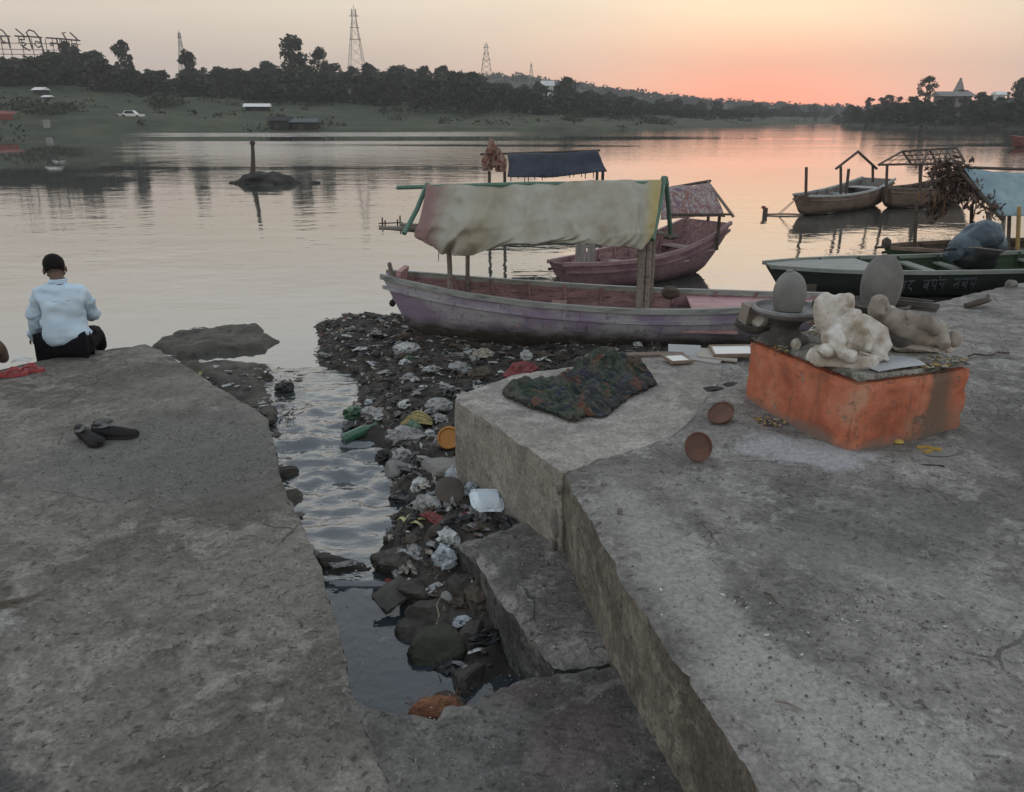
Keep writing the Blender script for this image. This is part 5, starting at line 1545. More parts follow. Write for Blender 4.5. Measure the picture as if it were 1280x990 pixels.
man, body = seated('person', 'man in a light blue shirt and black trousers sitting at the platform edge', man_at, .10, SHIRT, TROUS, pose)
head(man, (-.068, .205, .715), .35, -.42, -.06)
P_ = pose
g_up = .016
def gj(n, dr): v = P_[n]; r = v[3] if not isinstance(v[3], tuple) else v[3][0]; return (*v[:3], r + dr)
sj = [(0.03, .0, .085, (.220, .135)), (.022, .02, .22, (.190, .118)), (.005, .055, .38, (.188, .112)), (-.005, .08, .485, (.172, .098)), (-.018, .125, .585, .072), (-.03, .145, .625, .062),
      (-.158, .08, .52, .076), (-.222, .07, .40, .062), (-.258, .062, .28, .056), (-.284, .10, .18, .048), (-.296, .125, .14, .042),
      (.150, .10, .515, .074), (.170, .18, .40, .06), (.165, .25, .31, .060), (.08, .38, .265, .046)]
shirt = garment('shirt', sj, [(0, 1), (1, 2), (2, 3), (3, 4), (4, 5), (3, 6), (6, 7), (7, 8), (8, 9), (9, 10), (3, 11), (11, 12), (12, 13), (13, 14)], SHIRT, man, folds=.013, seed=91)
m = MB(); m.lathe([(.064, .0), (.068, .02), (.070, .038), (.060, .042), (.056, .0)], 20, (-.028, .138, .605)); m.build('collar', SHIRT, shirt)
m = MB(); m.tube([(-.17, .02, .505), (-.08, -.026, .495), (.0, -.038, .49), (.08, -.022, .49), (.17, .035, .50)], .004, 5); m.build('yoke_seam', SHIRT, shirt)
m = MB(); m.tube([(-.294, .11, .158), (-.300, .128, .132)], [.046, .044], 12); m.build('cuff', SHIRT, shirt)
tj = [(0, .02, .09, (.185, .125)), (-.12, .07, .095, .108), (-.23, .20, .115, .092), (-.335, .325, .13, .078), (-.21, .42, .10, .062), (-.10, .50, .075, .050),
      (.12, .07, .095, .108), (.09, .26, .09, .095), (.05, .48, .08, .076), (.04, .56, -.04, .062), (.03, .59, -.12, .050)]
garment('trousers', tj, [(0, 1), (1, 2), (2, 3), (3, 4), (4, 5), (0, 6), (6, 7), (7, 8), (8, 9), (9, 10)], TROUS, man, folds=.008, seed=93)

# the second sitter, nearly all of whom the photograph's edge cuts off
pose2 = dict(pose)
P2 = G(-76, 472, ZL)
pose2.update(lknee=(-.24, .36, .30, .07), lank=(-.16, .52, .05, .045), rknee=(.42, .12, .25, .085), rank=(.30, .34, .06, .05), rtoe=(.22, .46, .04, .036), lwri=(-.2, .3, .25, .03), lpalm=(-.17, .37, .3, (.036, .018)), relb=(.22, .10, .30, .045), rwri=(.26, .22, .20, .03), rpalm=(.27, .29, .17, (.036, .018)))
SKIN2 = SKIN
man2, body2 = seated('person', 'second sitter at the left edge of the view, only a bare bent knee showing', P2, -.05, None, None, pose2)
head(man2, (-.062, .205, .755), .1, -.3)
garment('shirt', sj[:6] + [(-.155, .085, .525, .078), (-.205, .075, .40, .066), (.145, .115, .515, .078), (.2, .13, .42, .068)], [(0, 1), (1, 2), (2, 3), (3, 4), (4, 5), (3, 6), (6, 7), (3, 8), (8, 9)], mat('grey_shirt', [(.25, .25, .24), (.33, .33, .31)], 5, .9, .4, 30, .005), man2, folds=.008, seed=95)
garment('shorts', [(0, .02, .09, (.185, .125)), (-.12, .08, .10, .11), (-.19, .22, .2, .1), (.13, .06, .10, .108), (.24, .09, .15, .1)], [(0, 1), (1, 2), (0, 3), (3, 4)], TROUS, man2, folds=.008, seed=96)

# ---- footwear
REDR = mat('red_rubber', [(.26, .045, .05), (.34, .07, .07)], 6, .55, .2)
def slipper(loc, rz, label, tilt=0.0):
    t = thing('slipper', label, 'slipper', loc, rz)
    n = 14; o = [(-.125 + .25 * i / n, (.034 + .014 * math.sin(i / n * 3.3 - .3)) * (1 - abs(i / n - .5) ** 4 * 7)) for i in range(n + 1)]
    pts = [(x, -abs(w)) for x, w in o] + [(x, abs(w)) for x, w in o[::-1]]
    m = MB(); k = len(pts); m.add([(x, y, .0) for x, y in pts] + [(x, y, .026) for x, y in pts], [tuple(range(k))[::-1], tuple(range(k, 2 * k))] + [(i, (i + 1) % k, (i + 1) % k + k, i + k) for i in range(k)]); m.build('sole', REDR, t, sharp=30)
    for s in (-1, 1):
        m = MB(); m.tube([(.07, 0, .03), (.045, s * .022, .058), (.0, s * .04, .052), (-.03, s * .043, .02)], [.009, .011, .012, .011], 6); m.build('strap', REDR, t)
    return t
slipper(G(14, 470, ZL) + Vector((0, 0, .003)), .25, 'red rubber slipper nearest the left edge of the view', 0)
slipper(G(35, 465, ZL) + Vector((0, 0, .003)), .1, 'red rubber slipper lying just behind the sitting man in blue')
m = MB(); m.sheet(interp_grid([[(0, 0, 0), (.07, .0, .015), (.14, 0, 0)], [(0, .05, .01), (.07, .05, .03), (.14, .05, .01)], [(0, .1, 0), (.07, .1, .01), (.14, .1, 0)]], 8, 8), .003)
tag(m.build('paper', M_white, loc=G(14, 455, ZL) + Vector((0, .0, .012)), rz=.1), 'white paper lying beside the red slippers', 'paper')
BLK = mat('black_leather', [(.007, .007, .008), (.018, .017, .017)], 8, .6, .5, 40, .004, spec=.2)
INS = mat('grey_insole', [(.09, .09, .088), (.14, .138, .135)], 8, .85, .2)


def shoe(loc, rz, label, roll=0.0):
    t = thing('shoe', label, 'shoe', loc, rz); t.rotation_euler = (roll, 0, rz)
    def ringp(x, w, h0, h1, open_):
        return [(x, -w, h0), (x, -w * 1.05, (h0 + h1) * .5), (x, -w * .7, h1), (x, 0, h1 + (0 if open_ else .012)), (x, w * .7, h1), (x, w * 1.05, (h0 + h1) * .5), (x, w, h0)]
    ST = [(-.135, .022, .05), (-.125, .036, .085), (-.09, .040, .082), (-.04, .038, .066), (.0, .040, .062), (.04, .045, .055), (.09, .046, .042), (.125, .036, .034), (.142, .018, .028)]
    m = MB(); R0 = np.array([ringp(x, w, .012, h, False) for x, w, h in ST]); m.grid(R0); m.add(R0[0], [tuple(range(7))]); m.add(R0[-1], [tuple(range(7))[::-1]])
    m.build('upper', BLK, t, sharp=None)
    m = MB(); pts = [(x, -w * 1.12) for x, w, _ in ST] + [(x, w * 1.12) for x, w, _ in ST[::-1]]; k = len(pts)
    m.add([(x, y, 0) for x, y in pts] + [(x, y, .018) for x, y in pts], [tuple(range(k))[::-1], tuple(range(k, 2 * k))] + [(i, (i + 1) % k, (i + 1) % k + k, i + k) for i in range(k)]); m.build('sole', M_shade, t, sharp=30)
    m = MB(); m.lathe([(.0, -.01), (.024, -.008), (.030, .004), (.033, .010), (.036, .006)], 16); o = m.build('collar', INS, t, loc=(-.075, 0, .078)); o.scale = (1.65, .95, 1)
    m = MB()
    for i in range(3): m.tube([(-.005 + i * .02, -.02, .066 - i * .006), (-.002 + i * .02, 0, .076 - i * .006), (.002 + i * .02, .02, .066 - i * .006)], .003, 4)
    m.build('lace', M_shade, t)
    return t
shoe(G(114, 553, ZL) + Vector((0, .02, .006)), -.75, 'worn black shoe lying on the low platform, heel to the left', .5)
shoe(G(136, 549, ZL) + Vector((.03, .03, .006)), .12, 'worn black shoe whose toe points right, beside its twin on the low platform', .12)
o = crumpled((.06, .035, .022), 31, INS, 'sock', G(128, 540, ZL) + Vector((0, .02, .06)), .3, sub=3); tag(o, 'grey sock stuffed into the black shoes', 'sock')

# ================================================================== SHRINE
pA, pB, pC = G(925, 500, ZR), G(1065, 566, ZR), G(1205, 541, ZR)
pD = pA + pC - pB
pc = (pA + pC) / 2; ang = math.atan2((pC - pB).y, (pC - pB).x)
PX, PY, PH = (pC - pB).length, (pA - pB).length, .355


def orange():
    m, g, b, o = new_mat('orange_limewash')
    oc = g.node('ShaderNodeTexCoord').outputs['Object']
    n = g.noise(oc, 4, 6, .65, .3); n2 = g.noise(oc, 14, 6, .7); s = g.node('ShaderNodeSeparateXYZ'); g.put(s.inputs[0], oc)
    c = g.ramp(n, [(.36, (.30, .095, .055)), (.48, (.46, .15, .085)), (.58, (.52, .19, .11)), (.68, (.50, .27, .18))])
    c = g.mix(g.math('MULTIPLY', g.rng(n2, .55, .63), .55), c, (.26, .12, .085))
    dr_ = g.noise(g.mapping(oc, (1, 1, .10)), 17, 6, .7)
    c = g.mix(g.math('MULTIPLY', g.rng(dr_, .54, .66), .5), c, (.20, .10, .07))
    pe = g.noise(oc, 9, 8, .75, .4)
    c = g.mix(g.math('MULTIPLY', g.rng(pe, .60, .63), .8), c, (.33, .28, .23))
    c = g.mix(g.math('MULTIPLY', g.rng(g.noise(oc, 33, 4, .7), .64, .70), .75), c, (.30, .25, .20))
    z = g.math('ADD', s.outputs[2], g.math('MULTIPLY', g.math('SUBTRACT', n, .5), .16))
    c = g.mix(g.math('MULTIPLY', g.rng(z, .0, .06, 1, 0), .75), c, (.19, .165, .14))
    # the long dark stain where offerings were poured down the right face
    x = g.math('ADD', s.outputs[0], g.math('MULTIPLY', g.math('SUBTRACT', n2, .5), .09))
    st = g.math('MULTIPLY', g.rng(x, .07, .13), g.rng(x, .20, .30, 1, 0)); st = g.math('MULTIPLY', st, g.rng(s.outputs[1], -.36, -.30, 1, 0))
    c = g.mix(g.math('MULTIPLY', st, .85), c, (.13, .105, .08))
    sm = g.math('MULTIPLY', g.rng(z, .10, .22, 1, 0), g.math('MULTIPLY', g.rng(x, -.12, .05), g.rng(s.outputs[1], -.36, -.30, 1, 0)))
    c = g.mix(g.math('MULTIPLY', sm, .55), c, (.19, .14, .105))
    g.put(b.inputs['Base Color'], c); b.inputs['Roughness'].default_value = .88; b.inputs['Specular IOR Level'].default_value = .2
    g.put(b.inputs['Normal'], g.bump(g.math('SUBTRACT', g.math('ADD', n2, g.math('MULTIPLY', g.noise(oc, 60, 4, .7), .5)), g.math('MULTIPLY', g.rng(pe, .59, .63), .6)), .8, .008))
    return m


pl = thing('shrine_plinth', 'orange limewashed masonry plinth with a stained right face carrying shrine stones', 'plinth', pc, ang)
def rough_block(sx, sy, sz, cell, amp, seed, z0=0.0, rnd=.01):
    """a block with uneven faces and worn corners"""
    mb = MB(); n = [max(int(s / cell), 2) for s in (sx, sy, sz)]
    def face(o, u, v, nu, nv):
        P = np.array([[np.array(o) + np.array(u) * i / nu + np.array(v) * j / nv for j in range(nv + 1)] for i in range(nu + 1)], float)
        q = P.reshape(-1, 3); c = np.array([0, 0, z0 + sz / 2]); hs = np.array([sx, sy, sz]) / 2
        e = np.abs((q - c) / hs); d = np.stack([fbm(q, 6, 4, seed), fbm(q, 6, 4, seed + 1), fbm(q, 6, 4, seed + 2)], 1) * amp
        near = ((1 - e) * hs < .025).sum(1) >= 2
        q2 = q + d; q2 = q2 - np.sign(q - c) * (near[:, None] * (e > .9)) * (rnd * (.5 + np.abs(fbm(q, 30, 2, seed + 3)))[:, None] * 1.4)
        mb.grid(q2.reshape(P.shape))
    x, y, z = sx / 2, sy / 2, sz
    face((-x, -y, z0), (2 * x, 0, 0), (0, 0, z), n[0], n[2]); face((x, y, z0), (-2 * x, 0, 0), (0, 0, z), n[0], n[2])
    face((x, -y, z0), (0, 2 * y, 0), (0, 0, z), n[1], n[2]); face((-x, y, z0), (0, -2 * y, 0), (0, 0, z), n[1], n[2])
    face((-x, -y, z0 + z), (2 * x, 0, 0), (0, 2 * y, 0), n[0], n[1])
    return mb
rough_block(PX, PY, PH + .06, .018, .006, 101, -.06, rnd=.008).build('masonry', orange(), pl, sharp=50)
M_topc = concrete('plinth_top_cement', (.13, .12, .10), (.24, .225, .195), (.36, .34, .30), 5, .5, .4, seed=9)
rough_block(PX + .02, PY + .02, .028, .02, .010, 103, PH, rnd=.016).build('cement_cap', M_topc, pl, sharp=50)
ZT = ZR + PH + .03
pt = lambda px, py, z=ZT: G(px, py, z)
STONE = mat('grey_river_stone', [(.125, .122, .115), (.19, .185, .175), (.235, .228, .215)], 5, .75, .5, 60, .004, ((.26, .235, .12), .64, .4))
STONE2 = mat('stone_with_sandal_paste', [(.11, .108, .10), (.165, .16, .15), (.21, .205, .19)], 5, .78, .6, 60, .005, ((.30, .25, .10), .58, .6))
DARKS = mat('blackened_stone', [(.04, .036, .032), (.08, .072, .064), (.13, .12, .108)], 7, .75, .7, 50, .006, ((.17, .155, .14), .58))

def egg(h, w, seed, tip=.0):
    prof = []
    for i in range(19):
        t = 1 - (1 - i / 18) ** 1.5; z = h * t
        r = w / 2 * (math.sqrt(max(1 - ((t - .40) / .60) ** 2, 0)) if t > .40 else 1 - .16 * ((.40 - t) / .40) ** 2)
        prof.append((max(r, .0005), z))
    m = MB(); m.lathe(prof, 26, wob=.012, seed=seed)
    m.v = [tuple(p) for p in (np.array(m.v) * (1 + .02 * fbm(np.array(m.v), 14, 3, seed))[:, None])]
    if tip: m.blob((-.012, 0, h * .985), (.020, .018, .012), .2, 2, 3)
    return m
# left: carved stand with its spouted tray, and the small oval stone on it
S1 = D(985, 384, 4.18); zt1 = S1.z
st = thing('stone_stand', 'blackened stone pedestal with a wide shallow tray at the left of the plinth', 'pedestal', (S1.x, S1.y, ZT - .005), .2)
hh = zt1 - ZT
m = MB(); m.lathe([(.13, 0), (.125, .03), (.085, .05), (.07, hh * .45), (.085, hh * .62), (.12, hh * .76), (.10, hh * .80)], 24, wob=.02, seed=4); m.build('stem', DARKS, st)
m = MB(); m.lathe([(.05, hh * .74), (.15, hh * .80), (.185, hh * .90), (.195, hh * .99), (.19, hh + .01), (.172, hh + .012), (.160, hh - .008), (.03, hh - .014), (.0005, hh - .014)], 30, wob=.012, seed=5)
m.build('tray', mat('greyed_stone', [(.11, .105, .10), (.20, .195, .19), (.27, .265, .255)], 6, .75, .6, 50, .005, ((.07, .065, .06), .55)), st)
m = MB(); m.box((.235, -.02, hh - .008), (.16, .085, .035), Matrix.Rotation(-.1, 3, 'Z')); m.box((.245, .025, hh + .012), (.16, .014, .025), Matrix.Rotation(-.1, 3, 'Z')); m.box((.245, -.065, hh + .012), (.16, .014, .025), Matrix.Rotation(-.1, 3, 'Z'))
m.build('spout', DARKS, st, sharp=30)
tag(egg(.212, .176, 6, 1).build('oval_stone', STONE, loc=(S1.x, S1.y, zt1 - .012)), 'smaller smooth grey oval stone standing on the left tray', 'stone')
S2 = D(1098, 378, 4.30)
st2 = thing('stone_stand', 'stone pedestal half hidden behind the white figure, under the larger oval stone', 'pedestal', (S2.x, S2.y, ZT - .005), .3)
hh = S2.z - ZT
m = MB(); m.lathe([(.12, 0), (.11, .03), (.08, .05), (.075, hh * .6), (.11, hh * .8)], 24, wob=.02, seed=7); m.build('stem', DARKS, st2)
m = MB(); m.lathe([(.06, hh * .72), (.14, hh * .82), (.165, hh), (.155, hh + .012), (.135, hh - .008), (.0005, hh - .012)], 28, wob=.012, seed=8); m.build('tray', DARKS, st2)
m = MB(); m.beam((.05, -.02, hh + .0), (.27, -.13, hh - .02), .07, .03); m.beam((.06, .03, hh + .02), (.29, -.09, hh + .0), .014, .03); m.beam((.04, -.06, hh + .02), (.26, -.165, hh + .0), .014, .03); m.build('spout', DARKS, st2, sharp=30)
tag(egg(.285, .212, 9).build('oval_stone', STONE2, loc=(S2.x, S2.y, S2.z - .014), rz=(.0, .05, .7)), 'larger grey oval stone with yellow paste behind the white figure', 'stone')

# centre: the broken white figure reclining on its own base
W_pl = mat('white_plaster_figure', [(.30, .25, .19), (.46, .42, .36), (.60, .58, .54)], 7, .85, .8, 45, .006, ((.24, .19, .13), .58, .75), spread=(.36, .60))
fg = thing('broken_figure', 'broken whitish plaster figure slumped at the front corner of the orange plinth', 'figure', pt(1062, 452), .30)
base_l = [(-.235, -.02), (-.20, .12), (.03, .20), (.17, .10), (.20, -.05), (.03, -.165)]
m = MB(); k = len(base_l)
m.add([(x, y, 0) for x, y in base_l] + [(x * .95, y * .95, .062) for x, y in base_l], [tuple(range(k))[::-1], tuple(range(k, 2 * k))] + [(i, (i + 1) % k, (i + 1) % k + k, i + k) for i in range(k)])
remeshed(m, 'base', W_pl, .012, fg, smooth=1, rough=.008, seed=3)
m = MB()
tilt = np.array(Matrix.Rotation(-.35, 3, 'Y') @ Matrix.Rotation(-.25, 3, 'X'))
m.blob((-.085, .09, .21), (.095, .032, .155), .16, 2.2, 1, 3, rot=tilt); m.blob((-.02, .10, .30), (.075, .035, .05), .25, 2.5, 2, 3, rot=tilt)
m.blob((.015, .11, .27), (.06, .03, .08), .2, 2.5, 16, 3)
m.blob((.045, .0, .115), (.105, .092, .085), .07, 1.6, 3, 3); m.blob((-.005, .035, .195), (.085, .072, .07), .1, 1.8, 4, 3)
m.blob((.085, .045, .195), (.06, .055, .052), .12, 2, 5, 3); m.blob((.0, .03, .25), (.045, .045, .035), .25, 2.5, 6, 3)
m.blob((-.10, .02, .13), (.07, .07, .085), .2, 2, 7, 3)
for pts, r in ((((.10, .04, .20), (.165, -.02, .15), (.15, -.085, .095)), (.046, .042, .030)), (((.02, -.01, .07), (.15, -.05, .075), (.06, -.125, .058)), (.055, .055, .036)),
               (((-.05, .0, .07), (-.165, -.02, .075), (-.06, -.11, .058)), (.055, .052, .034)), (((.115, -.065, .16), (.145, -.105, .10), (.135, -.125, .03)), (.030, .026, .018)),
               (((-.06, .04, .20), (-.14, .0, .15), (-.10, -.06, .11)), (.042, .038, .028)), (((.01, -.06, .19), (.03, -.10, .13), (.0, -.115, .09)), (.024, .022, .016))):
    m.tube(pts, list(r), 10)
remeshed(m, 'torso', W_pl, .008, fg, smooth=3, rough=.007, seed=5)
for i in range(6):
    m = MB(); m.tube([(-.04 + i * .012, -.108 - i * .004, .085 - i * .004), (.03 + i * .012, -.122 - i * .003, .066 - i * .003), (.10 + i * .006, -.112 - i * .005, .052 - i * .004)], .005, 5); m.build('drapery_fold', W_pl, fg)
for x, y, r, sd_ in ((-.20, -.04, .05, 21), (-.14, -.10, .036, 22)):
    V_, F_ = rock_mesh((r, r * .8, r * .8), sd_, 3); m = MB(); m.add(V_ + np.array([x, y, .07 + r * .3]), F_); m.build('broken_limb', W_pl, fg, sharp=30)

fg.scale = (.92, .92, .95)
# right: brownish figure lying on its side, and odd clay pieces
BR_pl = mat('brown_clay_figure', [(.17, .145, .12), (.28, .245, .205), (.38, .345, .30)], 8, .85, .8, 45, .006, ((.10, .075, .06), .56, .75))
fb = thing('broken_figure', 'brownish broken clay figure lying on its side at the right of the plinth', 'figure', pt(1140, 440), .2)
m = MB()
lie = np.array(Matrix.Rotation(.35, 3, 'Y'))
m.blob((.0, .03, .085), (.115, .07, .065), .14, 2, 1, 3, rot=lie); m.blob((-.085, .05, .125), (.06, .055, .052), .12, 2, 2, 3); m.blob((.075, .02, .06), (.065, .06, .055), .14, 2, 3, 3)
for pts, r in ((((-.06, .01, .14), (.02, -.04, .13), (.075, -.055, .09)), (.032, .030, .022)), (((.06, .03, .075), (.13, .0, .085), (.11, -.06, .03)), (.045, .040, .030)), (((.05, .06, .06), (.15, .06, .05), (.18, .0, .03)), (.045, .038, .028))): m.tube(pts, list(r), 10)
remeshed(m, 'torso', BR_pl, .008, fb, smooth=3, rough=.008, seed=8)
m = MB(); m.blob((-.145, .07, .165), (.048, .044, .050), .06, 2, 4, 3); m.blob((-.16, .03, .16), (.016, .018, .022), .1, 2, 5, 2); m.blob((-.145, .075, .205), (.036, .034, .022), .12, 2, 6, 3); remeshed(m, 'head', BR_pl, .007, fb, smooth=2, rough=.004)
m = MB(); V_, F_ = rock_mesh((.15, .085, .025), 12, 3); m.add(V_ + np.array([.03, .03, .018]), F_); m.build('base', BR_pl, fb, sharp=30)
m = MB(); m.blob((.185, -.02, .05), (.032, .032, .036), .2, 2, 3, 3); m.build('foot', BR_pl, fb)
fb.scale = (1.2, 1.15, 1.3)
for i, (px, py, dep, r, lab) in enumerate(((1108, 392, 4.02, .05, 'pale broken lump at the foot of the larger oval stone'), (1136, 400, 4.05, .045, 'greyish broken lump behind the brown figure'), (1186, 436, 3.98, .03, 'small pale chip at the right rear corner of the plinth'))):
    tag(MB().add(*rock_mesh((r, r * .85, r), 60 + i, 3, 14, .1)).build('stone', [W_pl, BR_pl, W_pl][i], loc=D(px, py, dep), sharp=30), lab, 'stone')
pot = thing('clay_pot', 'dark round clay pot between the white and brown figures', 'pot', pt(1124, 438), 0)
m = MB(); m.lathe([(.03, 0), (.062, .025), (.075, .065), (.066, .10), (.045, .125), (.052, .14), (.045, .138), (.036, .12), (.05, .07), (.0005, .02)], 22, wob=.01); m.build('bowl', DARKS, pot)
m = MB(); m.lathe([(.047, .132), (.058, .143), (.05, .15), (.043, .138)], 22); m.build('rim', BR_pl, pot)
# left corner: tray of broken stones
tr = thing('offering_tray', 'old shallow tray of broken stones at the back left of the plinth', 'tray', pt(945, 414) + Vector((0, 0, .0)), .4)
m = MB(); m.lathe([(.07, .0), (.115, .02), (.128, .055), (.12, .058), (.106, .028), (.0005, .012)], 22, wob=.03, seed=3); m.build('tray', DARKS, tr)
rr = random.Random(8)
for i, (x, y, r) in enumerate(((-.04, .02, .05), (.04, .03, .042), (.0, -.05, .045), (.05, -.03, .034))):
    tag(MB().blob((0, 0, 0), (r, r * .85, r * .8), .4, 1.8, i + 5, 2).build('stone', [STONE, DARKS, W_pl, STONE][i], loc=Vector(tr.location) + Vector((x, y, .05 + r * .4)), sharp=25),
        ['grey broken stone on the tray left of the pedestal', 'blackened broken stone on the tray beside the pedestal', 'whitish broken stone at the front of the tray of stones', 'small grey broken stone at the right of the tray of stones'][i], 'stone')
m = MB(); m.box((0, 0, .055), (.085, .07, .11), Matrix.Rotation(.2, 3, 'X')); tag(m.build('brick', mat('old_brick', [(.22, .19, .16), (.30, .27, .23)], 6, .9), loc=D(936, 403, 4.36), rz=.4, sharp=20), 'upright pale brick piece at the back left corner of the plinth', 'brick')
for i, (px, py, r, lab) in enumerate(((977, 428, .05, 'dark carved fragment leaning under the left tray'), (994, 436, .032, 'small pale stone beside the carved fragment under the tray'), (1013, 404, .035, 'pinkish stone tucked between tray and white figure'), (966, 420, .03, 'small dark stone by the foot of the left pedestal'))):
    tag(MB().blob((0, 0, r * .7), (r, r * .8, r * 1.05), .4, 1.9, i + 40, 2).build('stone_fragment', [DARKS, W_pl, BR_pl, DARKS][i], loc=pt(px, py), rz=i * .8, sharp=25), lab, 'stone')
m = MB(); m.sheet(interp_grid([[(-.15, -.07, .004), (0, -.075, .012), (.15, -.06, .004)], [(-.16, 0, .008), (0, .0, .02), (.16, .01, .012)], [(-.13, .09, .006), (0, .1, .014), (.16, .09, .004)]], 12, 16), .003)
tag(m.build('sheet', mat('greyish_sheet', [(.30, .30, .31), (.42, .42, .43)], 5, .6, .5, 20, .006), loc=pt(1118, 459) + Vector((0, .02, .004)), rz=.33), 'grey paper sheet lying at the front right of the plinth top', 'sheet')
# petals, chips and crumbs on the plinth and at its foot
def litter(name, spots, cols, label, cat, n, s0, s1, seed, thick=.35, z=None, parent=None, flat=True):
    rs = np.random.RandomState(seed); m = MB(); V, Fc = ico(1)
    for (c, rx, ry, w) in spots:
        for i in range(int(n * w)):
            a, q = rs.uniform(0, 6.283), math.sqrt(rs.uniform()); p = np.array([c[0] + rx * q * math.cos(a), c[1] + ry * q * math.sin(a), c[2]])
            s = s0 + (s1 - s0) * rs.uniform() ** 2.5; R_ = Matrix.Rotation(rs.uniform(0, 6.28), 3, 'Z') @ Matrix.Rotation(rs.uniform(-.5, .5), 3, 'X')
            if flat:
                l, w_ = s * rs.uniform(.8, 1.8), s * rs.uniform(.3, .7)
                pts = [(-l, 0, 0), (-l * .3, -w_, s * .1), (l * .5, -w_ * .8, s * .15), (l, 0, s * .25), (l * .4, w_ * .9, s * .1), (-l * .4, w_, 0)]
                top = [Vector(p) + R_ @ Vector((x, y, zz + s * .18)) for x, y, zz in pts]; bot = [q_ - Vector((0, 0, s * .1)) for q_ in top]
                m.add(top + bot, [(0, 1, 2, 3, 4, 5), (11, 10, 9, 8, 7, 6)] + [(j, j + 6, (j + 1) % 6 + 6, (j + 1) % 6) for j in range(6)], rs.randint(len(cols)))
            else:
                P = V * np.array([s, s * rs.uniform(.6, 1), s * rs.uniform(.45, .8)]) * (1 + .35 * rs.uniform(-1, 1, (len(V), 1))) @ np.array(R_).T + p + np.array([0, 0, s * .2])
                m.add(P, Fc, rs.randint(len(cols)))
    o = m.build(name, cols, smooth=False)
    return tag(o, label, cat, kind='stuff')
PET = [mat('petal_' + n, [c], 20, .9, 0) for n, c in (('ochre', (.34, .22, .05)), ('brown', (.11, .07, .04)), ('pale', (.42, .38, .30)), ('dark', (.045, .035, .028)))]
fr = lambda u, v: pB + (pC - pB) * u + (pA - pB) * v
sp = [(fr(.55, .07) + Vector((0, 0, PH + .03)), .16, .035, 1.2), (fr(.85, .10) + Vector((0, 0, PH + .03)), .1, .06, .8), (fr(.1, .3) + Vector((0, 0, PH + .03)), .05, .1, .4), (fr(.05, .75) + Vector((0, 0, PH + .03)), .04, .15, .7), (fr(.5, .9) + Vector((0, 0, PH + .03)), .3, .06, .6), (fr(.9, .5) + Vector((0, 0, PH + .03)), .06, .2, .6)]
litter('petals', sp, PET, 'withered petals and crumbs strewn over the plinth top', 'petals', 130, .006, .014, 71)
litter('petals', [(G(1150, 560, ZR + .003), .14, .05, 1.3), (G(955, 527, ZR + .003), .13, .07, 1.1), (G(1120, 553, ZR + .003), .05, .03, .4)], PET, 'withered petals and leaf crumbs at the foot of the orange plinth', 'petals', 110, .006, .015, 72)
pk = thing('leaf_plate', 'flat grey leaf plate with wilted offerings at the right foot of the plinth', 'plate', G(1168, 566, ZR + .006), .2)
m = MB(); m.lathe([(.02, .0), (.085, .004), (.10, .016), (.094, .017), (.0005, .008)], 22, wob=.03); o = m.build('plate', mat('dry_leaf_plate', [(.13, .13, .125), (.22, .215, .2)], 9, .8), pk); o.scale = (1.15, .75, 1)
m = MB()
for i in range(7): m.blob((random.uniform(-.07, .03), random.uniform(-.02, .04), .018), (.022, .014, .010), .3, 3, i, 2)
m.build('offering', PET[0], pk)
m = MB(); m.blob((0, 0, .012), (.028, .02, .014), .35, 2, 4, 2); tag(m.build('wilted_flower', mat('yellow_flower', [(.38, .24, .05), (.48, .34, .10)], 20, .9), loc=G(1122, 555, ZR + .004)), 'yellow wilted flower at the foot of the plinth, right of its front corner', 'flower')
for i, (px, py, ln, rz_, lab) in enumerate(((1166, 583, .05, -.1, 'thin dark incense stick end on the ground in front of the leaf plate'), (1160, 577, .03, -.2, 'short dark stick behind the longer one before the leaf plate'))):
    m = MB(); m.tube([(-ln, 0, .005), (0, .002, .006), (ln, 0, .005)], .004, 5); tag(m.build('stick', M_shade, loc=G(px, py, ZR + .004), rz=rz_), lab, 'stick')

# ---- the two clay bowls
CLAY = mat('brown_clay', [(.075, .04, .03), (.12, .062, .046), (.16, .085, .062)], 7, .8, .5, 50, .004, ((.05, .032, .027), .56, .7))
def bowl(loc, rot, label, s=1.0):
    t = thing('clay_bowl', label, 'bowl', loc); t.rotation_euler = rot; t.scale = (s, s, s)
    m = MB(); m.lathe([(.0005, -.055), (.032, -.053), (.058, -.036), (.072, -.012), (.078, .006), (.078, .012), (.070, .010), (.064, -.008), (.05, -.03), (.025, -.043), (.0005, -.044)], 28, wob=.008, seed=2); m.build('body', CLAY, t, sharp=None)
    m = MB(); m.lathe([(.079, .003), (.083, .009), (.079, .016), (.071, .013), (.069, .008)], 28, wob=.008, seed=2); m.build('rim', CLAY, t)
    return t
bowl(G(872, 577, ZR) + Vector((0, .02, .068)), (R(66), R(4), R(10)), 'brown clay bowl tipped on its side facing the viewer', .86)
bowl(G(901, 529, ZR) + Vector((0, .01, .052)), (R(24), R(-30), R(0)), 'brown clay bowl tilted upright just behind the tipped one', .88)

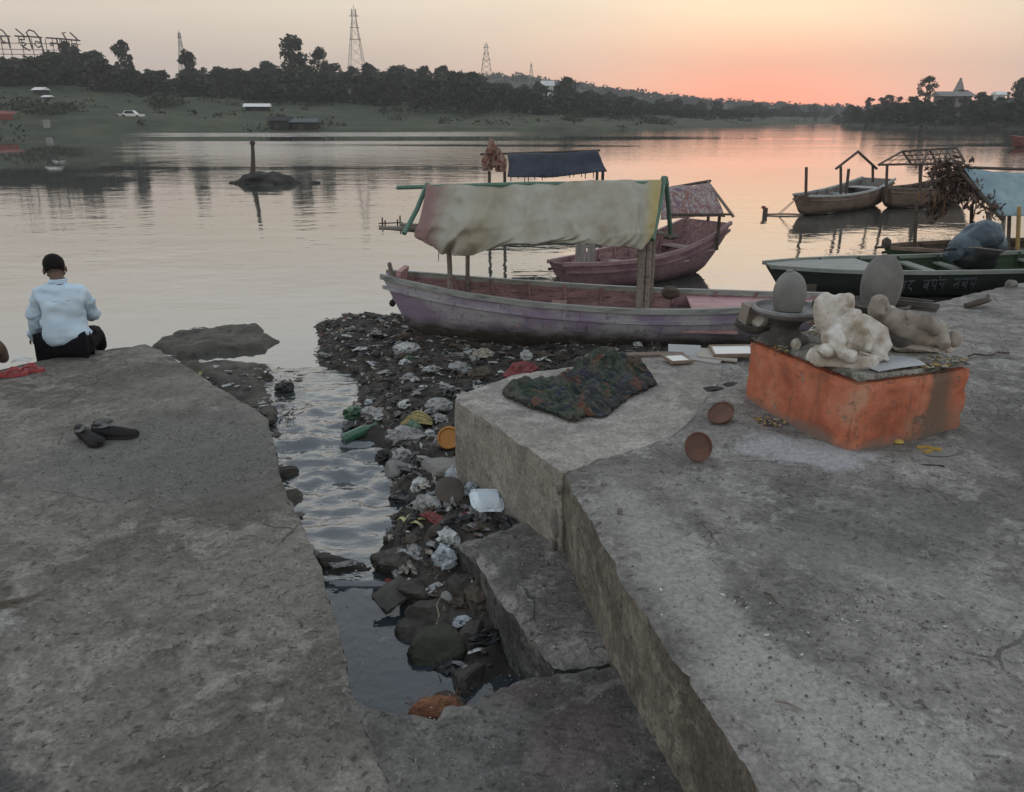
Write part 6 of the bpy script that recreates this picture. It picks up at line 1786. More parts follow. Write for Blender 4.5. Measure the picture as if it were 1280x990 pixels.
# ---- boards and frames lying behind
GLS = mat('pale_board', [(.58, .58, .56), (.70, .70, .68)], 2, .45, .0)
EDGE = mat('board_edge', [(.20, .15, .11), (.28, .22, .17)], 4, .8)
def framed(loc, w, h, rz, label, tilt=(0, 0), th=.014, frame=True, mt=GLS):
    t = thing('picture_frame' if frame else 'board', label, 'picture frame' if frame else 'board', loc); t.rotation_euler = (tilt[0], tilt[1], rz)
    m = MB(); m.box((0, 0, th / 2), (w, h, th * .8)); m.build('panel', mt, t, smooth=False)
    if frame:
        for (c, s) in (((0, h / 2, th / 2 + .002), (w + .02, .012, th + .006)), ((0, -h / 2, th / 2 + .002), (w + .02, .012, th + .006)), ((w / 2, 0, th / 2 + .002), (.012, h, th + .004)), ((-w / 2, 0, th / 2 + .002), (.012, h, th + .004))):
            m = MB(); m.box(c, s); m.build('frame_strip', EDGE, t, smooth=False)
    return t
framed(G(846, 455, ZR) + Vector((0, 0, .028)), .15, .13, .35, 'small white framed picture lying flat left of the other boards', (.06, .05))
framed(G(857, 446, ZR) + Vector((0, .04, .008)), .22, .16, -.15, 'grey board leaning up behind the small framed picture', (R(28), 0), frame=False, mt=mat('grey_card', [(.34, .345, .34), (.43, .435, .43)], 3, .7))
framed(G(916, 447, ZR) + Vector((0, .02, .035)), .27, .20, -.08, 'largest white framed picture lying on the pile beside the plinth', (.03, -.04))
framed(G(899, 449, ZR) + Vector((0, .03, .014)), .26, .20, -.35, 'brown-edged board under the largest white picture', (.02, .03), frame=False, mt=mat('card_brown', [(.30, .26, .21), (.42, .38, .33)], 3, .8))
framed(G(885, 452, ZR) + Vector((0, .03, .006)), .20, .18, -.5, 'lowest greyish board of the pile beside the plinth', (0, .02), frame=False, mt=mat('card_grey', [(.25, .24, .22), (.36, .35, .33)], 3, .8))
m = MB(); m.box((0, 0, .012), (.62, .07, .02)); tag(m.build('plank', wood('old_plank', [(.12, .09, .075), (.20, .155, .13)], .85), loc=G(800, 449, ZR) + Vector((0, .06, .0)), rz=.08, sharp=20), 'old brown plank along the water edge behind the blanket', 'plank')
for i, (px, py, w, h, lab) in enumerate(((893, 487, .06, .03, 'left of two flat black scraps beside the plinth'), (916, 482, .055, .03, 'right of two flat black scraps beside the plinth'))):
    m = MB(); m.sheet(interp_grid([[(-w, -h, .004), (0, -h, .01), (w, -h, .003)], [(-w, h, .006), (0, h, .012), (w, h, .004)]], 6, 8), .003); tag(m.build('black_scrap', M_shade, loc=G(px, py, ZR + .006), rz=.2 + i * .1), lab, 'scrap')

# ---- the crumpled blanket
def blanket_mat():
    m, g, b, o = new_mat('patched_blanket')
    oc = g.node('ShaderNodeTexCoord').outputs['Object']
    w = g.noise(oc, 6, 3, .5, 0, True)
    q = g.node('ShaderNodeVectorMath', operation='MULTIPLY_ADD'); g.put(q.inputs[0], w); q.inputs[1].default_value = (.18, .18, .18); g.put(q.inputs[2], oc)
    n1 = g.noise(q.outputs[0], 5.5, 3, .5); n2 = g.noise(q.outputs[0], 8, 3, .5, .5)
    c = g.ramp(n1, [(.34, (.022, .030, .026)), (.44, (.050, .066, .050)), (.50, (.075, .072, .058)), (.56, (.030, .036, .036)), (.64, (.05, .052, .06))])
    c = g.mix(g.math('MULTIPLY', g.rng(n2, .58, .63), .8), c, (.13, .062, .042))
    c = g.mix(g.math('MULTIPLY', g.rng(n2, .36, .41, 1, 0), .7), c, (.036, .032, .062))
    wv_ = g.node('ShaderNodeTexWave', wave_type='BANDS', bands_direction='DIAGONAL'); g.put(wv_.inputs['Vector'], q.outputs[0]); wv_.inputs['Scale'].default_value = 9; wv_.inputs['Distortion'].default_value = 1.5
    c = g.mix(g.math('MULTIPLY', g.rng(wv_.outputs['Fac'], .80, .95), .45), c, (.11, .11, .095))
    n = g.noise(oc, 40, 4, .7); c = g.mix(1.0, c, g.rng(n, .25, .75, .7, 1.3), 'MULTIPLY')
    g.put(b.inputs['Base Color'], c); b.inputs['Roughness'].default_value = .95; b.inputs['Specular IOR Level'].default_value = .1
    g.put(b.inputs['Normal'], g.bump(g.math('ADD', n, g.noise(oc, 9, 4, .6)), .7, .008))
    return m


def crumple(outline, z0, hfun, name, mt, label, cat, cell=.010, th=.006):
    q = np.array(outline); c = q.mean(0); lo, hi = q.min(0) - .02, q.max(0) + .02
    gx, gy = np.arange(lo[0], hi[0], cell), np.arange(lo[1], hi[1], cell); X, Y = np.meshgrid(gx, gy, indexing='ij'); P = np.c_[X.ravel(), Y.ravel()]
    d = poly_dist(P, outline) * np.where(in_poly(P, outline), 1, -1) + fbm(np.c_[P, P[:, 0] * 0], 9, 3, 7) * .018
    Z = z0 + hfun(P, d); keep = (d > 0).reshape(X.shape); vid = -np.ones(X.shape, int); vs = []; fs = []; n1 = len(gy)
    for i in range(len(gx) - 1):
        for j in range(n1 - 1):
            if keep[i, j] and keep[i + 1, j] and keep[i, j + 1] and keep[i + 1, j + 1]:
                f = []
                for a, b in ((i, j), (i + 1, j), (i + 1, j + 1), (i, j + 1)):
                    if vid[a, b] < 0: vid[a, b] = len(vs); vs.append((X[a, b] - c[0], Y[a, b] - c[1], Z[a * n1 + b] - z0))
                    f.append(vid[a, b])
                fs.append(tuple(f))
    o = MB().add(vs, fs).build(name, mt, loc=(c[0], c[1], z0), sharp=None)
    k = o.modifiers.new('s', 'SOLIDIFY'); k.thickness = th; k.offset = -1; evaluated(o, name)
    return tag(o, label, cat)


def h_blanket(P, d):
    p3 = np.c_[P, P[:, 0] * 0]
    e = np.clip(d / .07, 0, 1); e = e * (2 - e)
    R2 = Matrix.Rotation(.7, 2); rot = P @ np.array([[.76, .65], [-.65, .76]])
    r1 = 1 - np.abs(fbm(np.c_[rot[:, 0] * 1.0, rot[:, 1] * 2.6, p3[:, 2]], 4.6, 2, 201)) * 2.6
    r2 = 1 - np.abs(fbm(np.c_[P[:, 0] * 2.2, P[:, 1], p3[:, 2] + 3], 8.5, 2, 203)) * 2.6
    big = fbm(p3, 2.2, 2, 205)
    c = np.array(G(770, 468, ZR)[:2]); lump = np.exp(-(((P - c) / np.array([.28, .14])) ** 2).sum(1))
    c2 = np.array(G(745, 462, ZR)[:2]); lump2 = np.exp(-(((P - c2) / np.array([.12, .08])) ** 2).sum(1))
    h = .020 + .034 * np.maximum(r1, -.5) + .022 * np.maximum(r2, -.5) + .016 * big + lump * (.035 + .03 * r2) + lump2 * .035
    return .006 + np.maximum(h, .004) * e


crumple(px2([(626, 487), (634, 481), (660, 474), (695, 470), (715, 463), (735, 452), (757, 449), (790, 455), (815, 470), (823, 481), (800, 492), (784, 497), (776, 508), (756, 523), (735, 521), (718, 528), (690, 519), (655, 507), (632, 497)], ZR + .02),
        ZR + .012, h_blanket, 'blanket', blanket_mat(), 'crumpled dark patchwork blanket lying on the corner block', 'blanket')


# ================================================================== RUBBISH ON THE MUD
def bank_z(x, y):
    P = np.array([[x, y]]); p3 = np.c_[P, P[:, 0] * 0]
    d = poly_dist(P, BANK) * np.where(in_poly(P, BANK), 1, -1) + fbm(p3 * 1.0, 4, 4, len(BANK)) * .10
    return float(h_bank(P, d)[0]) if d[0] > -.02 else .02


def on_bank(px, py):
    z = .12
    for _ in range(6): p = G(px, py, z); z = .5 * z + .5 * bank_z(p.x, p.y)
    p = G(px, py, z); return Vector((p.x, p.y, bank_z(p.x, p.y)))


def plast(name, c, rough=.45, tr=.0): return mat(name, [tuple(x * .4 for x in c), tuple(x * .8 for x in c), c], 14, rough, .7, 40, .008, ((.04, .036, .032), .50, .85), spec=.35, trans=tr)
PW, PG, PB_, PR, PY_, PGR, PK = plast('plastic_white', (.56, .57, .56)), plast('plastic_grey', (.32, .32, .315)), plast('plastic_bluish', (.46, .51, .55)), plast('cloth_red', (.24, .055, .055), .8), plast('straw', (.38, .31, .12), .8), plast('plastic_green', (.06, .15, .08), .35), plast('plastic_black', (.018, .018, .02), .35)
PBN, PCR = plast('card_brown_wet', (.11, .085, .065), .85), plast('card_cream', (.40, .35, .28), .8)
CONC = mat('broken_concrete', [(.10, .095, .085), (.17, .16, .145), (.23, .22, .20)], 7, .9, .9, 40, .012, ((.05, .048, .042), .56))


def sheet_piece(w, h, seed, bend=.5, n=6, th=.003):
    rs = np.random.RandomState(seed); u = np.linspace(-.5, .5, n + 2)
    U, V_ = np.meshgrid(u, u, indexing='ij')
    k = 1 - .28 * rs.uniform(size=U.shape) * ((np.abs(U) > .45) | (np.abs(V_) > .45))
    q = np.c_[U.ravel(), V_.ravel(), U.ravel() * 0 + seed]
    Z = (np.abs(fbm(q, 2.4, 3, seed)) * bend * min(w, h) * 1.3).reshape(U.shape)
    return MB().sheet(np.dstack([U * w * k, V_ * h * k, Z]), th)


SPEC = [  # px, py, kind, size (rx, ry, rz), material, label, category
    (505, 553, 'bag', (.13, .09, .075), PG, 'crumpled pale grey plastic bag left of the orange pot on the rubbish', 'bag'),
    (572, 606, 'bag', (.075, .07, .085), PB_, 'knotted bluish white plastic bag against the corner block', 'bag'),
    (556, 706, 'bag', (.06, .05, .065), PB_, 'crumpled bluish white plastic lump in front of the concrete step', 'bag'),
    (537, 545, 'bag', (.04, .03, .03), PW, 'small white plastic ball left of the orange pot', 'bag'),
    (450, 440, 'sheet', (.17, .10), PW, 'white torn plastic sheet near the left end of the rubbish bank', 'plastic sheet'),
    (509, 438, 'bag', (.13, .09, .05), PW, 'white crumpled plastic bag near the bow of the lilac boat', 'bag'),
    (463, 457, 'sheet', (.15, .04), PW, 'narrow white strip lying in the middle of the rubbish near the stream', 'strip'),
    (603, 444, 'sheet', (.22, .16), PCR, 'cream torn card lying beside the lilac boat', 'card'),
    (652, 468, 'bag', (.18, .12, .07), PR, 'dark red cloth bundle just beyond the blanket', 'cloth'),
    (565, 417, 'bag', (.16, .09, .05), PR, 'reddish rag lying under the lilac boat near its bow', 'rag'),
    (658, 449, 'bag', (.06, .045, .06), PW, 'small white upright cup-like scrap beyond the red cloth', 'scrap'),
    (675, 453, 'sheet', (.14, .07), PW, 'pale scrap just right of the white cup-like scrap', 'scrap'),
    (549, 512, 'bag', (.10, .08, .055), PG, 'pale curled plastic scrap beside the straw bundle', 'scrap'),
    (505, 508, 'bag', (.07, .05, .03), PW, 'white flat scrap amid the black rubbish left of the corner block', 'scrap'),
    (466, 520, 'bag', (.11, .08, .05), PG, 'grey plastic heap above the green bottle', 'plastic'),
    (443, 521, 'bag', (.09, .07, .06), PGR, 'dark green bag at the stream edge above the green bottle', 'bag'),
    (500, 630, 'bag', (.075, .06, .06), PK, 'black plastic bag at the water edge left of the brown disc', 'bag'),
    (483, 572, 'bag', (.07, .06, .04), PK, 'black plastic scrap at the water edge below the green bottle', 'scrap'),
    (525, 612, 'bag', (.07, .05, .05), PW, 'whitish plastic left of the big rounded stone', 'plastic'),
    (535, 640, 'bag', (.09, .06, .045), PG, 'grey ragged plastic left of the brown disc', 'plastic'),
    (600, 470, 'bag', (.12, .08, .05), PBN, 'brown ragged cloth heap left of the red bundle', 'cloth'),
    (575, 463, 'bag', (.12, .09, .05), PG, 'greyish net-like heap near the middle of the bank', 'plastic'),
    (577, 779, 'bag', (.045, .03, .02), PB_, 'tiny bluish crumpled scrap on the dark boulders in the channel', 'scrap'),
    (536, 697, 'sheet', (.07, .04), PCR, 'small cream scrap leaning behind the boulder', 'scrap'),
    (620, 492, 'bag', (.05, .04, .03), PG, 'small grey scrap against the far corner of the block', 'scrap'),
    (597, 487, 'sheet', (.10, .06), PW, 'small white triangle of plastic just behind the corner block', 'scrap'),
    (588, 620, 'bag', (.05, .04, .045), PB_, 'bluish grey plastic lump between the white bag and the foam', 'plastic'),
    (518, 475, 'sheet', (.14, .05), PG, 'grey fold of plastic in the middle of the black rubbish', 'plastic'),
    (575, 499, 'sheet', (.12, .06), PW, 'white torn wrapper just left of the far corner of the block', 'wrapper'),
]
for i, (px, py, kind, sz, mt_, lab, cat) in enumerate(SPEC):
    p = on_bank(px, py)
    if kind == 'bag': o = crumpled(sz, 300 + i, mt_, cat.replace(' ', '_'), p + Vector((0, 0, sz[2] * .45)), i * 1.3)
    else: o = sheet_piece(sz[0], sz[1], 300 + i).build(cat.replace(' ', '_'), mt_, loc=p + Vector((0, 0, .02)), rz=(.15 * (i % 3), .1, i * .9), sharp=30)
    tag(o, lab, cat)

# stones, slabs and the other things one can name
def boulder(px, py, r, seed, mt_, label, z=None, name='rock', rz=0.0, amp=.32):
    p = on_bank(px, py)
    if z is not None: p = G(px, py, z)
    P, Fc = rock_mesh(r, seed, 4, 12, .06 if amp > .2 else .03)
    o = MB().add(P, Fc).build(name, mt_, loc=p - Vector((0, 0, r[2] * .15)), rz=rz, sharp=28)
    return tag(o, label, 'rock')
M_bould = mat('dark_boulder', [(.030, .027, .023), (.062, .056, .047), (.10, .092, .078)], 5, .75, .9, 30, .014, ((.018, .017, .015), .55))
M_palest = mat('pale_stone', [(.15, .145, .135), (.225, .215, .20), (.29, .28, .26)], 5, .85, .8, 40, .008, ((.09, .085, .078), .56))
boulder(549, 592, (.135, .12, .13), 3, M_palest, 'large rounded pale stone wedged against the corner block', amp=.16)
boulder(497, 588, (.10, .08, .085), 4, M_palest, 'angular grey stone at the stream edge left of the large rounded stone')
boulder(497, 700, (.15, .14, .11), 5, M_bould, 'broad dark boulder between the stream and the concrete step')
boulder(545, 770, (.13, .10, .10), 6, M_bould, 'dark boulder in the channel beside the concrete step')
boulder(548, 815, (.13, .11, .13), 7, mat('mossy_boulder', [(.026, .028, .019), (.05, .05, .034), (.08, .078, .055)], 5, .8, .9, 30, .014), 'mossy dark boulder standing in the pool')
boulder(520, 790, (.10, .09, .09), 8, M_bould, 'black wet boulder at the pool edge behind the tilted slab')
boulder(585, 850, (.10, .10, .10), 9, M_bould, 'dark stone deep in the corner of the channel below the step')
boulder(590, 795, (.08, .07, .11), 10, M_bould, 'dark stone against the front face of the concrete step')
boulder(520, 735, (.10, .08, .07), 11, M_bould, 'dark stone behind the tilted slab')
boulder(575, 735, (.09, .08, .09), 12, M_bould, 'brown stone under the bluish plastic lump by the step')
boulder(484, 652, (.07, .05, .04), 13, M_bould, 'small dark stone at the stream edge beside the banana peels')
boulder(560, 880, (.07, .06, .05), 15, M_bould, 'black stone by the coconut husk under the front platform', z=.1)
boulder(408, 700, (.06, .05, .05), 16, M_bould, 'black stone against the low platform at the little mud dam', z=.1)
p = on_bank(492, 762)
m = rough_block(.20, .145, .045, .02, .012, 141, 0, rnd=.012); o = m.build('slab_piece', mat('dark_slate', [(.05, .046, .042), (.085, .078, .07), (.11, .10, .09)], 6, .8, .6, 40, .006), loc=p + Vector((.0, 0, .07)), rz=(R(24), R(-14), .75), sharp=40); tag(o, 'flat dark square slab tilted into the pool', 'slab')
p = on_bank(563, 632)
m = MB(); m.lathe([(.0005, -.012), (.07, -.012), (.082, -.002), (.082, .006), (.07, .014), (.02, .018), (.0005, .016)], 26, wob=.02, seed=5); tag(m.build('disc', mat('brown_disc', [(.06, .05, .043), (.10, .084, .072)], 7, .8, .5), loc=p + Vector((0, 0, .075)), rz=(R(38), 0, .2)), 'brown round disc leaning on the rubbish below the white bag', 'disc')
p = on_bank(600, 650)
m = rough_block(.20, .15, .05, .02, .012, 145, 0, rnd=.02); tag(m.build('foam_piece', mat('bluish_foam', [(.60, .68, .74), (.68, .75, .80)], 4, .7, .3), loc=p + Vector((.03, .05, .075)), rz=(R(32), R(10), .35), sharp=40), 'pale blue white foam piece leaning between block and step', 'foam')
p = on_bank(562, 560)
pt_ = thing('orange_pot', 'broken orange pot lying against the corner block', 'pot', p + Vector((.0, .0, .07))); pt_.rotation_euler = (R(65), R(-20), .2)
ORG = mat('orange_plastic', [(.42, .19, .05), (.52, .25, .08)], 6, .6, .3, 30, .004, ((.22, .13, .07), .6))
m = MB(); m.lathe([(.0005, -.06), (.05, -.055), (.078, -.02), (.08, .02), (.07, .05), (.062, .048), (.070, .02), (.066, -.02), (.0005, -.045)], 22, wob=.02, seed=3); m.build('body', ORG, pt_)
m = MB(); m.lathe([(.069, .045), (.078, .056), (.07, .062), (.06, .05)], 22, wob=.02, seed=3); m.build('rim', ORG, pt_)
p = on_bank(447, 547)
bt = thing('green_bottle', 'green glass bottle lying at the stream edge of the rubbish', 'bottle', p + Vector((.02, 0, .045))); bt.rotation_euler = (0, R(78), .6)
BOT = mat('green_glass', [(.025, .075, .04), (.045, .14, .08)], 5, .2, .3, 30, .003, ((.05, .05, .04), .56, .7), spec=.6)
m = MB(); m.lathe([(.0005, -.14), (.036, -.138), (.04, -.125), (.04, .03), (.034, .06), (.018, .09), (.015, .125)], 18); m.build('body', BOT, bt)
m = MB(); m.lathe([(.018, .118), (.020, .122), (.020, .14), (.016, .142)], 16); m.build('neck_ring', BOT, bt)
p = on_bank(521, 532)
sb = thing('straw_bundle', 'yellow bundle of straw leaves on the black rubbish', 'straw bundle', p)
for i in range(9):
    a = -.35 + i * .09; m = MB(); m.sheet(interp_grid([[(-.12, a * .10 - .008, .02), (0, a * .25 - .012, .06 + .01 * (i % 3)), (.12, a * .12 - .006, .025)], [(-.12, a * .10 + .006, .02), (0, a * .25 + .012, .062 + .01 * (i % 3)), (.12, a * .12 + .006, .025)]], 4, 10), .003); m.build('leaf', PY_, sb)
p = on_bank(510, 664)
bp = thing('banana_peel', 'yellow green banana peels at the stream edge before the dark boulder', 'peel', p)
PEEL = mat('banana_skin', [(.30, .31, .10), (.45, .43, .20), (.50, .47, .30)], 12, .7, .3, 40, .003, ((.10, .09, .04), .6))
for i, (a, ln) in enumerate(((.3, .13), (.9, .11), (1.5, .10), (-.3, .09), (2.4, .08))):
    d_ = Vector((math.cos(a), math.sin(a), 0)); s_ = Vector((-d_.y, d_.x, 0)); m = MB()
    m.sheet(np.array([[tuple(d_ * ln * t + s_ * w * .016 * (1 - t * .7) + Vector((0, 0, .04 + .03 * math.sin(t * 3.1) - abs(w) * .006))) for w in (-1, 0, 1)] for t in np.linspace(0, 1, 7)]), .004); m.build('strip', PEEL, bp)
p = G(543, 880, .28)
ck = thing('coconut_husk', 'reddish brown coconut husk wedged under the edge of the front platform', 'husk', p + Vector((0, .02, -.05)), .3)
HUSK = mat('coir', [(.13, .055, .03), (.24, .105, .055), (.30, .15, .085)], 14, .95, .9, 60, .008, stretch=(1, 6, 6))
m = MB(); m.blob((0, 0, 0), (.10, .055, .05), .25, 2, 3, 4); m.build('shell', HUSK, ck)
m = MB(); rr = random.Random(4)
for i in range(46):
    a, b = rr.uniform(0, 6.28), rr.uniform(-.08, .1); q0 = Vector((b, .05 * math.cos(a), .045 * math.sin(a))); m.tube([q0, q0 + Vector((rr.uniform(-.05, .06), rr.uniform(-.02, .02), rr.uniform(0, .03)))], .0014, 3)
tag(m.build('fibre', HUSK, ck), kind='stuff')
for i, (px, py, z, w, h, mt_, lab) in enumerate(((212, 447, .36, .11, .035, PW, 'white scrap at the platform corner beside the silt ledge'), (284, 484, .2, .10, .05, PW, 'white scrap on the silt ledge halfway along the platform edge'), (250, 469, .25, .10, .04, PY_, 'yellow scrap on the silt ledge beside the platform edge'),
                                                (270, 460, .22, .07, .04, PW, 'small pale scrap in the middle of the silt ledge'), (247, 412, .16, .16, .03, PW, 'white splinter lying on the farther silt ledge'))):
    tag(sheet_piece(w, h, 500 + i).build('scrap', mt_, loc=G(px, py, z) + Vector((0, 0, .012)), rz=i * .8, sharp=30), lab, 'scrap')
o = crumpled((.08, .07, .06), 520, PK, 'plastic_bag', G(356, 484, .05), .4); tag(o, 'black and pale scrap caught in the middle of the stream', 'bag')
tag(sheet_piece(.16, .05, 521).build('scrap', PG, loc=G(430, 706, .12), rz=(.1, .1, .5), sharp=30), 'pale grey strip caught on the little mud dam', 'scrap')
m = MB(); m.tube([(0, 0, 0), (.01, .02, .03), (.0, .03, .08), (.015, .05, .10)], .004, 5); tag(m.build('ribbon', PCR, loc=on_bank(548, 800) + Vector((0, -.05, .12))), 'thin pale ribbon hanging on the mossy boulder', 'ribbon')

# the rest of the rubbish: many small pieces, a few hundred of them one by one
protos = {}
KINDS = {'bag': ('plastic_scrap', [PG, PW, PK, PB_, PBN, PGR]), 'rag': ('rag', [PBN, PR, PK, PG]), 'sheet': ('wrapper', [PG, PCR, PBN, PW]), 'stone': ('stone', [M_bould, M_palest, CONC])}
LABS = {'plastic_scrap': 'small crumpled plastic scrap mixed into the rubbish on the mud', 'rag': 'small muddy rag mixed into the rubbish on the mud', 'wrapper': 'small torn wrapper lying in the rubbish on the mud', 'stone': 'small muddy stone lying in the rubbish on the mud'}
def proto(kind, v, c):
    key = (kind, v, c)
    if key not in protos:
        nm, ms = KINDS[kind]
        if kind == 'bag': o = crumpled((.055, .045, .03), 600 + v, ms[c], nm, sub=3, amp=.8)
        elif kind == 'rag': o = crumpled((.085, .035, .02), 640 + v, ms[c], nm, sub=3, amp=.9)
        elif kind == 'sheet': o = sheet_piece((.11, .16, .09, .13)[v], (.06, .03, .07, .045)[v], 660 + v, (.6, 1.2, .9, .4)[v], 5).build(nm, ms[c], sharp=30)
        else: o = MB().add(*rock_mesh((.045, .038, .03), 680 + v, 2, 11)).build(nm, ms[c], sharp=25)
        protos[key] = o.data; bpy.data.objects.remove(o)
    return protos[key]


rs = np.random.RandomState(33); placed = 0; tries = 0
lo = np.array(BANK).min(0); hi = np.array(BANK).max(0)
while placed < 298 and tries < 30000:
    tries += 1
    x, y = rs.uniform(lo[0], hi[0]), rs.uniform(lo[1], hi[1]); P = np.array([[x, y]])
    if not in_poly(P, BANK)[0] or poly_dist(P, BANK)[0] < .04: continue
    if placed >= 258 and not (3.2 < y < 4.7 and -1.0 < x < -.15): continue
    if y < 3.3 and rs.uniform() < .6: continue
    if in_poly(P, P_block)[0] or in_poly(P, P_step)[0] or in_poly(P, P_right)[0]: continue
    if x > .6 and y > 7.0 and rs.uniform() < .7: continue
    if y > 7.6 and x > -.9: continue
    kind = rs.choice(['bag', 'rag', 'sheet', 'stone'], p=[.26, .28, .22, .24]); nm, ms = KINDS[kind]
    c = rs.choice(len(ms), p={6: [.20, .06, .36, .04, .30, .04], 4: [.36, .06, .42, .16], 3: [.7, .08, .22]}[len(ms)] if kind != 'sheet' else [.34, .12, .46, .08])
    if placed >= 258: kind = rs.choice(['rag', 'sheet', 'sheet']); nm, ms = KINDS[kind]; c = rs.choice([0, 0, 1, 2, 3])
    me = proto(kind, rs.randint(4), int(c))
    o = mesh_obj(nm, me, None, (x, y, bank_z(x, y) + .012), (rs.uniform(-.35, .35), rs.uniform(-.35, .35), rs.uniform(0, 6.28)))
    s = rs.uniform(.5, 1.3); o.scale = (s, s, s * rs.uniform(.8, 1.3))
    tag(o, LABS[nm], {'plastic_scrap': 'scrap', 'rag': 'rag', 'wrapper': 'wrapper', 'stone': 'stone'}[nm], 'small rubbish on the mud bank')
    placed += 1
# uncountable fragments between them
sp = []
q = []
while len(q) < 9500:
    x, y = rs.uniform(lo[0], hi[0]), rs.uniform(lo[1], hi[1]); P = np.array([[x, y]])
    q.append((x, y))
q = np.array(q); ok = in_poly(q, BANK) & ~in_poly(q, P_block) & ~in_poly(q, P_right) & ~in_poly(q, P_step)
q = q[ok]; dq = poly_dist(q, BANK); jag = fbm(np.c_[q, q[:, 0] * 0], 4, 4, len(BANK)) * .10; zq = h_bank(q, dq + jag)
m = MB(); V, Fc = ico(1)
FR = [M_mud, M_bould, PG, PBN, PK, PCR, PW, PR]
for (x, y), z, d in zip(q, zq, dq):
    k = rs.choice(8, p=[.22, .18, .14, .15, .16, .06, .07, .02]); s = rs.uniform(.007, .026)
    if k < 2: P = V * np.array([s, s * rs.uniform(.6, 1), s * rs.uniform(.4, .9)]) * (1 + .35 * rs.uniform(-1, 1, (len(V), 1))); m.add(P + np.array([x, y, z + s * .2]), Fc, int(k))
    else:
        R_ = Matrix.Rotation(rs.uniform(0, 6.28), 3, 'Z') @ Matrix.Rotation(rs.uniform(-.9, .9), 3, 'X')
        l, w = s * rs.uniform(.8, 3.0), s * rs.uniform(.2, .75)
        pts = [Vector((x, y, z + .012)) + R_ @ Vector(p) for p in ((-l, -w * .6, 0), (-l * .2, -w, s * .4), (l, -w * .4, 0), (l * .8, w * .7, .1 * s), (0, w, s * .5), (-l * .9, w * .5, s * .2))]
        m.add(pts + [p - Vector((0, 0, s * .12)) for p in pts], [(0, 1, 4, 5), (1, 2, 3, 4), (11, 10, 7, 6), (10, 9, 8, 7)] + [(j, j + 6, (j + 1) % 6 + 6, (j + 1) % 6) for j in range(6)], int(k))
tag(m.build('rubbish', FR, smooth=False), 'countless small shreds of rubbish pressed into the mud bank', 'rubbish', kind='stuff')

# small stones fallen from the edge of the low platform, and bits on the silt
GE = 'stones along the broken edge of the low platform'
for i, (px, py) in enumerate(((338, 541), (347, 580), (351, 588), (358, 618), (369, 640), (333, 522), (330, 512), (386, 690), (362, 622))):
    p = G(px + 3, py + 4, .07); s = (.05, .03, .075, .085, .035, .06, .09, .05, .03)[i]
    o = MB().add(*rock_mesh((s, s * 1.3, s * .55), 800 + i, 3)).build('stone', [M_bould, CONC, M_mud][i % 3], loc=p, rz=i * 1.1, sharp=28)
    tag(o, 'dark wet stone fallen at the broken edge of the low platform beside the stream', 'stone', GE)
litter('silt_bits', [(Vector((-2.35, 6.75, .075)), .5, .28, 1.6), (Vector((-2.0, 5.85, .075)), .28, .36, 1.6), (Vector((-2.9, 6.75, .06)), .3, .2, .7)], [M_mud, M_bould, PBN, PG, PW], 'crumbs of silt, stone and wrapper scattered on the silt ledges', 'bits', 150, .006, .030, 79)
# ---- grit, chips and twigs on the concrete
GRIT = [mat('grit_' + n, [c], 30, .95, 0) for n, c in (('dark', (.085, .08, .073)), ('mid', (.14, .132, .12)), ('dull', (.17, .16, .145)), ('pale', (.27, .255, .235)))]
litter('grit', [(Vector((-2.1, 4.4, ZL)), .75, .6, 5), (Vector((-1.9, 3.6, ZL)), 1.4, 1.6, 2.4), (Vector((-1.3, 2.2, ZL)), .9, .9, 2.2)], GRIT, 'loose grit and gravel on the low platform', 'grit', 330, .002, .0065, 73, flat=False)
litter('grit', [(Vector((2.7, 3.2, ZR)), .7, 1.2, 9), (Vector((1.3, 2.6, ZR)), .9, 1.1, 4), (Vector((2.6, 5.2, ZR)), 1.2, 1.0, 3), (Vector((1.2, 1.7, ZR)), .5, .7, 2)], GRIT, 'loose grit and gravel on the high platform', 'grit', 330, .002, .006, 74, flat=False)
litter('grit', [(Vector((.1, 2.0, ZL + .02)), .5, .4, 2.5)], GRIT, 'loose grit on the front platform', 'grit', 300, .0015, .005, 75, flat=False)
litter('grit', [(G(700, 640, ZL), .1, .1, 1), (Vector((.2, 3.0, ZL)), .22, .4, 1.5)], GRIT, 'loose grit on the concrete step', 'grit', 260, .002, .006, 76, flat=False)
litter('chips', [(G(905, 738, ZR), .04, .04, .05), (G(915, 752, ZR), .02, .02, .03), (G(950, 750, ZR), .4, .3, .25), (G(1100, 800, ZR), .4, .3, .2)], [GRIT[3], PW], 'small white chips scattered on the high platform', 'chips', 130, .004, .008, 77)
def twig(px, py, z, pts, r, label, cat='twig', mt_=None, rz=0.0):
    m = MB(); m.tube(pts, r, 5); return tag(m.build(cat, mt_ or DARKW, loc=G(px, py, z), rz=rz), label, cat)
twig(964, 748, ZR + .006, [(-.012, .035, 0), (.0, .015, .006), (.004, -.01, .004), (.012, -.03, 0)], .004, 'short dark twig on the bare concrete below the tipped bowl')
twig(985, 882, ZR + .006, [(-.03, .02, 0), (0, .004, .005), (.035, -.016, 0)], .0035, 'thin pale twig near the bottom edge of the high platform', mt_=POLE)
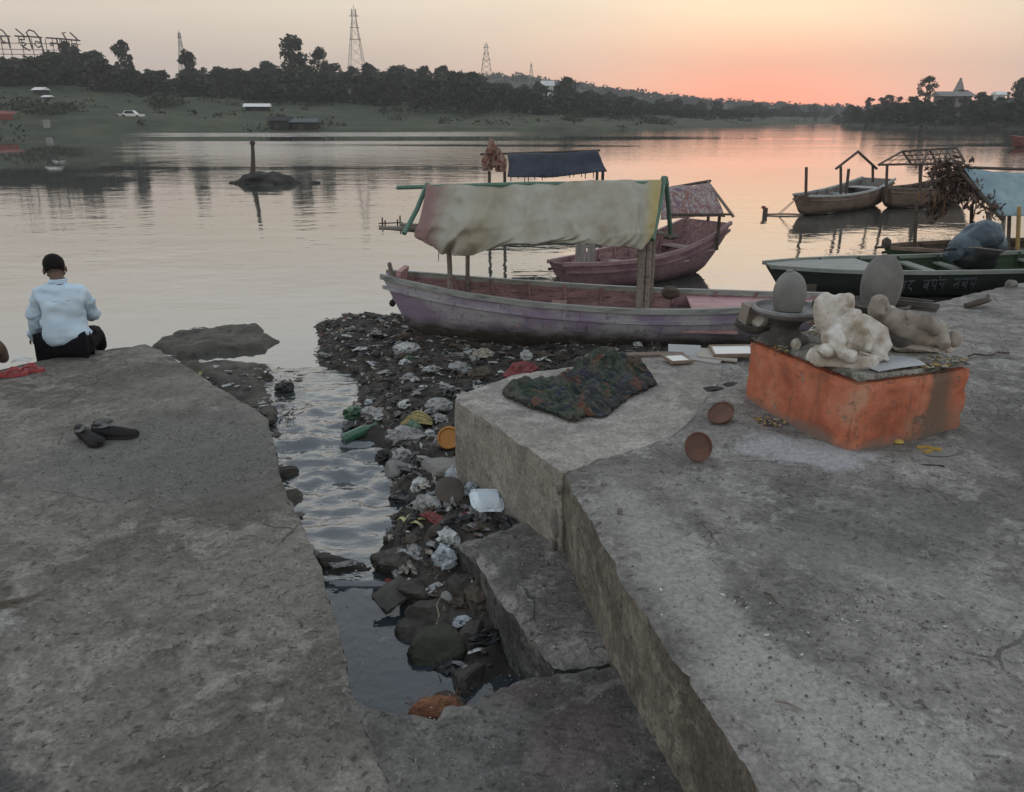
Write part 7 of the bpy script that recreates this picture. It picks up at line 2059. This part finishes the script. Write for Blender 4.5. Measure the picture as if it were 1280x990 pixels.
twig(1238, 444, ZR + .008, [(-.16, -.02, 0), (-.1, .02, .004), (-.04, -.015, .004), (.03, .01, .004), (.08, .06, .004), (.16, .055, 0)], .007, 'dark piece of rope lying on the concrete right of the plinth', 'rope')
t = thing('driftwood', 'dark piece of driftwood on the concrete beyond the plinth at right', 'driftwood', G(1222, 381, ZR + .02))
m = MB(); m.tube([(-.12, -.03, 0), (0, .0, .02), (.10, .05, .03), (.13, .09, .07)], [.022, .03, .026, .012], 7); m.build('branch', DARKW, t)
m = MB(); m.tube([(.04, .02, .02), (.11, .0, .04)], [.018, .008], 6); m.build('stub', DARKW, t)
o = MB().blob((0, 0, 0), (.06, .05, .045), .35, 1.7, 9, 2).build('stone', CONC, loc=G(1264, 358, ZR) + Vector((0, 0, .02)), sharp=30); tag(o, 'pale stone at the foot of the green boat at right', 'stone')
for i, (px, py, s, lab) in enumerate(((697, 655, .055, 'broken upright sliver of concrete in the crack between block and riser'), (690, 682, .035, 'small lump of rubble at the foot of the cracked riser'), (775, 640, .018, 'small chip of concrete near the broken edge of the riser'), (700, 612, .03, 'loose chunk of concrete at the top of the crack'))):
    o = MB().blob((0, 0, 0), (s * .6, s * .6, s * 1.6 if i == 0 else s), .45, 1.8, 20 + i, 2).build('rubble', CONC, loc=G(px, py, (ZL + .12, ZL + .02, ZR + .01, ZR - .05)[i]), rz=i * .9, sharp=25); tag(o, lab, 'rubble')

# ================================================================== AIR
hz = MB(); hz.box((0, 690, 43.5), (2900, 1440, 92.0))
M_haze = bpy.data.materials.new('haze'); M_haze.use_nodes = True; M_haze.node_tree.nodes.clear(); g = NG(M_haze.node_tree)
pv = g.node('ShaderNodeVolumePrincipled'); pv.inputs['Color'].default_value = (.93, .92, .95, 1); pv.inputs['Density'].default_value = HAZE
g.L.new(pv.outputs[0], g.node('ShaderNodeOutputMaterial').inputs['Volume'])
if HAZE > 0: tag(hz.build('haze', M_haze, smooth=False), 'thin evening haze over the river', 'haze', kind='stuff')
